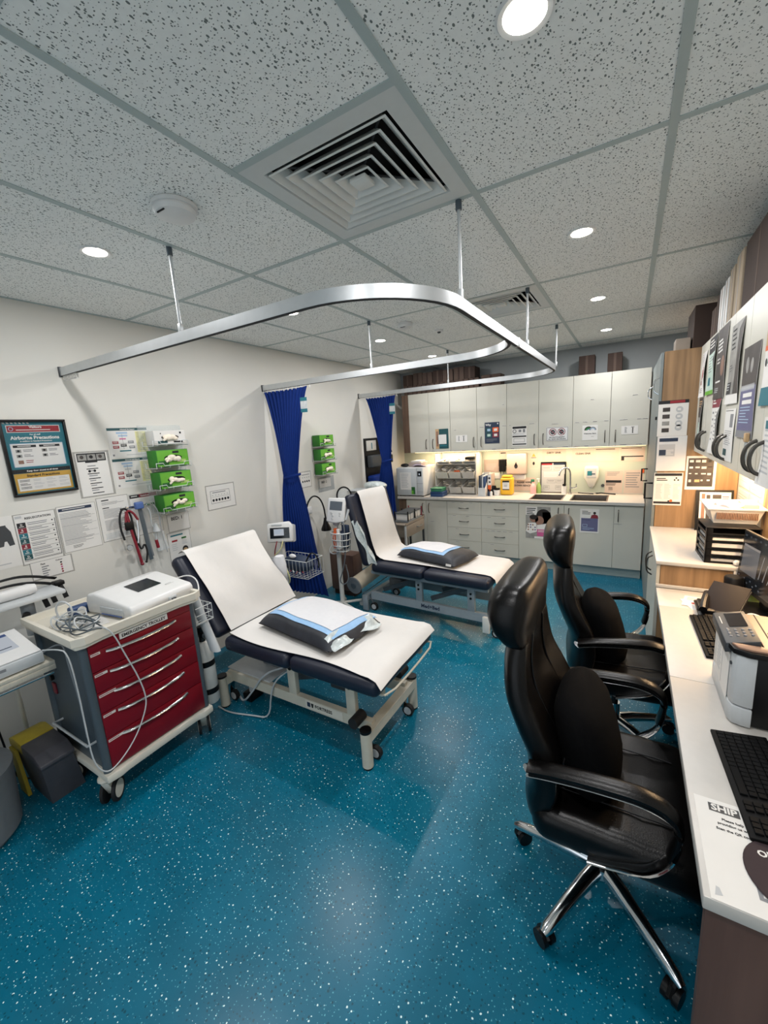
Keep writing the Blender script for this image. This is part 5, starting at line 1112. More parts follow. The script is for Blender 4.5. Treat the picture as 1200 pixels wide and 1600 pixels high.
part('spout', MB().cyl((2.342, 5.43, 0.851), (2.342, 5.43, 0.875), 0.022, 'chrome', n=20).tube([(2.342, 5.43, 0.86), (2.342, 5.43, 1.08), (2.335, 5.42, 1.15), (2.30, 5.40, 1.185), (2.255, 5.375, 1.175), (2.225, 5.36, 1.12), (2.222, 5.358, 1.09)], 0.011, 'chrome', 12, smooth=2), t)
part('lever', MB().tube([(2.342, 5.43, 0.93), (2.39, 5.42, 0.935), (2.42, 5.415, 0.95)], 0.008, 'chrome', 8).cyl((2.41, 5.417, 0.94), (2.41, 5.417, 0.985), 0.006, 'chrome'), t)

# wall cupboards
UG = 'back wall cupboards'
single('filler_panel', MB().box(0.193, 0.290, 5.186, 5.2, 1.436, 2.226, 'darkoak'), 'dark wood filler panel left of the back wall cupboards', 'panel')
def upper_unit(label, x0, xm, x1, rows):
    t = thing('wall_cupboard', label, 'cabinet', ((x0+x1)/2, 5.36, 1.436), UG)
    part('carcass', hollow(x0, x1, UPF+0.02, 5.545, 1.440, 2.224, 'laminate'), t)
    for a, b, hx, rw in ((x0, xm, xm-0.045, rows[0]), (xm, x1, xm+0.055, rows[1])):
        d = part('door', MB().box(a+0.0018, b-0.0018, UPF, UPF+0.018, 1.436, 2.226, 'laminate', 0.0015, 1), t)
        part('handle', dhandle(hx, 1.547, UPF, True), d); tags(d, rw, UPF-0.0005, 3)
    return t
upper_unit('leftmost two door wall cupboard behind the far curtain', 0.292, 0.592, 0.898, ([], [(0.62, 1.455, 0.05)]))
upper_unit('wall cupboard with the dark coloured squares poster on its right door', 0.898, 1.260, 1.636, ([(0.95, 1.72, 0.03), (1.05, 1.455, 0.06)], [(1.29, 1.735, 0.06), (1.575, 1.735, 0.06), (1.58, 1.99, 0.03), (1.45, 1.455, 0.05)]))
upper_unit('wall cupboard with the no photo sign on its right door', 1.636, 2.008, 2.377, ([(1.66, 1.735, 0.03), (1.9, 1.74, 0.06), (1.68, 1.455, 0.05)], [(2.15, 1.72, 0.08), (2.12, 1.458, 0.05), (2.27, 1.455, 0.07)]))
upper_unit('rightmost wall cupboard with the small rainbow notice', 2.377, 2.752, 3.112, ([(2.4, 1.72, 0.05), (2.48, 1.72, 0.05), (2.58, 1.72, 0.05), (2.69, 1.72, 0.05), (2.55, 1.96, 0.04), (2.4, 1.455, 0.06), (2.5, 1.455, 0.05)], [(2.84, 1.72, 0.08), (3.0, 1.72, 0.04), (3.05, 1.72, 0.05), (2.95, 1.97, 0.05), (2.85, 1.455, 0.07), (3.0, 1.455, 0.06)]))
t = thing('led_strip', 'warm light strip under the back wall cupboards', 'strip light', (1.65, 5.4, 1.436))
part('profile', MB().box(0.30, 3.10, 5.315, 5.335, 1.428, 1.436, 'alu'), t)
part('diffuser', MB().box(0.30, 3.10, 5.317, 5.333, 1.4255, 1.428, 'stripglow'), t)
ld = bpy.data.lights.new('strip_lamp', 'AREA'); ld.shape = 'RECTANGLE'; ld.size = 2.7; ld.size_y = 0.02; ld.energy = STRIP_POWER; ld.color = STRIP_COLOR
lo = bpy.data.objects.new('strip_lamp', ld); COL.objects.link(lo); lo.parent = t; lo.location = (0.05, -0.075, -0.014); lo.rotation_euler = (math.radians(4), 0, 0)

# notices on the doors
y = UPF-0.0015; NG = 'notices on the back cupboards'
s = FB(0.685, 1.742, 0.185, 0.262, y); s.rect(0, 0, 0.185, 0.262, 'tealdark'); s.rect(0, 0.0, 0.05, 0.262, 'tan', 2).rect(0.01, 0.03, 0.03, 0.2, 'skin', 3).rect(0.03, 0.075, 0.125, 0.125, 'paper', 3).rect(0.06, 0.215, 0.1, 0.015, 'teal', 3)
s.fin('door_notice', 'dark green notice with a blank white square on the leftmost wall cupboard', group=NG)
s = FB(1.361, 1.784, 0.186, 0.262, y); s.rect(0, 0, 0.186, 0.262, 'navy'); s.text(0.012, 0.042, 'Why', 0.034, 'paper', 2).disc(0.165, 0.02, 0.008, 'paper', 2)
for a, b, c in ((0.015, 0.065, 'paleblue'), (0.10, 0.065, 'orange'), (0.015, 0.13, 'mint'), (0.10, 0.13, 'maroon')): s.rect(a, b, 0.075, 0.058, 'tealdark' if a < 0.05 else c, 2).rect(a+0.018, b+0.014, 0.04, 0.03, c if a < 0.05 else 'paper', 3)
s.lines(0.02, 0.205, 0.14, 0.04, 3, 'inkgrey', 0.3, 2, 2)
s.fin('door_notice', 'dark poster reading why with coloured squares', group=NG)
def small_note(x, z, label):
    s = FB(x, z, 0.155, 0.09, y); s.lines(0.03, 0.012, 0.025, 0.065, 8, 'inkgrey', 0.5, 1).rect(0.09, 0.012, 0.03, 0.005, 'ink').rect(0.102, 0.012, 0.006, 0.066, 'ink')
    for k in range(3): s.rect(0.1, 0.03+0.018*k, 0.012, 0.008, 'ink', 2)
    s.fin('door_notice', label, group=NG)
small_note(0.975, 1.645, 'small pale note with a ladder mark beside the coloured squares poster'); small_note(2.862, 1.648, 'small pale note with a ladder mark on the far right cupboard door')
s = FB(1.70, 1.718, 0.175, 0.238, y); s.rect(0.006, 0.006, 0.163, 0.026, 'ink').ring(0.03, 0.062, 0.022, 0.006, 'ink', 2).rect(0.08, 0.045, 0.03, 0.03, 'inkgrey').rect(0.13, 0.04, 0.025, 0.04, 'inkgrey').rect(0.006, 0.118, 0.163, 0.016, 'ink').frame(0.02, 0.15, 0.13, 0.045, 0.004, 'inkgrey').rect(0.006, 0.212, 0.163, 0.014, 'ink').lines(0.01, 0.09, 0.15, 0.02, 2, 'inklight')
s.fin('door_notice', 'white sheet with three black bars beside the no photo sign', group=NG)
s = FB(2.097, 1.678, 0.236, 0.158, y, 'white', ); s.frame(0.003, 0.003, 0.23, 0.152, 0.004, 'darkgrey')
for a in (0.07, 0.165):
    s.disc(a, 0.055, 0.026, 'ink', 1); s.rect(a-0.015, 0.045, 0.03, 0.02, 'inkgrey', 2); s.ring(a, 0.055, 0.042, 0.007, 'maroon', 3); s.poly([(a-0.03, 0.03), (a-0.025, 0.025), (a+0.03, 0.08), (a+0.025, 0.085)], 'maroon', 4)
s.text(0.118, 0.122, 'NO PHOTOGRAPHY', 0.0185, 'ink', 2, True).text(0.118, 0.143, 'NO VIDEO RECORDING', 0.0175, 'ink', 2, True)
s.fin('door_notice', 'white sign with two red ring symbols banning photos and video', group=NG)
s = FB(2.480, 1.678, 0.155, 0.165, y)
for k, c in enumerate(('ink', 'green', 'teal')): s.ring(0.062, 0.055, 0.042-0.011*k, 0.012, c, 1); s.ring(0.105, 0.055, 0.036-0.01*k, 0.011, ('inkgrey', 'paleblue', 'paper')[k], 2)
s.rect(0.005, 0.056, 0.145, 0.046, 'paper', 3); s.text(0.078, 0.098, 'Welcome Here', 0.019, 'ink', 4, True).lines(0.09, 0.125, 0.03, 0.006, 1, 'ink')
s.fin('door_notice', 'white notice with a small arched rainbow on the rightmost cupboard', group=NG)
y = BASEF-0.0015
s = FB(1.912, 0.768, 0.277, 0.385, y, 'greyphoto'); s.rect(0, 0, 0.13, 0.1, 'paper')
for k, tw in enumerate((0.105, 0.095, 0.07, 0.085)): s.rect(0.01, 0.016+0.022*k, tw, 0.010, 'ink', 2)
s.disc(0.20, 0.12, 0.085, 'shoebrown', 1, 24, 0.095).rect(0.19, 0.06, 0.087, 0.13, 'shoebrown', 1).disc(0.155, 0.165, 0.05, 'skin', 2, 20, 0.055).disc(0.095, 0.145, 0.05, 'skin', 2, 20, 0.045).disc(0.088, 0.125, 0.045, 'shoebrown', 3, 20, 0.03).poly([(0.03, 0.2), (0.12, 0.19), (0.13, 0.3), (0.05, 0.33), (0.0, 0.3)], 'paper', 2).poly([(0.13, 0.22), (0.277, 0.19), (0.277, 0.27), (0.13, 0.29)], 'paper', 3)
for k in range(9): s.disc(0.03+0.026*(k % 4), 0.22+0.03*(k//3), 0.009, 'lilac' if k % 2 else 'skin', 3)
s.rect(0.13, 0.27, 0.147, 0.085, 'pink', 4).lines(0.14, 0.282, 0.11, 0.03, 2, 'paper', 0.4, 1, 5).rect(0.1, 0.36, 0.177, 0.025, 'paper', 4)
s.fin('door_notice', 'mother and baby poster with a pink panel under the left sink', group=NG)
s = FB(2.502, 0.765, 0.19, 0.272, y); s.lines(0.02, 0.025, 0.09, 0.045, 3, 'ink', 0.4, 1).disc(0.145, 0.045, 0.014, 'shoebrown').poly([(0.105, 0.105), (0.115, 0.07), (0.145, 0.058), (0.175, 0.07), (0.185, 0.105)], 'maroon').rect(0.012, 0.105, 0.168, 0.15, 'lilac', 2).frame(0.025, 0.175, 0.05, 0.03, 0.004, 'paleblue', 3).lines(0.025, 0.122, 0.12, 0.01, 1, 'navy', 0.4, 1, 3).lines(0.025, 0.215, 0.12, 0.03, 3, 'paleblue', 0.3, 2, 3)
s.fin('door_notice', 'small poster with a violet panel and maroon figure under the right sink', group=NG)

# splashback notices
y = 5.546; SG = 'papers on the back splashback'
def note(x, z, w_, h_, label, draw=None, paper_='pinkpaper'):
    s = FB(x, z, w_, h_, y, paper_)
    if draw: draw(s)
    s.fin('splashback_paper', label, group=SG)
note(1.992, 1.398, 0.28, 0.148, 'paper reading dirty sink below the no photo sign', lambda s: (s.text(0.14, 0.05, 'DIRTY SINK', 0.032, 'ink', 2, True), s.lines(0.03, 0.08, 0.22, 0.05, 4, 'inklight')))
note(2.343, 1.388, 0.245, 0.150, 'paper reading clean sink above the right sink', lambda s: (s.text(0.122, 0.06, 'CLEAN SINK', 0.03, 'ink', 2, True),))
note(2.592, 1.395, 0.252, 0.16, 'table paper right of the clean sink sign', lambda s: (s.rect(0.01, 0.008, 0.2, 0.008, 'ink'), s.lines(0.012, 0.03, 0.225, 0.12, 12, 'inklight', 0.35)))
note(2.857, 1.398, 0.245, 0.165, 'table paper with a black bar in the right corner of the splashback', lambda s: (s.rect(0.01, 0.008, 0.2, 0.006, 'ink'), s.lines(0.012, 0.025, 0.22, 0.12, 10, 'inklight', 0.35), s.rect(0.012, 0.1, 0.22, 0.012, 'ink', 2), s.rect(0.012, 0.112, 0.03, 0.04, 'ink', 2)))
note(2.710, 1.128, 0.186, 0.265, 'paper with a dark block of text above the right sink', lambda s: (s.lines(0.02, 0.015, 0.14, 0.05, 4, 'inkgrey', 0.4), s.rect(0.012, 0.115, 0.16, 0.03, 'ink', 2), s.lines(0.012, 0.155, 0.15, 0.03, 2, 'ink', 0.45, 4), s.lines(0.04, 0.2, 0.05, 0.04, 3, 'ink', 0.45, 5)))
note(2.906, 1.133, 0.196, 0.272, 'paper with even text lines beside the tall cupboard', lambda s: (s.lines(0.02, 0.03, 0.15, 0.19, 7, 'inkgrey', 0.35),))
note(1.838, 1.37, 0.10, 0.085, 'small card with a yellow triangle right of the towel dispenser', lambda s: (s.poly([(0.05, 0.012), (0.075, 0.055), (0.025, 0.055)], 'mustard'), s.rect(0.02, 0.063, 0.06, 0.008, 'ink')))
note(1.838, 1.278, 0.105, 0.105, 'small card with a dark drop below the yellow triangle card', lambda s: (s.disc(0.05, 0.05, 0.014, 'ink', ry=0.022),))
note(1.625, 1.045, 0.285, 0.175, 'paper asking to please wipe down benches', lambda s: (s.text(0.14, 0.075, 'PLEASE WIPE', 0.031, 'ink', 2, True), s.text(0.14, 0.118, 'DOWN BENCHES', 0.031, 'ink', 2, True)))
note(1.232, 1.29, 0.212, 0.172, 'pale pink poster behind the magazine file', lambda s: (s.rect(0.03, 0.06, 0.15, 0.004, 'inklight'), s.lines(0.03, 0.08, 0.15, 0.07, 4, 'inklight', 0.3)), 'towelgrey')
note(1.442, 1.395, 0.11, 0.085, 'white card above the black cylinder dispenser', lambda s: (s.rect(0.02, 0.015, 0.07, 0.012, 'ink'), s.lines(0.02, 0.035, 0.07, 0.03, 3, 'inklight')))
t = thing('power_outlet', 'double power outlet behind the yellow container', 'power outlet', (1.39, 5.54, 1.03))
part('plate', MB().box(1.325, 1.455, 5.535, 5.546, 1.03, 1.105, 'white', 0.003), t); part('plug', MB().box(1.345, 1.38, 5.505, 5.536, 1.05, 1.09, 'black', 0.006), t)
# framed chart
t = thing('sink_chart', 'black edged chart leaning behind the tap', 'chart', (2.12, 5.52, 0.852))
s = FB(1.985, 1.235, 0.285, 0.382, 5.538, 'inklight'); s.rect(0.0, 0.0, 0.13, 0.03, 'inkred').rect(0.145, 0.0, 0.14, 0.03, 'navy')
for a, b, c, d in ((0.012, 0.045, 0.11, 0.05), (0.15, 0.045, 0.12, 0.05), (0.07, 0.21, 0.10, 0.05), (0.18, 0.21, 0.08, 0.05), (0.03, 0.29, 0.07, 0.05), (0.17, 0.29, 0.07, 0.05)): s.frame(a, b, c, d, 0.003, 'inkgrey', 2).lines(a+0.01, b+0.012, c-0.02, d-0.024, 2, 'inkgrey')
s.lines(0.03, 0.12, 0.22, 0.07, 4, 'paper', 0.5); part('print', s.mb, t)
part('frame', MB().box(1.978, 2.278, 5.528, 5.5365, 1.232, 1.245, 'black').box(2.265, 2.278, 5.528, 5.5365, 0.853, 1.232, 'black').box(1.978, 1.986, 5.528, 5.5365, 0.853, 1.232, 'black').box(1.986, 2.265, 5.528, 5.5365, 0.853, 0.86, 'black'), t)
# dispensers
t = thing('towel_dispenser', 'pinkish paper towel dispenser with a black drop on the splashback', 'dispenser', (1.692, 5.49, 1.09))
part('body', MB().box(1.572, 1.815, 5.43, 5.546, 1.10, 1.37, 'towelgrey', 0.012, 3), t)
s = FB(1.572, 1.36, 0.243, 0.25, 5.4285, 'towelgrey'); s.disc(0.118, 0.155, 0.022, 'ink', 1, 20, 0.03).poly([(0.099, 0.145), (0.118, 0.095), (0.137, 0.145)], 'ink').lines(0.08, 0.03, 0.08, 0.012, 1, 'inkgrey'); part('front_plate', s.mb, t)
part('paper_tongue', MB().box(1.62, 1.80, 5.46, 5.53, 1.02, 1.10, 'paper', 0.02, 3), t)
t = thing('soap_dispenser', 'white tapered soap dispenser above the right sink', 'dispenser', (2.565, 5.5, 0.936))
m = MB(); m.prism([(2.50, 1.19), (2.63, 1.19), (2.648, 1.16), (2.645, 1.06), (2.60, 0.945), (2.575, 0.936), (2.545, 0.94), (2.49, 1.05), (2.488, 1.16)], 5.45, 5.546, 'offwhite', 'xz', 0.010); part('body', m, t)
s = FB(2.515, 1.165, 0.105, 0.11, 5.4485, 'inklight'); s.rect(0.01, 0.03, 0.05, 0.055, 'teal').rect(0.055, 0.06, 0.04, 0.012, 'navy', 2); part('label', s.mb, t)
part('nozzle', MB().cyl((2.57, 5.48, 0.95), (2.57, 5.48, 0.925), 0.012, 'lightgrey'), t)
t = thing('cylinder_dispenser', 'black ribbed cup dispenser beside the towel dispenser', 'dispenser', (1.495, 5.5, 1.11))
m = MB()
for k in range(4): m.cyl((1.463+0.021*k, 5.50, 1.13), (1.463+0.021*k, 5.50, 1.285), 0.0125, 'black', n=14)
part('tubes', m, t); part('bracket', MB().box(1.445, 1.545, 5.50, 5.546, 1.20, 1.292, 'black', 0.004).box(1.47, 1.475, 5.49, 5.5, 1.10, 1.13, 'black').box(1.51, 1.515, 5.49, 5.5, 1.10, 1.13, 'black'), t)

# bench top items
t = thing('autoclave', 'white bench top autoclave at the left end of the worktop', 'steriliser', (0.365, 5.19, 0.85))
part('body', MB().box(0.165, 0.572, 4.975, 5.44, 0.862, 1.25, 'white', 0.01), t)
d = part('door', MB().box(0.168, 0.475, 4.958, 4.976, 0.87, 1.243, 'lightgrey', 0.008), t)
s = FB(0.225, 1.185, 0.17, 0.24, 4.957); s.lines(0.02, 0.02, 0.12, 0.2, 9, 'inklight', 0.4); part('notice', s.mb, d)
s = FB(0.395, 0.985, 0.055, 0.10, 4.957, 'greendark'); s.rect(0.0, 0.05, 0.03, 0.05, 'lime'); part('sticker', s.mb, d)
p_ = part('control_panel', MB().box(0.479, 0.568, 4.962, 4.976, 0.87, 1.243, 'lightgrey', 0.004), t)
s = FB(0.492, 1.20, 0.06, 0.07, 4.961, 'screen'); s.rect(0.02, 0.03, 0.018, 0.022, 'lcdwhite'); part('display', s.mb, p_)
part('rule', MB().box(0.48, 0.567, 4.9605, 4.9625, 1.03, 1.034, 'inkgrey').box(0.48, 0.567, 4.9605, 4.9625, 0.915, 0.918, 'inkgrey'), p_)
for x in (0.19, 0.545):
    for yy in (5.0, 5.41): part('foot', MB().cyl((x, yy, 0.8505), (x, yy, 0.864), 0.014, 'rubber', n=12), t)
single('instrument_case', MB().box(0.30, 0.50, 5.08, 5.3, 1.2505, 1.31, 'towelgrey', 0.008).box(0.33, 0.47, 5.1, 5.28, 1.31, 1.33, 'paper', 0.004), 'pale pink case on top of the autoclave', 'case')
single('black_pouch', MB().ball((0.255, 5.06, 1.275), 0.045, 'black', 12, (1.4, 0.9, 0.55)), 'small black pouch on the autoclave left of the pink case', 'pouch')
m = MB(); m.sheet(lambda u, v: (0.40+0.17*u, 5.0+0.16*v, 1.268+0.016*math.sin(3*u+2*v)), 8, 6, 'lilacpaper', 0.004)
single('wrap_sheet', m, 'lilac wrapping sheet on the autoclave beside the pink case', 'wrap')
t = thing('plastic_box', 'dark blue lidded box beside the autoclave', 'box', (0.75, 5.07, 0.85), 'stacked boxes beside the autoclave')
part('body', MB().box(0.66, 0.84, 4.985, 5.16, 0.8505, 0.905, 'bluebox', 0.008), t); part('lid', MB().box(0.655, 0.845, 4.98, 5.165, 0.905, 0.918, 'bluebox', 0.005), t)
t = thing('plastic_box', 'green lidded box stacked on the dark blue box', 'box', (0.745, 5.07, 0.919), 'stacked boxes beside the autoclave')
part('body', MB().box(0.665, 0.825, 4.99, 5.155, 0.9185, 0.955, 'greenbox', 0.008), t); part('lid', MB().box(0.66, 0.83, 4.985, 5.16, 0.955, 0.967, 'greenbox', 0.005), t)
# tilt bin rack
t = thing('tilt_bin_rack', 'white rack of nine tilt bins on the worktop', 'storage rack', (0.93, 5.38, 0.85))
m = MB()
for x in (0.635, 1.215): m.box(x-0.006, x+0.006, 5.24, 5.50, 0.851, 1.40, 'clearbin', 0.003)
m.box(0.641, 1.209, 5.49, 5.50, 0.851, 1.40, 'clearbin')
for z in (0.855, 1.06, 1.255): m.box(0.641, 1.209, 5.28, 5.49, z, z+0.008, 'clearbin')
part('frame', m, t)
for rI, z in enumerate((0.866, 1.07, 1.265)):
    for c in range(3):
        x0 = 0.648+0.188*c; x1 = x0+0.178; h = 0.16 if rI < 2 else 0.06
        b = MB(); yo = 5.20 if rI < 2 else 5.27
        b.loft([[(x0+0.01, yo+0.05, z), (x1-0.01, yo+0.05, z), (x1-0.01, 5.47, z), (x0+0.01, 5.47, z)], [(x0, yo, z+h*0.55), (x1, yo, z+h*0.55), (x1, 5.48, z+h), (x0, 5.48, z+h)], [(x0+0.006, yo+0.008, z+h*0.55), (x1-0.006, yo+0.008, z+h*0.55), (x1-0.006, 5.475, z+h-0.004), (x0+0.006, 5.475, z+h-0.004)], [(x0+0.016, yo+0.056, z+0.006), (x1-0.016, yo+0.056, z+0.006), (x1-0.016, 5.464, z+0.006), (x0+0.016, 5.464, z+0.006)]], 'clearbin' if rI < 2 else 'lightgrey')
        bo = part('tilt_bin', b, t)
        f = MB(); r = random.Random(rI*5+c)
        for k in range(7): f.box(-0.035, 0.035, -0.02, 0.02, -0.004, 0.004, r.choice(['paper', 'latex', 'towelgrey', 'cork', 'offwhite']), 0.002, 1, Matrix.Translation((r.uniform(x0+0.055, x1-0.055), r.uniform(yo+0.11, 5.40), z+h*0.40+0.012*k*(h/0.16))) @ Euler((r.uniform(-.4, .4), r.uniform(-.4, .4), r.random()*3)).to_matrix().to_4x4())
        if rI == 2 and c == 2: f.box(x0+0.02, x1-0.02, yo+0.03, 5.42, z+0.05, z+0.085, 'black', 0.01)
        if rI == 1 and c == 1:
            for k in range(4): f.box(x0+0.05+0.02*k, x0+0.066+0.02*k, 5.3, 5.33, z+h*0.5, z+h*0.62, 'orange', 0.002)
        bo['label'] = 'bin filled with small packets'; part('contents', f, bo)
t = thing('magazine_file', 'grey magazine file with dark folders beside the tilt bins', 'file holder', (1.325, 5.22, 0.85))
m = MB(); m.prism([(5.13, 0.851), (5.13, 0.96), (5.36, 1.14), (5.36, 0.851)], 1.276, 1.280, 'white', 'yz').prism([(5.13, 0.851), (5.13, 0.96), (5.36, 1.14), (5.36, 0.851)], 1.368, 1.372, 'white', 'yz').box(1.28, 1.368, 5.13, 5.134, 0.851, 0.96, 'lightgrey').box(1.28, 1.368, 5.134, 5.36, 0.851, 0.855, 'lightgrey').box(1.28, 1.368, 5.356, 5.36, 0.855, 1.14, 'lightgrey'); part('case', m, t)
for k, c in enumerate(('navy', 'greyscreen', 'lightgrey', 'bluebox')): single('folder', MB().box(1.284+0.021*k, 1.300+0.021*k, 5.14, 5.35, 0.856, 1.115-0.01*(k % 2), c, 0.002), ('navy folder first from the left in the grey magazine file', 'grey folder second in the magazine file', 'light grey folder third in the magazine file', 'dark blue folder last in the magazine file')[k], 'folder', 'folders in the magazine file')
t = thing('picture_box', 'slim pink patterned box right of the magazine file', 'box', (1.40, 5.3, 0.85)); part('carton', MB().box(1.378, 1.425, 5.22, 5.38, 0.851, 1.13, 'towelgrey', 0.003), t)
s = FB(1.38, 1.125, 0.043, 0.26, 5.219); s.disc(0.02, 0.05, 0.014, 'ink').disc(0.025, 0.1, 0.012, 'ink').rect(0, 0.14, 0.043, 0.1, 'orange'); part('front_print', s.mb, t)
t = thing('white_cup', 'white tub with black caps left of the yellow container', 'tub', (1.485, 5.22, 0.85)); part('tub', MB().lathe([(0.0, 0), (0.034, 0), (0.042, 0.07), (0.038, 0.07), (0.032, 0.006), (0, 0.006)], 'white', (1.49, 5.24, 0.851), 20), t)
for k in range(4): part('cap', MB().cyl((1.475+0.014*k, 5.24+0.01*(k % 2), 0.86), (1.475+0.014*k, 5.24+0.01*(k % 2), 0.945), 0.009, 'black', n=10), t)
for k, (x, c, l) in enumerate(((1.405, 'navy', 'small dark blue bottle in front of the pink patterned box'), (1.437, 'white', 'small white bottle with black cap beside the white tub'))):
    t = thing('small_bottle', l, 'bottle', (x, 5.17, 0.85)); part('bottle_body', MB().lathe([(0.0, 0), (0.017, 0), (0.017, 0.05), (0.009, 0.06), (0.009, 0.068)], c, (x, 5.17, 0.851), 16), t); part('cap', MB().lathe([(0.012, 0.064), (0.012, 0.085), (0, 0.085)], 'black', (x, 5.17, 0.851), 14), t)
single('black_pot', MB().lathe([(0, 0), (0.03, 0), (0.036, 0.09), (0.03, 0.12), (0, 0.125)], 'black', (1.44, 5.27, 0.851), 18), 'black lidded pot behind the small bottles', 'pot')
t = thing('yellow_container', 'yellow clinical waste container with a label on the worktop', 'container', (1.605, 5.31, 0.85))
part('body', MB().box(1.53, 1.682, 5.25, 5.38, 0.851, 1.075, 'yellow', 0.022, 4), t); part('lid', MB().box(1.545, 1.667, 5.262, 5.368, 1.072, 1.102, 'yellow', 0.014, 3), t)
s = FB(1.562, 1.04, 0.085, 0.12, 5.249); s.rect(0, 0, 0.085, 0.022, 'ink').lines(0.01, 0.035, 0.06, 0.05, 3, 'inklight').rect(0.02, 0.05, 0.04, 0.03, 'inklight', 2).rect(0.0, 0.108, 0.085, 0.012, 'navy'); part('label', s.mb, t)
def bottle(x, yb, r, h, mb_, mt, label, spray):
    t = thing('spray_bottle' if spray else 'pump_bottle', label, 'bottle', (x, yb, 0.85))
    part('body', MB().lathe([(0, 0), (r, 0), (r*1.02, h*0.5), (r*0.8, h*0.75), (r*0.35, h*0.9), (r*0.35, h)], mb_, (x, yb, 0.851), 20), t)
    if spray: part('trigger_head', MB().box(x-0.03, x+0.014, yb-0.01, yb+0.01, 0.851+h, 0.885+h, mt, 0.005).box(x-0.03, x-0.018, yb-0.004, yb+0.004, 0.83+h, 0.852+h, mt), t)
    else: part('pump', MB().cyl((x, yb, 0.851+h), (x, yb, 0.89+h), 0.007, mt).box(x-0.025, x+0.01, yb-0.008, yb+0.008, 0.885+h, 0.90+h, mt, 0.004), t)
bottle(1.905, 5.44, 0.036, 0.15, 'amber', 'greenbox', 'pink spray bottle with green trigger left of the sink chart', True)
bottle(1.962, 5.49, 0.030, 0.14, 'greensoap', 'white', 'green soap bottle with white pump against the sink chart', False)
t = thing('brush_pot', 'white pot with a black handled brush left of the tap', 'pot', (2.265, 5.45, 0.85)); part('pot', MB().lathe([(0, 0), (0.03, 0), (0.034, 0.10), (0.03, 0.10), (0.027, 0.005), (0, 0.005)], 'white', (2.27, 5.455, 0.851), 18), t); part('brush', MB().cyl((2.27, 5.455, 0.87), (2.275, 5.46, 1.10), 0.007, 'black').cyl((2.27, 5.455, 0.955), (2.27, 5.455, 0.975), 0.02, 'black'), t)
single('black_tongs', MB().tube([(2.43, 5.415, 0.875), (2.50, 5.42, 0.868), (2.60, 5.43, 0.862)], 0.006, 'black', 6), 'black tongs lying behind the right sink', 'tongs')
single('black_scissors', MB().tube([(2.63, 5.43, 0.868), (2.68, 5.45, 0.872), (2.76, 5.44, 0.866), (2.83, 5.45, 0.86)], 0.007, 'black', 6).tube([(2.64+0.02*math.cos(a), 5.45+0.02*math.sin(a), 0.868) for a in [2*PI*i/12 for i in range(12)]], 0.004, 'black', 6, True), 'black handled scissors right of the black tongs behind the sink', 'scissors')
single('sink_plug', MB().cyl((2.69, 5.546, 0.95), (2.69, 5.536, 0.95), 0.018, 'darkgrey', n=16), 'round dark plug knob on the splashback above the right sink', 'knob')
single('red_switch', MB().box(3.075, 3.105, 5.535, 5.546, 1.10, 1.15, 'orange', 0.003), 'small red sticker on the splashback beside the tall cupboard', 'sticker')

# cartons on the cupboards
r = random.Random(11); x = 0.165; k = 0
BG = 'cartons on top of the back wall cupboards'
def carton(x0, x1, y0_, y1_, z0, z1, label, m='card', g=BG):
    t = thing('carton', label, 'carton', ((x0+x1)/2, (y0_+y1_)/2, z0), g)
    part('box', MB().box(x0, x1, y0_, y1_, z0, z1, m, 0.003, 1), t)
    part('tape', MB().box((x0+x1)/2-0.012, (x0+x1)/2+0.012, y0_-0.0006, y0_, z0+0.002, z1-0.002, 'taupe' if m == 'cardlight' else ('carddark' if m == 'card' else 'card')), t)
    return t
ORD = ['first', 'second', 'third', 'fourth', 'fifth', 'sixth', 'seventh', 'eighth']
for i in range(8): carton(0.205+0.134*i, 0.332+0.134*i, 5.24+0.01*(i % 3), 5.46, 2.2275, 2.352, ORD[i]+' brown carton from the left in the lower row on the back cupboards')
for i in range(7): carton(0.195+0.148*i, 0.335+0.148*i, 5.25+0.012*(i % 2), 5.46, 2.353, 2.498+0.012*(i % 2), ORD[i]+' brown carton from the left in the upper row on the back cupboards', 'card' if i % 3 else 'carddark')
carton(1.30, 1.545, 5.26, 5.45, 2.2275, 2.37, 'wide brown carton right of the stacked carton rows')
carton(2.415, 2.575, 5.28, 5.46, 2.2275, 2.44, 'left one of two separate cartons above the no photo sign cupboards', 'carddark')
carton(2.70, 2.84, 5.28, 5.46, 2.2275, 2.43, 'right one of two separate cartons near the tall oak cupboard', 'carddark')

# beige side cart between far couch and cabinets, its drawer facing the room (+x)
t = thing('side_cart', 'beige single drawer cart between the far couch and the back cabinets', 'cart', (0.625, 4.36, 0))
part('top', MB().box(0.515, 0.735, 4.10, 4.62, 0.645, 0.66, 'taupe', 0.004).box(0.727, 0.735, 4.10, 4.62, 0.66, 0.672, 'taupe').box(0.515, 0.735, 4.612, 4.62, 0.66, 0.69, 'taupe').box(0.515, 0.523, 4.10, 4.612, 0.66, 0.69, 'taupe'), t)
d = part('drawer', MB().box(0.52, 0.738, 4.12, 4.60, 0.50, 0.642, 'taupe', 0.006), t); part('handle', MB().tube([(0.738, 4.38, 0.585), (0.755, 4.39, 0.58), (0.755, 4.49, 0.58), (0.738, 4.50, 0.585)], 0.006, 'chrome', 8), d)
for x in (0.53, 0.72):
    for yy in (4.12, 4.60): part('leg', MB().box(x-0.012, x+0.012, yy-0.012, yy+0.012, 0.04, 0.646, 'darkgrey' if yy > 4.3 else 'lightgrey', 0.003), t); part('castor', MB().cyl((x-0.01, yy, 0.025), (x+0.01, yy, 0.025), 0.025, 'rubber', n=16), t)
t = thing('small_parts_rack', 'dark rack of white tubs on the beige side cart', 'rack', (0.625, 4.42, 0.66))
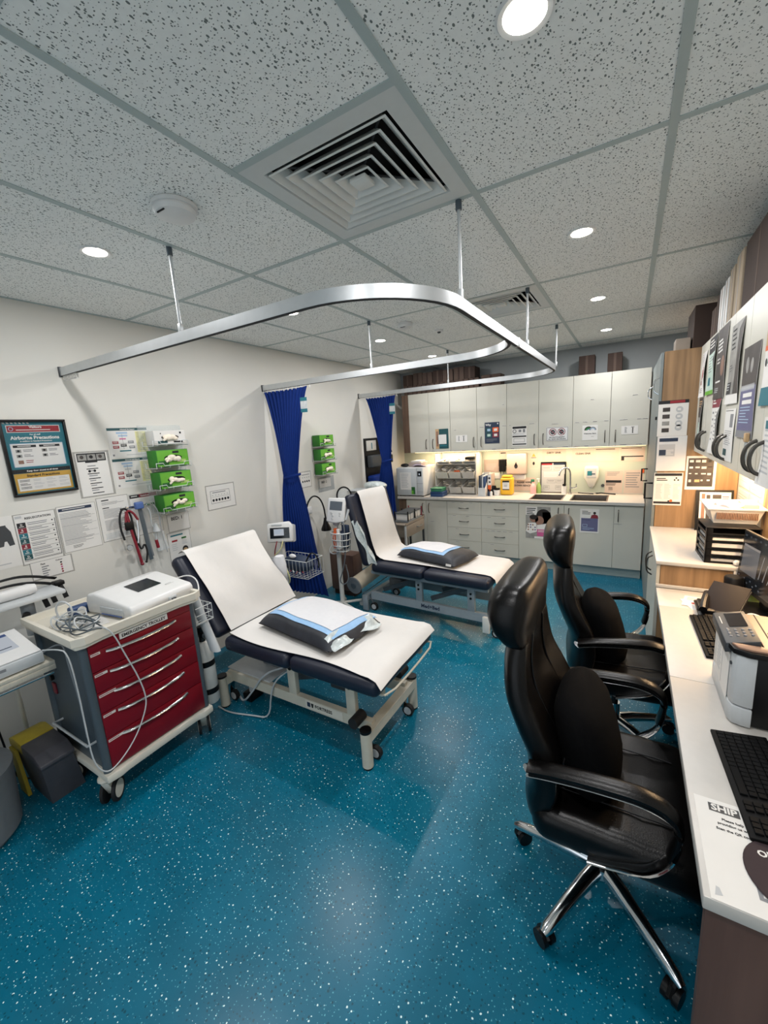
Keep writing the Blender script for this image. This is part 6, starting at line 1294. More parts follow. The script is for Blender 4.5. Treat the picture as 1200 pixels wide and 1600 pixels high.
part('tray', MB().box(0.53, 0.72, 4.20, 4.58, 0.6605, 0.685, 'greyplastic', 0.004).box(0.53, 0.72, 4.20, 4.58, 0.772, 0.776, 'darkgrey'), t)
for x in (0.535, 0.715):
    for yy in (4.205, 4.39, 4.575): part('post', MB().box(x-0.006, x+0.006, yy-0.006, yy+0.006, 0.684, 0.80, 'maroon' if yy > 4.5 else 'black'), t)
for k in range(4): part('tub', MB().box(0.545, 0.705, 4.215+0.09*k, 4.285+0.09*k, 0.6855, 0.755, 'white', 0.006), t); part('lid', MB().box(0.543, 0.707, 4.213+0.09*k, 4.287+0.09*k, 0.755, 0.766, 'lightgrey', 0.003), t)

# pegboard and its holders on the left wall
t = thing('wall_organiser', 'black wall organiser behind the far curtain', 'wall organiser', (0, 4.72, 1.10))
part('board', MB().box(0, 0.015, 4.435, 5.02, 1.10, 1.68, 'black', 0.003), t)
part('pocket', MB().box(0.016, 0.10, 4.46, 4.74, 1.30, 1.46, 'darkgrey', 0.02, 3), t); part('pocket', MB().box(0.016, 0.11, 4.86, 5.0, 1.33, 1.44, 'black', 0.012), t); part('pocket', MB().box(0.016, 0.10, 4.88, 4.98, 1.14, 1.22, 'black', 0.012), t)
part('hook_clip', MB().tube([(0.015, 4.96, 1.60), (0.07, 4.97, 1.62), (0.09, 4.98, 1.57), (0.06, 4.99, 1.53)], 0.008, 'black', 8, smooth=1).tube([(0.015, 5.0, 1.52), (0.08, 5.0, 1.50), (0.09, 5.0, 1.47)], 0.01, 'black', 8), t)
part('paper_pocket', MB().box(0.016, 0.028, 4.47, 4.70, 1.52, 1.65, 'clearbin', 0.002).box(0.0285, 0.029, 4.58, 4.60, 1.54, 1.62, 'teal'), t)
single('blue_bag', MB().box(0.016, 0.13, 4.44, 4.78, 0.98, 1.20, 'curtain', 0.03, 3), 'dark blue bag hanging under the wall organiser', 'bag')
# ================================================================ right side: tall cupboard, bench, wall cupboards, desk
PX0 = 3.114; PY = 3.75
t = thing('tall_cupboard', 'tall oak sided cupboard covered with notices on its end panel', 'cabinet', (3.36, 4.34, 0))
part('carcass', MB().box(PX0+0.022, RX-0.003, PY, 4.94, 0.0, 2.185, 'oak', 0.001, 1), t)
for a, b, hy in ((PY+0.002, 4.342, 3.80), (4.346, 4.938, 4.88)):
    d = part('door', MB().box(PX0, PX0+0.019, a, b, 0.10, 2.18, 'cupboardgrey', 0.001, 1), t)
    z = 1.155
    part('handle', MB().tube([(PX0, hy, z+0.06), (PX0-0.05, hy, z+0.06), (PX0-0.05, hy, z-0.06), (PX0, hy, z-0.06)], 0.007, 'black', 4, up=(0, 1, 0)), d)
    part('upper_pull', MB().tube([(PX0, hy, 2.01), (PX0-0.03, hy, 1.99), (PX0-0.035, hy, 1.95), (PX0-0.03, hy, 1.91), (PX0, hy, 1.89)], 0.005, 'chrome', 8, smooth=1), d)
part('lock', MB().box(PX0-0.012, PX0, 3.78, 3.80, 1.70, 1.725, 'black', 0.003), t)
part('kick_strip', MB().box(PX0+0.012, PX0+0.022, PY+0.004, 4.936, 0.0, 0.098, 'kick'), t)
yP = PY-0.0015; PG = 'notices on the tall oak cupboard'
s = FB(3.117, 1.836, 0.183, 0.259, yP); s.rect(0, 0, 0.183, 0.024, 'ink').rect(0.07, 0.003, 0.09, 0.018, 'inkred', 2)
for k in range(4): s.rect(0.028, 0.05+0.05*k, 0.045, 0.03, 'photo' if k != 2 else 'greyphoto').disc(0.13, 0.068+0.05*k if k < 3 else 0.2, 0.022, 'inklight').rect(0.118, 0.06+0.05*k if k < 3 else 0.19, 0.02, 0.014, 'paper', 2)
s.fin('cupboard_notice', 'top notice with a black and red heading on the tall oak cupboard', group=PG)
s = FB(3.124, 1.576, 0.182, 0.26, yP, 'white'); s.rect(0.012, 0.014, 0.115, 0.026, 'navy').rect(0.012, 0.06, 0.1, 0.09, 'inklight').rect(0.014, 0.1, 0.042, 0.042, 'navy', 2).lines(0.06, 0.1, 0.045, 0.04, 5, 'paper', 0.5, 2, 2)
s.fin('cupboard_notice', 'pale middle notice with a navy square on the tall oak cupboard', group=PG)
s = FB(3.118, 1.302, 0.180, 0.25, yP); s.rect(0.004, 0.004, 0.17, 0.02, 'ink').lines(0.016, 0.04, 0.085, 0.026, 2, 'ink', 0.5, 3)
for c in range(3): s.lines(0.014+0.055*c, 0.085, 0.045, 0.12, 11, 'inklight', 0.45, c)
for q_ in ((0.14, 0.04), (0.13, 0.055), (0.152, 0.055)): s.disc(q_[0], q_[1], 0.006, 'ink')
s.rect(0.004, 0.222, 0.17, 0.017, 'ink').disc(0.115, 0.214, 0.01, 'orange', 2).disc(0.1, 0.217, 0.006, 'ink', 3)
s.fin('cupboard_notice', 'three column notice with an orange bird at its foot on the tall oak cupboard', group=PG)
s = FB(3.312, 1.425, 0.178, 0.25, yP); s.rect(0.012, 0.016, 0.15, 0.21, 'photo')
r = random.Random(5)
for k in range(16): s.rect(0.02+0.036*(k % 4), 0.03+0.048*(k//4), r.uniform(0.012, 0.03), r.uniform(0.006, 0.02), r.choice(['paper', 'inklight', 'tan', 'ink']), 2)
s.fin('cupboard_notice', 'dark photo notice right of the three column notice', group=PG)

# side bench (raised) with cupboard beneath
t = thing('side_bench_cupboard', 'low oak cupboard under the raised white bench beside the desk', 'cabinet', (3.36, 3.29, 0))
m = MB(); m.box(PX0+0.02, RX-0.003, 2.83, 3.748, 0.0, 0.857, 'oak', 0.001, 1); part('carcass', m, t)
for a, b, hy in ((2.832, 3.288, 3.24), (3.292, 3.746, 3.34)):
    d = part('door', MB().box(PX0+0.001, PX0+0.019, a, b, 0.09, 0.855, 'laminate', 0.001, 1), t)
    part('handle', MB().tube([(PX0, hy, 0.79), (PX0-0.03, hy, 0.77), (PX0-0.036, hy, 0.72), (PX0-0.03, hy, 0.67), (PX0, hy, 0.65)], 0.005, 'bronze', 8, smooth=1), d)
part('end_strip', MB().box(PX0+0.001, 3.47, 2.812, 2.829, 0.716, 0.735, 'bench', 0.002).box(3.47, 3.50, 2.812, 2.829, 0.716, 0.857, 'bench', 0.002), t)
single('bench_top', MB().box(3.109, RX-0.002, 2.815, 3.748, 0.858, 0.88, 'bench', 0.003), 'raised white bench top between the desk and the tall oak cupboard', 'worktop')

# wall cupboards over the desk
UX = 3.35; UZ0, UZ1 = 1.463, 2.185
def rhandle(y_): return MB().tube([(UX, y_, 1.615), (UX-0.028, y_, 1.60), (UX-0.04, y_, 1.555), (UX-0.03, y_, 1.51), (UX, y_, 1.495)], 0.007, 'bronze', 8, smooth=2)
for yc, lb in ((3.305, 'farthest right hand wall cupboard with the red and dark leaflets'), (2.645, 'middle right hand wall cupboard with the grey and list posters'), (1.985, 'right hand wall cupboard with the violet poster beside its handles')):
    t = thing('wall_cupboard', lb, 'cabinet', (3.48, yc, UZ0), 'right wall cupboards')
    part('carcass', MB().box(UX+0.02, RX-0.003, yc-0.328, yc+0.328, UZ0+0.003, UZ1-0.002, 'laminate', 0.001, 1), t)
    for a, b, hy in ((yc-0.329, yc, yc-0.05), (yc, yc+0.329, yc+0.05)):
        d = part('door', MB().box(UX, UX+0.018, a+0.0015, b-0.0015, UZ0, UZ1, 'laminate', 0.001, 1), t); part('handle', rhandle(hy), d)
single('filler_panel', MB().box(UX, UX+0.018, 3.638, 3.746, UZ0, UZ1, 'laminate'), 'white filler strip between the right wall cupboards and the tall oak cupboard', 'panel')
t = thing('led_strip', 'warm light strip under the right wall cupboards', 'strip light', (3.5, 2.6, UZ0))
part('profile', MB().box(3.53, 3.55, 2.05, 3.70, UZ0-0.008, UZ0-0.0005, 'alu'), t)
part('diffuser', MB().box(3.532, 3.548, 2.05, 3.70, UZ0-0.0105, UZ0-0.008, 'stripglow'), t)
ld = bpy.data.lights.new('strip_lamp', 'AREA'); ld.shape = 'RECTANGLE'; ld.size = 0.02; ld.size_y = 1.6; ld.energy = STRIP_POWER*1.0; ld.color = (1.0, 0.66, 0.36)
lo = bpy.data.objects.new('strip_lamp', ld); COL.objects.link(lo); lo.parent = t; lo.location = (0.04, 0.26, -0.013)

# leaflets on the right wall cupboards (facing -x; right on the sheet is -y)
UR = (0, -1, 0); NR = (-1, 0, 0); RG = 'posters on the right wall cupboards'
def curled(y0_, z0, w_, h_, draw, label, curl=0.012, paper_='paper'):
    s = Sheet((0, 0, 0), (1, 0, 0), (0, 0, 1), w_, h_, paper_, th=0.001, down=(0, 1, 0)); draw(s, w_, h_)
    # refine and bend: local (a, b, lift) -> wall
    bm = bmesh.new(); vs = [bm.verts.new(v) for v in s.mb.v]
    lay = []
    for f, mi in zip(s.mb.f, s.mb.fm):
        try: F = bm.faces.new([vs[i] for i in f]); F.material_index = mi
        except ValueError: pass
    for ax in (0, 1):
        for c in range(1, 8):
            co = [0, 0, 0]; no = [0, 0, 0]; co[ax] = (w_, h_)[ax]*c/8; no[ax] = 1
            bmesh.ops.bisect_plane(bm, geom=bm.verts[:]+bm.edges[:]+bm.faces[:], plane_co=co, plane_no=no)
    for v in bm.verts:
        a, b, z = v.co; k = b/h_
        d = curl*(math.sin(PI*k*1.1)*(a/w_-0.3)+0.5*k*k)*1.0
        v.co = Vector((UX-0.001-z-max(0.0, d), y0_-a, z0-b))
    mb = MB(); mb.ms = list(s.mb.ms); bm.verts.index_update()
    mb.v = [tuple(v.co) for v in bm.verts]; mb.f = [tuple(v.index for v in f.verts) for f in bm.faces]; mb.fm = [f.material_index for f in bm.faces]; bm.free()
    return single('cupboard_poster', mb, label, 'poster', RG)
K = 0.892
def Q(y_, z_): return (y_*K, 1.725+(z_-1.725)*K)
def d1(s, w, h): s.rect(0, 0.0, w, h*0.3, 'white').lines(w*0.15, h*0.04, w*0.7, h*0.18, 4, 'inkgrey').disc(w*0.35, h*0.5, w*0.16, 'inkred').disc(w*0.6, h*0.45, w*0.17, 'inkred', 2).rect(w*0.1, h*0.62, w*0.3, h*0.1, 'maroon').lines(w*0.12, h*0.8, w*0.6, h*0.12, 3, 'inkgrey')
curled(3.655, 2.125, 0.215, 0.29, d1, 'curled white leaflet with red shapes beside the tall oak cupboard', 0.016)
def d2(s, w, h): s.rect(0, 0, w, h, 'mint').rect(0, 0, w, h*0.28, 'ink', 2).lines(w*0.1, h*0.05, w*0.7, h*0.16, 3, 'paper', 0.4, 1, 3).lines(w*0.1, h*0.34, w*0.6, h*0.3, 6, 'inkgrey', 0.3, 2, 2).rect(w*0.2, h*0.7, w*0.35, h*0.14, 'teal', 2).poly([(w*0.7, h*0.4), (w, h*0.3), (w, h*0.62)], 'ink', 2).rect(0, h*0.93, w, h*0.07, 'lime', 2)
curled(3.36, 2.172, 0.262, 0.335, d2, 'pale green poster with a black heading, second from the tall cupboard', 0.012)
def d3(s, w, h): s.rect(0, 0, w, h, 'photo').lines(w*0.1, h*0.16, w*0.6, h*0.2, 4, 'paper', 0.5, 3, 2).disc(w*0.72, h*0.55, w*0.2, 'skin', 2, 16, h*0.14).lines(w*0.1, h*0.42, w*0.45, h*0.1, 2, 'paper', 0.35, 4, 2).lines(w*0.1, h*0.74, w*0.6, h*0.05, 1, 'paper', 0.5, 5, 2).lines(w*0.1, h*0.84, w*0.4, h*0.08, 3, 'inklight', 0.4, 6, 2)
curled(3.072, 2.175, 0.295, 0.375, d3, 'dark brown poster with a face, third from the tall cupboard', 0.008)
def d4(s, w, h): s.rect(0, 0, w, h*0.88, 'greyphoto').poly([(w*0.65, h*0.1), (w, 0), (w, h*0.88), (w*0.6, h*0.88), (w*0.72, h*0.5)], 'photo', 2).lines(w*0.1, h*0.06, w*0.45, h*0.28, 5, 'ink', 0.4, 7, 2).lines(w*0.08, h*0.5, w*0.3, h*0.1, 3, 'darkgrey', 0.4, 8, 2).rect(w*0.02, h*0.72, w*0.38, h*0.15, 'ink', 2).lines(w*0.05, h*0.74, w*0.28, h*0.1, 3, 'inklight', 0.4, 9, 3)
curled(2.69, 2.128, 0.265, 0.365, d4, 'grey photo poster, fourth from the tall cupboard', 0.012)
def d5(s, w, h):
    s.rect(0, 0, w, h*0.47, 'photo').disc(w*0.3, h*0.2, w*0.1, 'greyphoto', 2, 14, h*0.09).disc(w*0.6, h*0.22, w*0.09, 'greyphoto', 2, 14, h*0.08).rect(0, h*0.44, w, h*0.56, 'lilac', 2)
    for k in range(9): s.disc(w*(0.08+0.1*k), h*0.45, w*0.045, 'inklight', 3)
    s.rect(w*0.2, h*0.51, w*0.62, h*0.045, 'paper', 4).rect(w*0.18, h*0.585, w*0.66, h*0.045, 'paper', 4).lines(w*0.1, h*0.66, w*0.7, h*0.2, 6, 'paleblue', 0.3, 2, 4).rect(0, h*0.92, w, h*0.08, 'inkgrey', 4)
curled(2.381, 1.985, 0.272, 0.368, d5, 'violet poster with a dark group photo near the camera', 0.006)
def d6(s, w, h): s.rect(0, 0, w, h*0.33, 'tan').rect(0, h*0.28, w, h*0.06, 'orange', 2).disc(w*0.12, h*0.48, w*0.06, 'ink', 2, 14, h*0.05).text(w*0.22, h*0.52, 'gt.', h*0.11, 'teal', 3).rect(0, h*0.78, w, h*0.22, 'teal', 2)
curled(2.045, 2.03, 0.21, 0.29, d6, 'orange topped leaflet with a teal foot at the right photo edge', 0.008)
def d7(s, w, h): s.rect(0, 0, w, h*0.4, 'photo').rect(0, h*0.4, w, h*0.6, 'greyphoto').lines(w*0.1, h*0.06, w*0.7, h*0.15, 3, 'tan', 0.4, 2, 2).rect(w*0.2, h*0.5, w*0.5, h*0.3, 'mint', 2)
curled(3.64, 1.828, 0.19, 0.315, d7, 'dark leaflet below the curled red shapes leaflet', 0.014)
def d8(s, w, h): s.rect(0, 0, w, h*0.18, 'maroon').lines(w*0.1, h*0.04, w*0.4, h*0.1, 2, 'paper', 0.5, 1, 2).lines(w*0.1, h*0.25, w*0.2, h*0.6, 5, 'inkgrey', 0.3).lines(w*0.5, h*0.25, w*0.3, h*0.6, 9, 'inkgrey', 0.3, 4).poly([(w*0.75, h*0.3), (w, h*0.18), (w, h*0.9), (w*0.9, h*0.95)], 'darkgrey', 2)
curled(3.085, 1.81, 0.272, 0.31, d8, 'curled leaflet with a maroon heading under the dark brown poster', 0.016)
def d9(s, w, h): s.rect(w*0.55, h*0.1, w*0.3, h*0.25, 'inkgrey').lines(w*0.1, h*0.42, w*0.75, h*0.3, 8, 'inkgrey', 0.3).rect(w*0.1, h*0.78, w*0.35, h*0.13, 'tealdark').lines(w*0.05, h*0.03, w*0.8, h*0.03, 1, 'ink', 0.4)
curled(2.675, 1.74, 0.235, 0.245, d9, 'white list below the grey photo poster', 0.004)
def d10(s, w, h): s.lines(w*0.1, h*0.1, w*0.75, h*0.75, 10, 'inklight', 0.4).rect(w*0.1, h*0.05, w*0.4, h*0.12, 'teal', 2)
curled(1.955, 1.70, 0.20, 0.235, d10, 'pale wrinkled sheet right of the violet poster handles', 0.02)
t = thing('hanging_lanyard', 'clear lanyard hanging below the violet poster', 'lanyard', (3.33, 2.1, 1.49)); part('cord', MB().tube([(UX-0.012, 2.14, 1.62), (UX-0.012, 2.16, 1.56), (UX-0.012, 2.14, 1.50), (UX-0.012, 2.12, 1.56), (UX-0.012, 2.135, 1.62)], 0.004, 'lightgrey', 6, smooth=2), t); part('tag', MB().box(UX-0.02, UX-0.006, 2.12, 2.15, 1.605, 1.64, 'tan', 0.003), t)

# cartons on the right cupboards
CGR = 'boxes on top of the right wall cupboards'
for x0, x1, a, b, h, m_, lb in ((3.30, 3.60, 3.80, 4.20, 0.29, 'carddark', 'large dark carton on the tall oak cupboard'), (3.20, 3.29, 3.82, 3.98, 0.085, 'taupe', 'small grey box on the tall cupboard left of the dark carton'),
    (3.375, 3.60, 3.47, 3.62, 0.20, 'card', 'brown carton just past the tall cupboard corner'), (3.375, 3.60, 3.36, 3.45, 0.25, 'carddark', 'dark narrow carton behind the white files'),
    (3.372, 3.55, 3.22, 3.33, 0.26, 'white', 'white file box, first of the white files on the right cupboards'), (3.372, 3.55, 3.08, 3.18, 0.27, 'white', 'white file box, second of the white files on the right cupboards'),
    (3.372, 3.58, 2.94, 3.05, 0.29, 'cardlight', 'buff box, first of the buff boxes on the right cupboards'), (3.372, 3.58, 2.75, 2.90, 0.31, 'cardlight', 'buff box, second of the buff boxes on the right cupboards'), (3.372, 3.59, 2.2, 2.70, 0.31, 'carddark', 'wide dark carton nearest the camera on the right cupboards')):
    t = thing('carton', lb, 'carton', ((x0+x1)/2, (a+b)/2, 2.186), CGR)
    part('box', MB().box(x0, x1, a, b, 2.1865, 2.186+h, m_, 0.003, 1), t); part('tape', MB().box(x0-0.0006, x0, (a+b)/2-0.012, (a+b)/2+0.012, 2.19, 2.18+h, 'taupe' if m_ in ('cardlight', 'white', 'taupe') else ('carddark' if m_ == 'card' else 'card')), t)

# papers on the right wall under the cupboards
WG = 'papers on the right wall under the cupboards'; xw = RX-0.001
def RW(y_, z_, w_, h_, label, dr=None, p='paper'):
    s = Sheet((xw, y_, z_), UR, NR, w_, h_, p); (dr or (lambda s: s.lines(0.02, 0.03, w_-0.05, h_-0.06, 10, 'inklight', 0.35)))(s); s.fin('wall_paper_sheet', label, 'paper', WG)
RW(3.72, 1.42, 0.30, 0.20, 'upper left paper on the right wall under the cupboards'); RW(3.72, 1.20, 0.30, 0.25, 'lower left paper on the right wall under the cupboards')
RW(3.39, 1.42, 0.25, 0.20, 'paper with a brown stain right of the upper left paper', lambda s: (s.disc(0.1, 0.08, 0.05, 'tan'), s.lines(0.02, 0.14, 0.2, 0.05, 3, 'inklight')))
RW(3.37, 1.20, 0.17, 0.20, 'white card with a dark panel on the right wall', lambda s: (s.rect(0.03, 0.03, 0.09, 0.1, 'navy'), s.lines(0.03, 0.15, 0.1, 0.03, 2, 'inkgrey')))
RW(3.08, 1.42, 0.30, 0.40, 'brown toned photo print at the right photo edge', lambda s: (s.rect(0, 0, 0.3, 0.4, 'tan'), s.poly([(0.05, 0.03), (0.12, 0.02), (0.06, 0.35), (0.02, 0.3)], 'skin', 2), s.poly([(0.1, 0.12), (0.25, 0.3), (0.22, 0.34), (0.08, 0.18)], 'skin', 2)))

# bench top things
t = thing('display_folder', 'open black display folder standing against the tall cupboard', 'folder', (3.5, 3.69, 0.88))
m = MB(); m.prism([(3.69, 0.881), (3.742, 1.175), (3.746, 1.175), (3.70, 0.881)], 3.385, 3.60, 'black', 'yz'); part('cover', m, t)
s = Sheet((3.405, 3.735, 1.16), (1, 0, 0), (0, -1, 0.18), 0.18, 0.26, 'paper', th=0.002, down=(0, -0.18, -1)); s.rect(0.012, 0.012, 0.02, 0.2, 'skin').rect(0.04, 0.02, 0.022, 0.19, 'photo').rect(0.075, 0.018, 0.05, 0.03, 'photo').rect(0.075, 0.06, 0.05, 0.03, 'maroon').lines(0.13, 0.03, 0.04, 0.12, 8, 'inkred', 0.3); part('page', s.mb, t)
t = thing('letter_tray_stack', 'black five tier letter tray stack on the raised bench', 'letter trays', (3.46, 3.0, 0.88))
X = Matrix.Translation((3.455, 2.995, 0.881)) @ Matrix.Rotation(math.radians(3), 4, 'Z')
for k in range(5):
    z = 0.041*k; m = MB()
    m.box(-0.12, 0.12, -0.125, 0.125, z, z+0.004, 'black', X=X).box(-0.12, -0.114, -0.125, 0.125, z, z+0.016, 'black', X=X).box(-0.12, -0.09, -0.125, -0.12, z, z+0.04, 'black', X=X).box(0.114, 0.12, -0.125, 0.125, z, z+0.04, 'black', X=X).box(-0.12, 0.12, 0.12, 0.125, z, z+0.04, 'black', X=X).box(-0.09, 0.114, -0.125, -0.121, z, z+0.012, 'black', 0.003, X=X).box(-0.12, -0.112, -0.125, -0.10, z, z+0.041, 'black', X=X).box(-0.12, -0.112, 0.10, 0.125, z, z+0.041, 'black', X=X)
    tr_ = part('tray', m, t)
part('top_cover', MB().box(-0.122, 0.122, -0.127, 0.127, 0.205, 0.209, 'black', 0.001, X=X), t)
for k in range(4):
    z = 0.041*k+0.005
    single('paper_stack', MB().box(-0.108, 0.108, -0.118, 0.112, z, z+0.018+0.005*(k % 3), 'paper' if k else 'inklight', X=X), ORD[k]+' sheaf of papers from the bottom in the black letter trays', 'papers', 'papers in the letter trays')
t = thing('white_basket', 'white slotted plastic basket on top of the letter trays', 'basket', (3.48, 3.13, 1.092)); m = MB(); z0 = 1.0915
bx = [(3.362, 2.965), (3.605, 2.965), (3.605, 3.27), (3.362, 3.27)]; inn = 0.006
def ring4(g, z): return [(3.362-g, 2.965-g, z), (3.605+min(g, 0.008), 2.965-g, z), (3.605+min(g, 0.008), 3.27+g, z), (3.362-g, 3.27+g, z)]
m.loft([ring4(-0.025, z0), ring4(0.0, z0+0.085), ring4(0.012, z0+0.085), ring4(0.012, z0+0.093), ring4(-0.004, z0+0.093), ring4(-0.03, z0+0.006)], 'white'); bk = part('tub', m, t)
sl = MB()
for k in range(26): x = 3.395+0.0072*k; sl.prism([(x, z0+0.028), (x+0.0032, z0+0.028), (x+0.0032, z0+0.066), (x, z0+0.066)], 2.9585+0.0005, 2.975, 'browntone', 'xz')
part('slots', sl, bk)
m = MB(); m.sheet(lambda u, v: (3.40+0.12*u, 3.0+0.12*v, z0+0.10+0.012*math.sin(7*u+4*v)), 8, 6, 'lilacpaper', 0.006); single('wrapped_pack', m, 'lilac wrapped pack lying in the white basket', 'pack')
m = MB(); m.box(3.52, 3.59, 3.02, 3.16, z0+0.05, z0+0.108, 'paleyellow', 0.006); single('yellow_pack', m, 'pale yellow pack beside the lilac pack in the white basket', 'pack')
single('tissue_ball', MB().ball((3.485, 2.85, 0.898), 0.018, 'paper', 10, (1, 1, 0.9)), 'crumpled white tissue on the bench edge by the letter trays', 'tissue')

# desk -----------------------------------------------------------
t = thing('desk', 'long white desk with a brown end panel along the right wall', 'desk', (3.36, 1.7, 0))
for a, b, z in ((0.905, 1.778, 0.73), (1.7795, 2.498, 0.73)): part('desk_top', MB().box(3.115, RX-0.002, a, b, z-0.033, z, 'bench', 0.003), t)
part('desk_top', MB().box(3.117, RX-0.002, 2.4995, 2.81, 0.683, 0.716, 'bench', 0.003), t)
part('end_panel', MB().box(3.124, RX-0.002, 0.925, 0.945, 0.0, 0.696, 'walnut', 0.001, 1), t)
part('support_panel', MB().box(3.20, RX-0.002, 1.77, 1.79, 0.0, 0.696, 'walnut', 0.001, 1), t)
part('modesty_panel', MB().box(RX-0.06, RX-0.045, 0.95, 2.80, 0.15, 0.69, 'walnut'), t)
def keyboard(c, rot, label, L=0.44, W=0.135):
    t = thing('keyboard', label, 'keyboard', (c[0], c[1], 0.7305), 'black keyboards on the desk')
    X = Matrix.Translation((c[0], c[1], 0.7312)) @ Matrix.Rotation(rot, 4, 'Z')
    m = MB(); m.prism([(-W/2, 0.0), (-W/2, 0.010), (W/2, 0.022), (W/2, 0.0)], -L/2, L/2, 'keyblack', 'xz', 0.003, X); part('base', m, t)
    k_ = MB(); n = 22; p = (L-0.02)/n
    for r_ in range(6):
        u = -W/2+0.010+(W-0.02)*r_/6; h = 0.010+0.012*(u+W/2+0.01)/W
        i = 0
        while i < n:
            wd = 1
            if r_ == 0 and i == 9: wd = 6
            if i in (15, 18): i += 1; continue
            y1_ = L/2-0.01-p*i; y0_ = y1_-p*wd
            k_.box(u+0.0015, u+(W-0.02)/6-0.0015, y0_+0.0012, y1_-0.0012, h-0.002, h+0.006, 'keyblack', 0.001, 1, X); i += wd
    part('keys', k_, t, 'raised black keys')['kind'] = 'stuff'
    return t
keyboard((3.280, 1.292), math.radians(3.5), 'near black keyboard beside the notice on the desk', 0.39)
keyboard((3.312, 2.19), math.radians(2), 'far black keyboard beyond the printer', 0.42)
# taped notice
s = Sheet((3.128, 1.190, 0.7304), (1, 0.0, 0), (0, 0, 1), 0.21, 0.283, 'paper', th=0.0006, down=(0, -1, 0)); ink = 'ink'
s.rect(0.028, 0.014, 0.062, 0.026, 'darkgrey').text(0.033, 0.035, 'SHIP', 0.027, 'paper', 2)
s.text(0.05, 0.062, 'Please help us', 0.0095, 'ink', 2).text(0.04, 0.076, 'providing us with', 0.0095, 'ink', 2).text(0.035, 0.093, 'Scan the QR code and', 0.0095, 'ink', 2).text(0.10, 0.108, 'for the', 0.0095, 'ink', 2)
s.rect(0.082, 0.145, 0.03, 0.008, 'inkgrey').rect(0.082, 0.145, 0.008, 0.03, 'inkgrey').rect(0.085, 0.235, 0.045, 0.008, 'inkgrey').rect(0.085, 0.205, 0.008, 0.03, 'inkgrey')
s.poly([(0.012, 0.25), (0.018, 0.252), (0.022, 0.268), (0.008, 0.272)], 'inklight')
s.fin('desk_notice', 'white taped notice headed ship on the near desk corner', 'notice')
t = thing('mouse_mat', 'plum round mouse mat at the right photo edge', 'mouse mat', (3.30, 1.02, 0.731))
part('mat', MB().lathe([(0, 0.0), (0.098, 0.0), (0.10, 0.002), (0.098, 0.004), (0, 0.004)], 'mousemat', (3.300, 1.022, 0.7314), 48), t)
s = MB(); s.text('OL', 0.022, 'paper', Matrix.Translation((3.232, 1.055, 0.7358)) @ Matrix.Rotation(math.radians(8), 4, 'Z')); part('print', s, t)

# printer
t = thing('printer', 'grey and black desktop printer with a keypad between the keyboards', 'printer', (3.42, 1.70, 0.73))
m = MB(); m.prism([(3.30, 0.735), (3.30, 0.99), (3.60, 0.99), (3.60, 0.735)], 1.552, 1.852, 'black', 'xz', 0.006); part('body', m, t)
sec = lambda e, yo: [(3.31, 1.545-e), (3.285, 1.548-e), (3.262, 1.558-e), (3.255-e, 1.580), (3.252-e, 1.84), (3.262, 1.857), (3.31, 1.857)]
m = MB(); m.prism(sec(0, 0), 0.80, 0.972, 'lightgrey', 'xy', 0.004); part('front_cover', m, t)
m = MB(); m.prism(sec(0.001, 0), 0.733, 0.796, 'lightgrey', 'xy', 0.004); part('paper_drawer', m, t)
m = MB(); m.prism([(3.245, 1.60), (3.252, 1.56), (3.29, 1.541), (3.605, 1.541), (3.605, 1.86), (3.246, 1.86)], 0.974, 0.992, 'black', 'xy', 0.003); part('top_rim', m, t)
m = MB(); m.prism([(3.252, 1.590), (3.265, 1.562), (3.295, 1.553), (3.595, 1.553), (3.595, 1.85), (3.33, 1.85), (3.33, 1.590)], 0.990, 0.998, 'browntone', 'xy', 0.002); part('top_lid', m, t)  # lid: warm reflected light put into its brown colour
part('output_slot', MB().box(3.36, 3.58, 1.60, 1.70, 0.9975, 0.9995, 'void').box(3.352, 3.356, 1.553, 1.85, 0.9975, 0.9988, 'ink'), t)
cp = part('control_panel', MB().prism([(3.238, 0.955), (3.238, 0.99), (3.325, 1.012), (3.325, 0.985)], 1.595, 1.842, 'darkgrey', 'xz', 0.004), t)
nn = Vector((-0.022, 0, 0.087)).normalized(); du = Vector((0.087, 0, 0.022)).normalized()
o_ = Vector((3.238, 1.842, 0.9905))
s = Sheet(o_+du*0.078+Vector((0, -0.02, 0)), (0, -1, 0), nn, 0.11, 0.05, 'screen', th=0.001, down=-du); part('display', s.mb, cp)
kp = MB()
for a in range(4):
    for b in range(3): q = o_+du*(0.078-0.019*a)+Vector((0, -0.155-0.022*b, 0)); kp.ball(q, 0.0052, 'inkgrey', 8, (1, 1.2, 0.5))
for a in range(3): kp.ball(o_+du*(0.02)+Vector((0, -0.145-0.02*a, 0)), 0.004, 'greyscreen', 8, (1, 1.2, 0.5))
part('keypad', kp, cp)
part('stripe', MB().box(3.249, 3.2515, 1.74, 1.80, 0.992, 0.9945, 'paper'), cp)
s = Sheet((3.2535, 1.80, 0.955), UR, NR, 0.20, 0.17, 'paper', th=0.0012); s.lines(0.02, 0.02, 0.07, 0.12, 9, 'inklight', 0.4).rect(0.1, 0.01, 0.004, 0.15, 'inkgrey'); part('stuck_paper', s.mb, t)
part('button', MB().cyl((3.262, 1.585, 0.93), (3.252, 1.583, 0.93), 0.006, 'darkgrey', n=12), t)
s = Sheet((3.25, 1.90, 0.7312), (0.98, 0.2, 0), (0, 0, 1), 0.001, 0.001, 'paper')

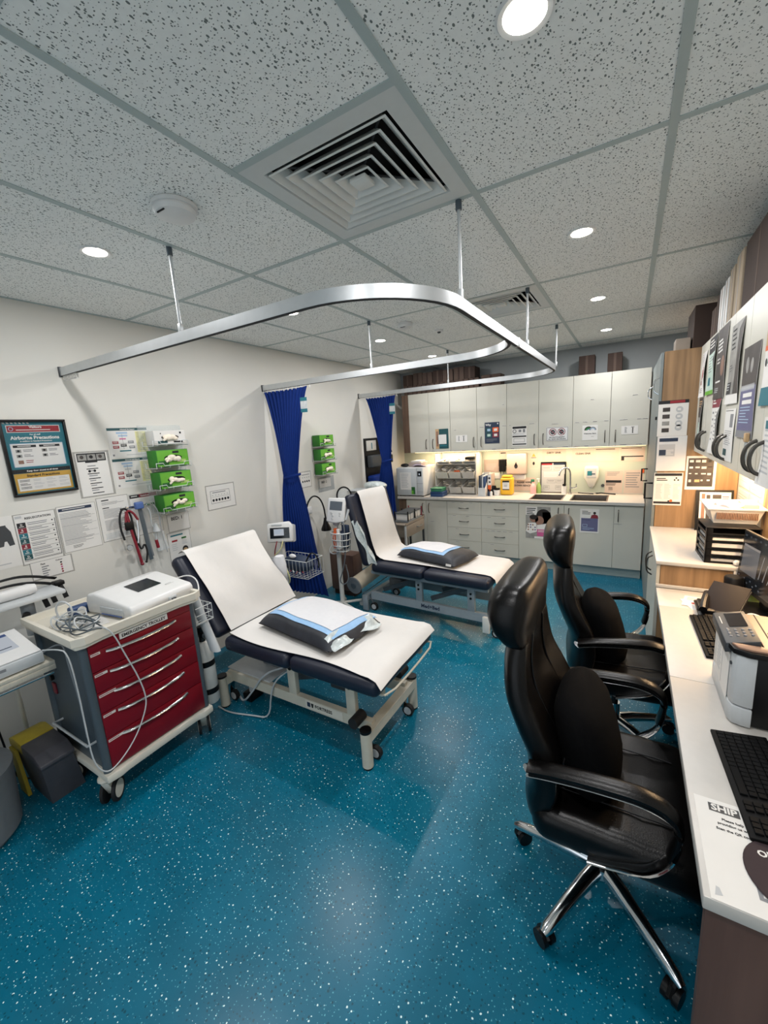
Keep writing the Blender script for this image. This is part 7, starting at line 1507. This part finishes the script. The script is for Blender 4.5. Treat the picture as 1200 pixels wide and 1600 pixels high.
# far end of the desk
t = thing('monitor', 'dark screened computer monitor at the far end of the desk', 'monitor', (3.53, 2.55, 0.73))
ML, MR = Vector((3.475, 2.795, 0)), Vector((3.565, 2.34, 0)); md = (MR-ML).normalized(); mn = Vector((md.y, -md.x, 0))
X = Matrix((Vector((md.x, md.y, 0, 0)), Vector((-mn.x, -mn.y, 0, 0)), Vector((0, 0, 1, 0)), Vector((0, 0, 0, 1)))).transposed(); X.translation = (ML.x, ML.y, 0)
X = X @ Matrix.Translation((0, 0, 0.80)) @ Matrix.Rotation(math.radians(-4), 4, 'X')
W_, H_ = 0.465, 0.305
part('housing', MB().box(0, W_, 0.0, 0.018, 0, H_, 'black', 0.004, X=X).box(0.1, W_-0.1, 0.016, 0.045, 0.05, H_-0.05, 'black', 0.01, X=X), t)
f3 = X.to_3x3()
s = Sheet(X @ Vector((0.008, -0.0005, H_-0.008)), f3 @ Vector((1, 0, 0)), f3 @ Vector((0, -1, 0)), W_-0.016, H_-0.03, 'screen', th=0.0006, down=f3 @ Vector((0, 0, -1)))
for a in range(9):
    for b in range(2): s.rect(0.012+0.048*a, 0.012+0.022*b if a > 4 or b == 0 else 0.012, 0.018, 0.010, 'greyscreen', 1)
s.rect(0.02, 0.06, 0.16, 0.15, 'greyscreen', 2).rect(0.02, 0.06, 0.16, 0.012, 'inkgrey', 3)
for k in range(5): s.poly([(0.22+0.04*k, 0.08+0.03*(k % 3)), (0.228+0.04*k, 0.08+0.03*(k % 3)), (0.21+0.04*k, 0.2), (0.202+0.04*k, 0.2)], 'inkgrey', 2)
for k in range(8): s.rect(0.012+0.03*k, 0.232+0.018*(k % 2), 0.014, 0.008, 'greyscreen', 2)
part('display', s.mb, t)
part('stand', MB().box(0.19, 0.27, 0.03, 0.05, -0.05, 0.15, 'black', 0.008, X=X), t)
part('foot', MB().box(3.47, 3.60, 2.47, 2.68, 0.7305, 0.745, 'black', 0.006), t)
t = thing('dark_book', 'dark brown hard covered book propped on papers near the monitor', 'book', (3.38, 2.52, 0.73))
X = Matrix.Translation((3.385, 2.50, 0.795)) @ Matrix.Rotation(math.radians(-28), 4, 'Z') @ Matrix.Rotation(math.radians(32), 4, 'X')
part('cover', MB().box(-0.078, 0.078, -0.105, 0.105, 0.008, 0.014, 'bookbrown', 0.002, X=X).box(-0.078, 0.078, -0.105, 0.105, -0.012, -0.008, 'bookbrown', 0.002, X=X), t); part('pages', MB().box(-0.074, 0.074, -0.102, 0.102, -0.008, 0.008, 'paper', X=X), t)
part('title', MB().box(-0.02, 0.02, -0.09, -0.084, 0.0141, 0.0145, 'inklight', X=X), t)
t = thing('desk_phone', 'black phone handset half under the dark brown book', 'phone', (3.31, 2.44, 0.73)); part('base', MB().box(3.275, 3.35, 2.40, 2.60, 0.731, 0.748, 'black', 0.006), t); part('handset', MB().tube([(3.29, 2.40, 0.775), (3.30, 2.46, 0.79), (3.32, 2.54, 0.80), (3.33, 2.60, 0.79)], 0.017, 'black', 10, smooth=1), t); part('rest', MB().box(3.285, 3.345, 2.42, 2.58, 0.746, 0.766, 'black', 0.006), t)
for k, (x, yy, rt) in enumerate(((3.25, 2.60, 0.3), (3.28, 2.66, -0.2))):
    s = Sheet((x-0.03, yy+0.06, 0.7175+0.001*k), (math.cos(rt), math.sin(rt), 0), (0, 0, 1), 0.12, 0.15, 'paper', th=0.0006); s.lines(0.015, 0.02, 0.08, 0.05, 4, 'inkgrey', 0.3, k).disc(0.05, 0.1, 0.012, 'inkred')
    s.fin('loose_paper', ('loose printed paper on the lower desk left of the dark brown book', 'loose printed paper under the other loose paper by the bench')[k], 'paper', 'loose papers on the lower desk')
t = thing('black_jar', 'black jar with white lettering in front of the raised bench', 'jar', (3.50, 2.72, 0.717)); part('jar', MB().lathe([(0, 0), (0.04, 0), (0.042, 0.02), (0.042, 0.14), (0.036, 0.15), (0, 0.15)], 'black', (3.452, 2.70, 0.7165), 24), t)
m = MB()
for k in range(4): m.box(-0.024, 0.024, -0.0008, 0, 0.04+0.022*k, 0.048+0.022*k, 'paper', X=Matrix.Translation((3.452, 2.70, 0.7165)) @ Matrix.Rotation(-0.45, 4, 'Z') @ Matrix.Translation((0, -0.0425, 0)))
part('lettering', m, t)
t = thing('glass_jar', 'small green glass jar beside the monitor foot', 'jar', (3.56, 2.75, 0.717)); part('glass', MB().lathe([(0, 0), (0.028, 0), (0.032, 0.03), (0.03, 0.08), (0.027, 0.08), (0.028, 0.03), (0.025, 0.005), (0, 0.005)], 'greensoap', (3.555, 2.76, 0.7165), 20), t); part('rim', MB().lathe([(0.026, 0.08), (0.031, 0.08), (0.031, 0.088), (0.026, 0.088)], 'lightgrey', (3.555, 2.76, 0.7165), 20), t)
single('desk_cable', MB().tube([(3.44, 2.40, 0.745), (3.47, 2.44, 0.775), (3.52, 2.42, 0.765), (3.56, 2.38, 0.74)], 0.004, 'white', 8, smooth=2), 'short white cable looping behind the printer', 'cable')
# ================================================================ office chairs (local frame: +x is forward, origin on the floor under the hub)
def ring_sect(x, z, t_, w_, tilt, wing, n=40, p=3.6, taper=0.22):
    out = []
    d = Vector((math.cos(tilt), 0, math.sin(tilt)))   # forward normal of the back
    for i in range(n):
        a = 2*PI*i/n; c, s_ = math.cos(a), math.sin(a)
        u = math.copysign(abs(c)**(2/p), c); v = math.copysign(abs(s_)**(2/p), s_)
        f = wing*abs(v)**3-0.3*wing*(1-abs(v)**2)
        q = t_*u*(1-taper*abs(v)**4)+ (f if u > 0 else f*0.4)
        out.append((x+d.x*q, w_*v, z+d.z*q))
    return out
def smooth_path(P, n):
    out = []
    for i in range(n+1):
        f = i/n*(len(P)-1); k = min(int(f), len(P)-2); u = f-k
        p0, p1, p2, p3 = P[max(k-1, 0)], P[k], P[k+1], P[min(k+2, len(P)-1)]
        out.append(tuple(0.5*((2*b)+(-a+c)*u+(2*a-5*b+4*c-d)*u*u+(-a+3*b-3*c+d)*u**3) for a, b, c, d in zip(p0, p1, p2, p3)))
    return out
def make_chair(label, phase):
    t = thing('office_chair', label, 'office chair', (0, 0, 0), 'black leather office chairs')
    # back: (x, z, half thickness, half width, tilt, wing)
    B = [(-0.262, 1.055, 0.028, 0.185, 0.0, 0.012), (-0.268, 1.02, 0.040, 0.205, -0.05, 0.02), (-0.272, 0.95, 0.044, 0.230, -0.1, 0.03), (-0.262, 0.86, 0.048, 0.248, 0.05, 0.034), (-0.225, 0.77, 0.052, 0.258, 0.25, 0.036), (-0.186, 0.68, 0.056, 0.260, 0.2, 0.036), (-0.178, 0.58, 0.056, 0.256, 0.0, 0.032), (-0.192, 0.49, 0.052, 0.245, -0.1, 0.022), (-0.19, 0.43, 0.040, 0.215, 0, 0.01), (-0.18, 0.405, 0.02, 0.17, 0, 0.0)]
    part('backrest', MB().loft([ring_sect(*q) for q in smooth_path(B, 40)], 'leather'), t, angle=60)
    Hd = [(-0.268, 1.228, 0.012, 0.120, 0, 0.0), (-0.276, 1.220, 0.044, 0.180, 0, 0.0), (-0.287, 1.185, 0.070, 0.215, 0, 0.002), (-0.294, 1.13, 0.076, 0.228, 0, 0.004), (-0.290, 1.08, 0.066, 0.228, 0, 0.006), (-0.274, 1.04, 0.047, 0.218, 0, 0.010), (-0.266, 1.025, 0.030, 0.20, 0, 0.01)]
    hd = part('headrest', MB().loft([ring_sect(*q, taper=0.05) for q in smooth_path(Hd, 24)], 'leather'), t, angle=60)
    m = MB()
    for yy in (-0.11, 0.11):
        m.tube([(q[0]+q[2]*0.98*math.cos(q[4])+0.25*q[5]*0-0.15*q[5]+q[5]*(0.45**3), yy*(q[3]/0.25), q[1]) for q in smooth_path(B, 24)[1:-4]], 0.0035, 'black', 6)
    part('seam_piping', m, t)
    # seat
    def seat(u, v, top):
        return None
    bm_ = bmesh.new(); bmesh.ops.create_cube(bm_, size=1.0)
    for v in bm_.verts: v.co = Vector((0.045+v.co.x*0.50, v.co.y*0.53, 0.455+v.co.z*0.125))
    bmesh.ops.bevel(bm_, geom=bm_.edges[:], offset=0.055, segments=6, profile=0.5, affect='EDGES')
    bmesh.ops.subdivide_edges(bm_, edges=[e for e in bm_.edges if e.calc_length() > 0.1], cuts=8, use_grid_fill=True)
    for v in bm_.verts:
        x, yy, z = v.co
        if z > 0.455:
            k = min(1, abs(yy)/0.265); z += 0.012*k**4-0.010*(1-k**2); z += 0.003*math.sin(60*x+8*yy)*math.exp(-((x-0.05)/0.16)**2)
        z -= 0.05*max(0, (x-0.20)/0.1)**2
        v.co.z = z
    part('seat', MB().bm(bm_, 'leather'), t, angle=60)
    for yy in (-0.14, 0.14): m = MB(); m.tube([(-0.15+0.05*i, yy, 0.5185+0.001*math.sin(i)-(0.02 if i > 7 else 0)-(0.004 if i == 7 else 0)) for i in range(8)], 0.003, 'black', 6); part('seat_seam', m, t)
    part('seat_pan', MB().box(-0.16, 0.22, -0.2, 0.2, 0.375, 0.398, 'black', 0.01), t)
    part('tilt_mechanism', MB().box(-0.10, 0.12, -0.07, 0.07, 0.335, 0.376, 'black', 0.012).tube([(0.0, 0.07, 0.355), (0.05, 0.24, 0.35)], 0.006, 'black', 8), t)
    part('gas_column', MB().cyl((0, 0, 0.10), (0, 0, 0.22), 0.027, 'chrome', n=20).cyl((0, 0, 0.2), (0, 0, 0.34), 0.017, 'black', n=16), t)
    part('hub', MB().lathe([(0.0, 0.088), (0.045, 0.09), (0.052, 0.105), (0.045, 0.135), (0.032, 0.145), (0.0, 0.146)], 'chrome', (0, 0, 0), 28), t)
    for k in range(5):
        a = phase+2*PI*k/5; c, s_ = math.cos(a), math.sin(a)
        m = MB(); m.tube([(0.03*c, 0.03*s_, 0.118), (0.10*c, 0.10*s_, 0.116), (0.20*c, 0.20*s_, 0.100), (0.305*c, 0.305*s_, 0.078), (0.325*c, 0.325*s_, 0.070)], [0.027, 0.026, 0.022, 0.019, 0.013], 'chrome', 12, up=(0, 0, 1))
        leg = part('star_leg', m, t)
        b = a+0.9+0.5*k; wx, wy = 0.304*c-0.012*math.cos(b), 0.304*s_-0.012*math.sin(b)
        nx, ny = -math.sin(b), math.cos(b)
        q = MB()
        for o in (-1, 1): q.cyl((wx+nx*o*0.006, wy+ny*o*0.006, 0.028), (wx+nx*o*0.024, wy+ny*o*0.024, 0.028), 0.028, 'black', n=20)
        q.tube([(wx-0.022*math.cos(b), wy-0.022*math.sin(b), 0.03), (wx, wy, 0.062), (wx+0.022*math.cos(b), wy+0.022*math.sin(b), 0.04)], 0.012, 'black', 8, smooth=1).cyl((0.304*c, 0.304*s_, 0.05), (0.304*c, 0.304*s_, 0.078), 0.007, 'chrome', n=10)
        part('castor', q, leg)
    for s_ in (-1, 1):
        yy = 0.285*s_
        loop = [(-0.205, 0.685), (-0.12, 0.70), (0.0, 0.713), (0.10, 0.715), (0.165, 0.69), (0.183, 0.64), (0.165, 0.56), (0.11, 0.49), (0.04, 0.455), (-0.03, 0.43)]
        P = smooth_path(loop, 40)
        ar = part('armrest', MB().tube([(x, yy if z > 0.5 else yy*(0.9+0.1*max(0, (z-0.43)/0.07)), z-0.012) for x, z in P], 0.006, 'chrome', 10, ry=0.026, up=(0, 0, 1)), t, 'polished chrome loop with a black pad')
        Pp = [q for q in smooth_path(loop[:7], 30)]
        part('arm_pad', MB().tube([(x-0.004*(1 if x > 0.15 else 0), yy, z+0.006) for x, z in Pp], [0.006, 0.013, 0.014, 0.014, 0.014, 0.012, 0.006], 'leather', 12, ry=0.029, up=(0, 0, 1)), ar)
        part('arm_bracket', MB().tube([(-0.205, yy, 0.675), (-0.20, yy*0.9, 0.655)], 0.010, 'chrome', 8, ry=0.02).tube([(-0.03, yy*0.9, 0.42), (-0.03, yy*0.6, 0.388)], 0.007, 'chrome', 8, ry=0.024, up=(0, 0, 1)), ar)
    return t
c1 = make_chair('near black leather office chair with a chrome star base at the desk', math.radians(170))
c2 = dup(c1, (2.932, 2.30, 0), math.radians(8), 'far black leather office chair beyond the near one at the desk')
c1.location = (2.918, 1.417, 0); c1.rotation_euler = (0, 0, math.radians(0))
def lumbar(loc, rot, label, th, zt):
    X = Matrix.Translation(loc) @ Matrix.Rotation(rot, 4, 'Z')
    t = thing('lumbar_cushion', label, 'cushion', loc, 'black lumbar cushions')
    m = MB(); m.loft([[X @ Vector((0.0+th*math.cos(a)*s_*0.5-0.06*k, 0.20*math.copysign(abs(math.sin(a))**0.7, math.sin(a))*s_**0.45, 0.012+zt*k)) for a in [2*PI*i/28 for i in range(28)]] for k, s_ in ((0, 0.6), (0.05, 0.85), (0.2, 1), (0.5, 1.0), (0.8, 0.9), (0.93, 0.7), (1.0, 0.35))], 'blackcloth'); part('cushion_body', m, t, angle=60)
    part('strap', MB().tube([X @ Vector((-0.08, yy, zt*0.5)) for yy in (-0.19, -0.215)], 0.012, 'black', 4, ry=0.002, up=(0, 0, 1)), t)
lumbar((2.885, 1.43, 0.512), 0.0, 'black lumbar cushion on the near chair', 0.19, 0.29)
lumbar((2.89, 2.31, 0.512), math.radians(8), 'black lumbar cushion on the far chair', 0.19, 0.29)
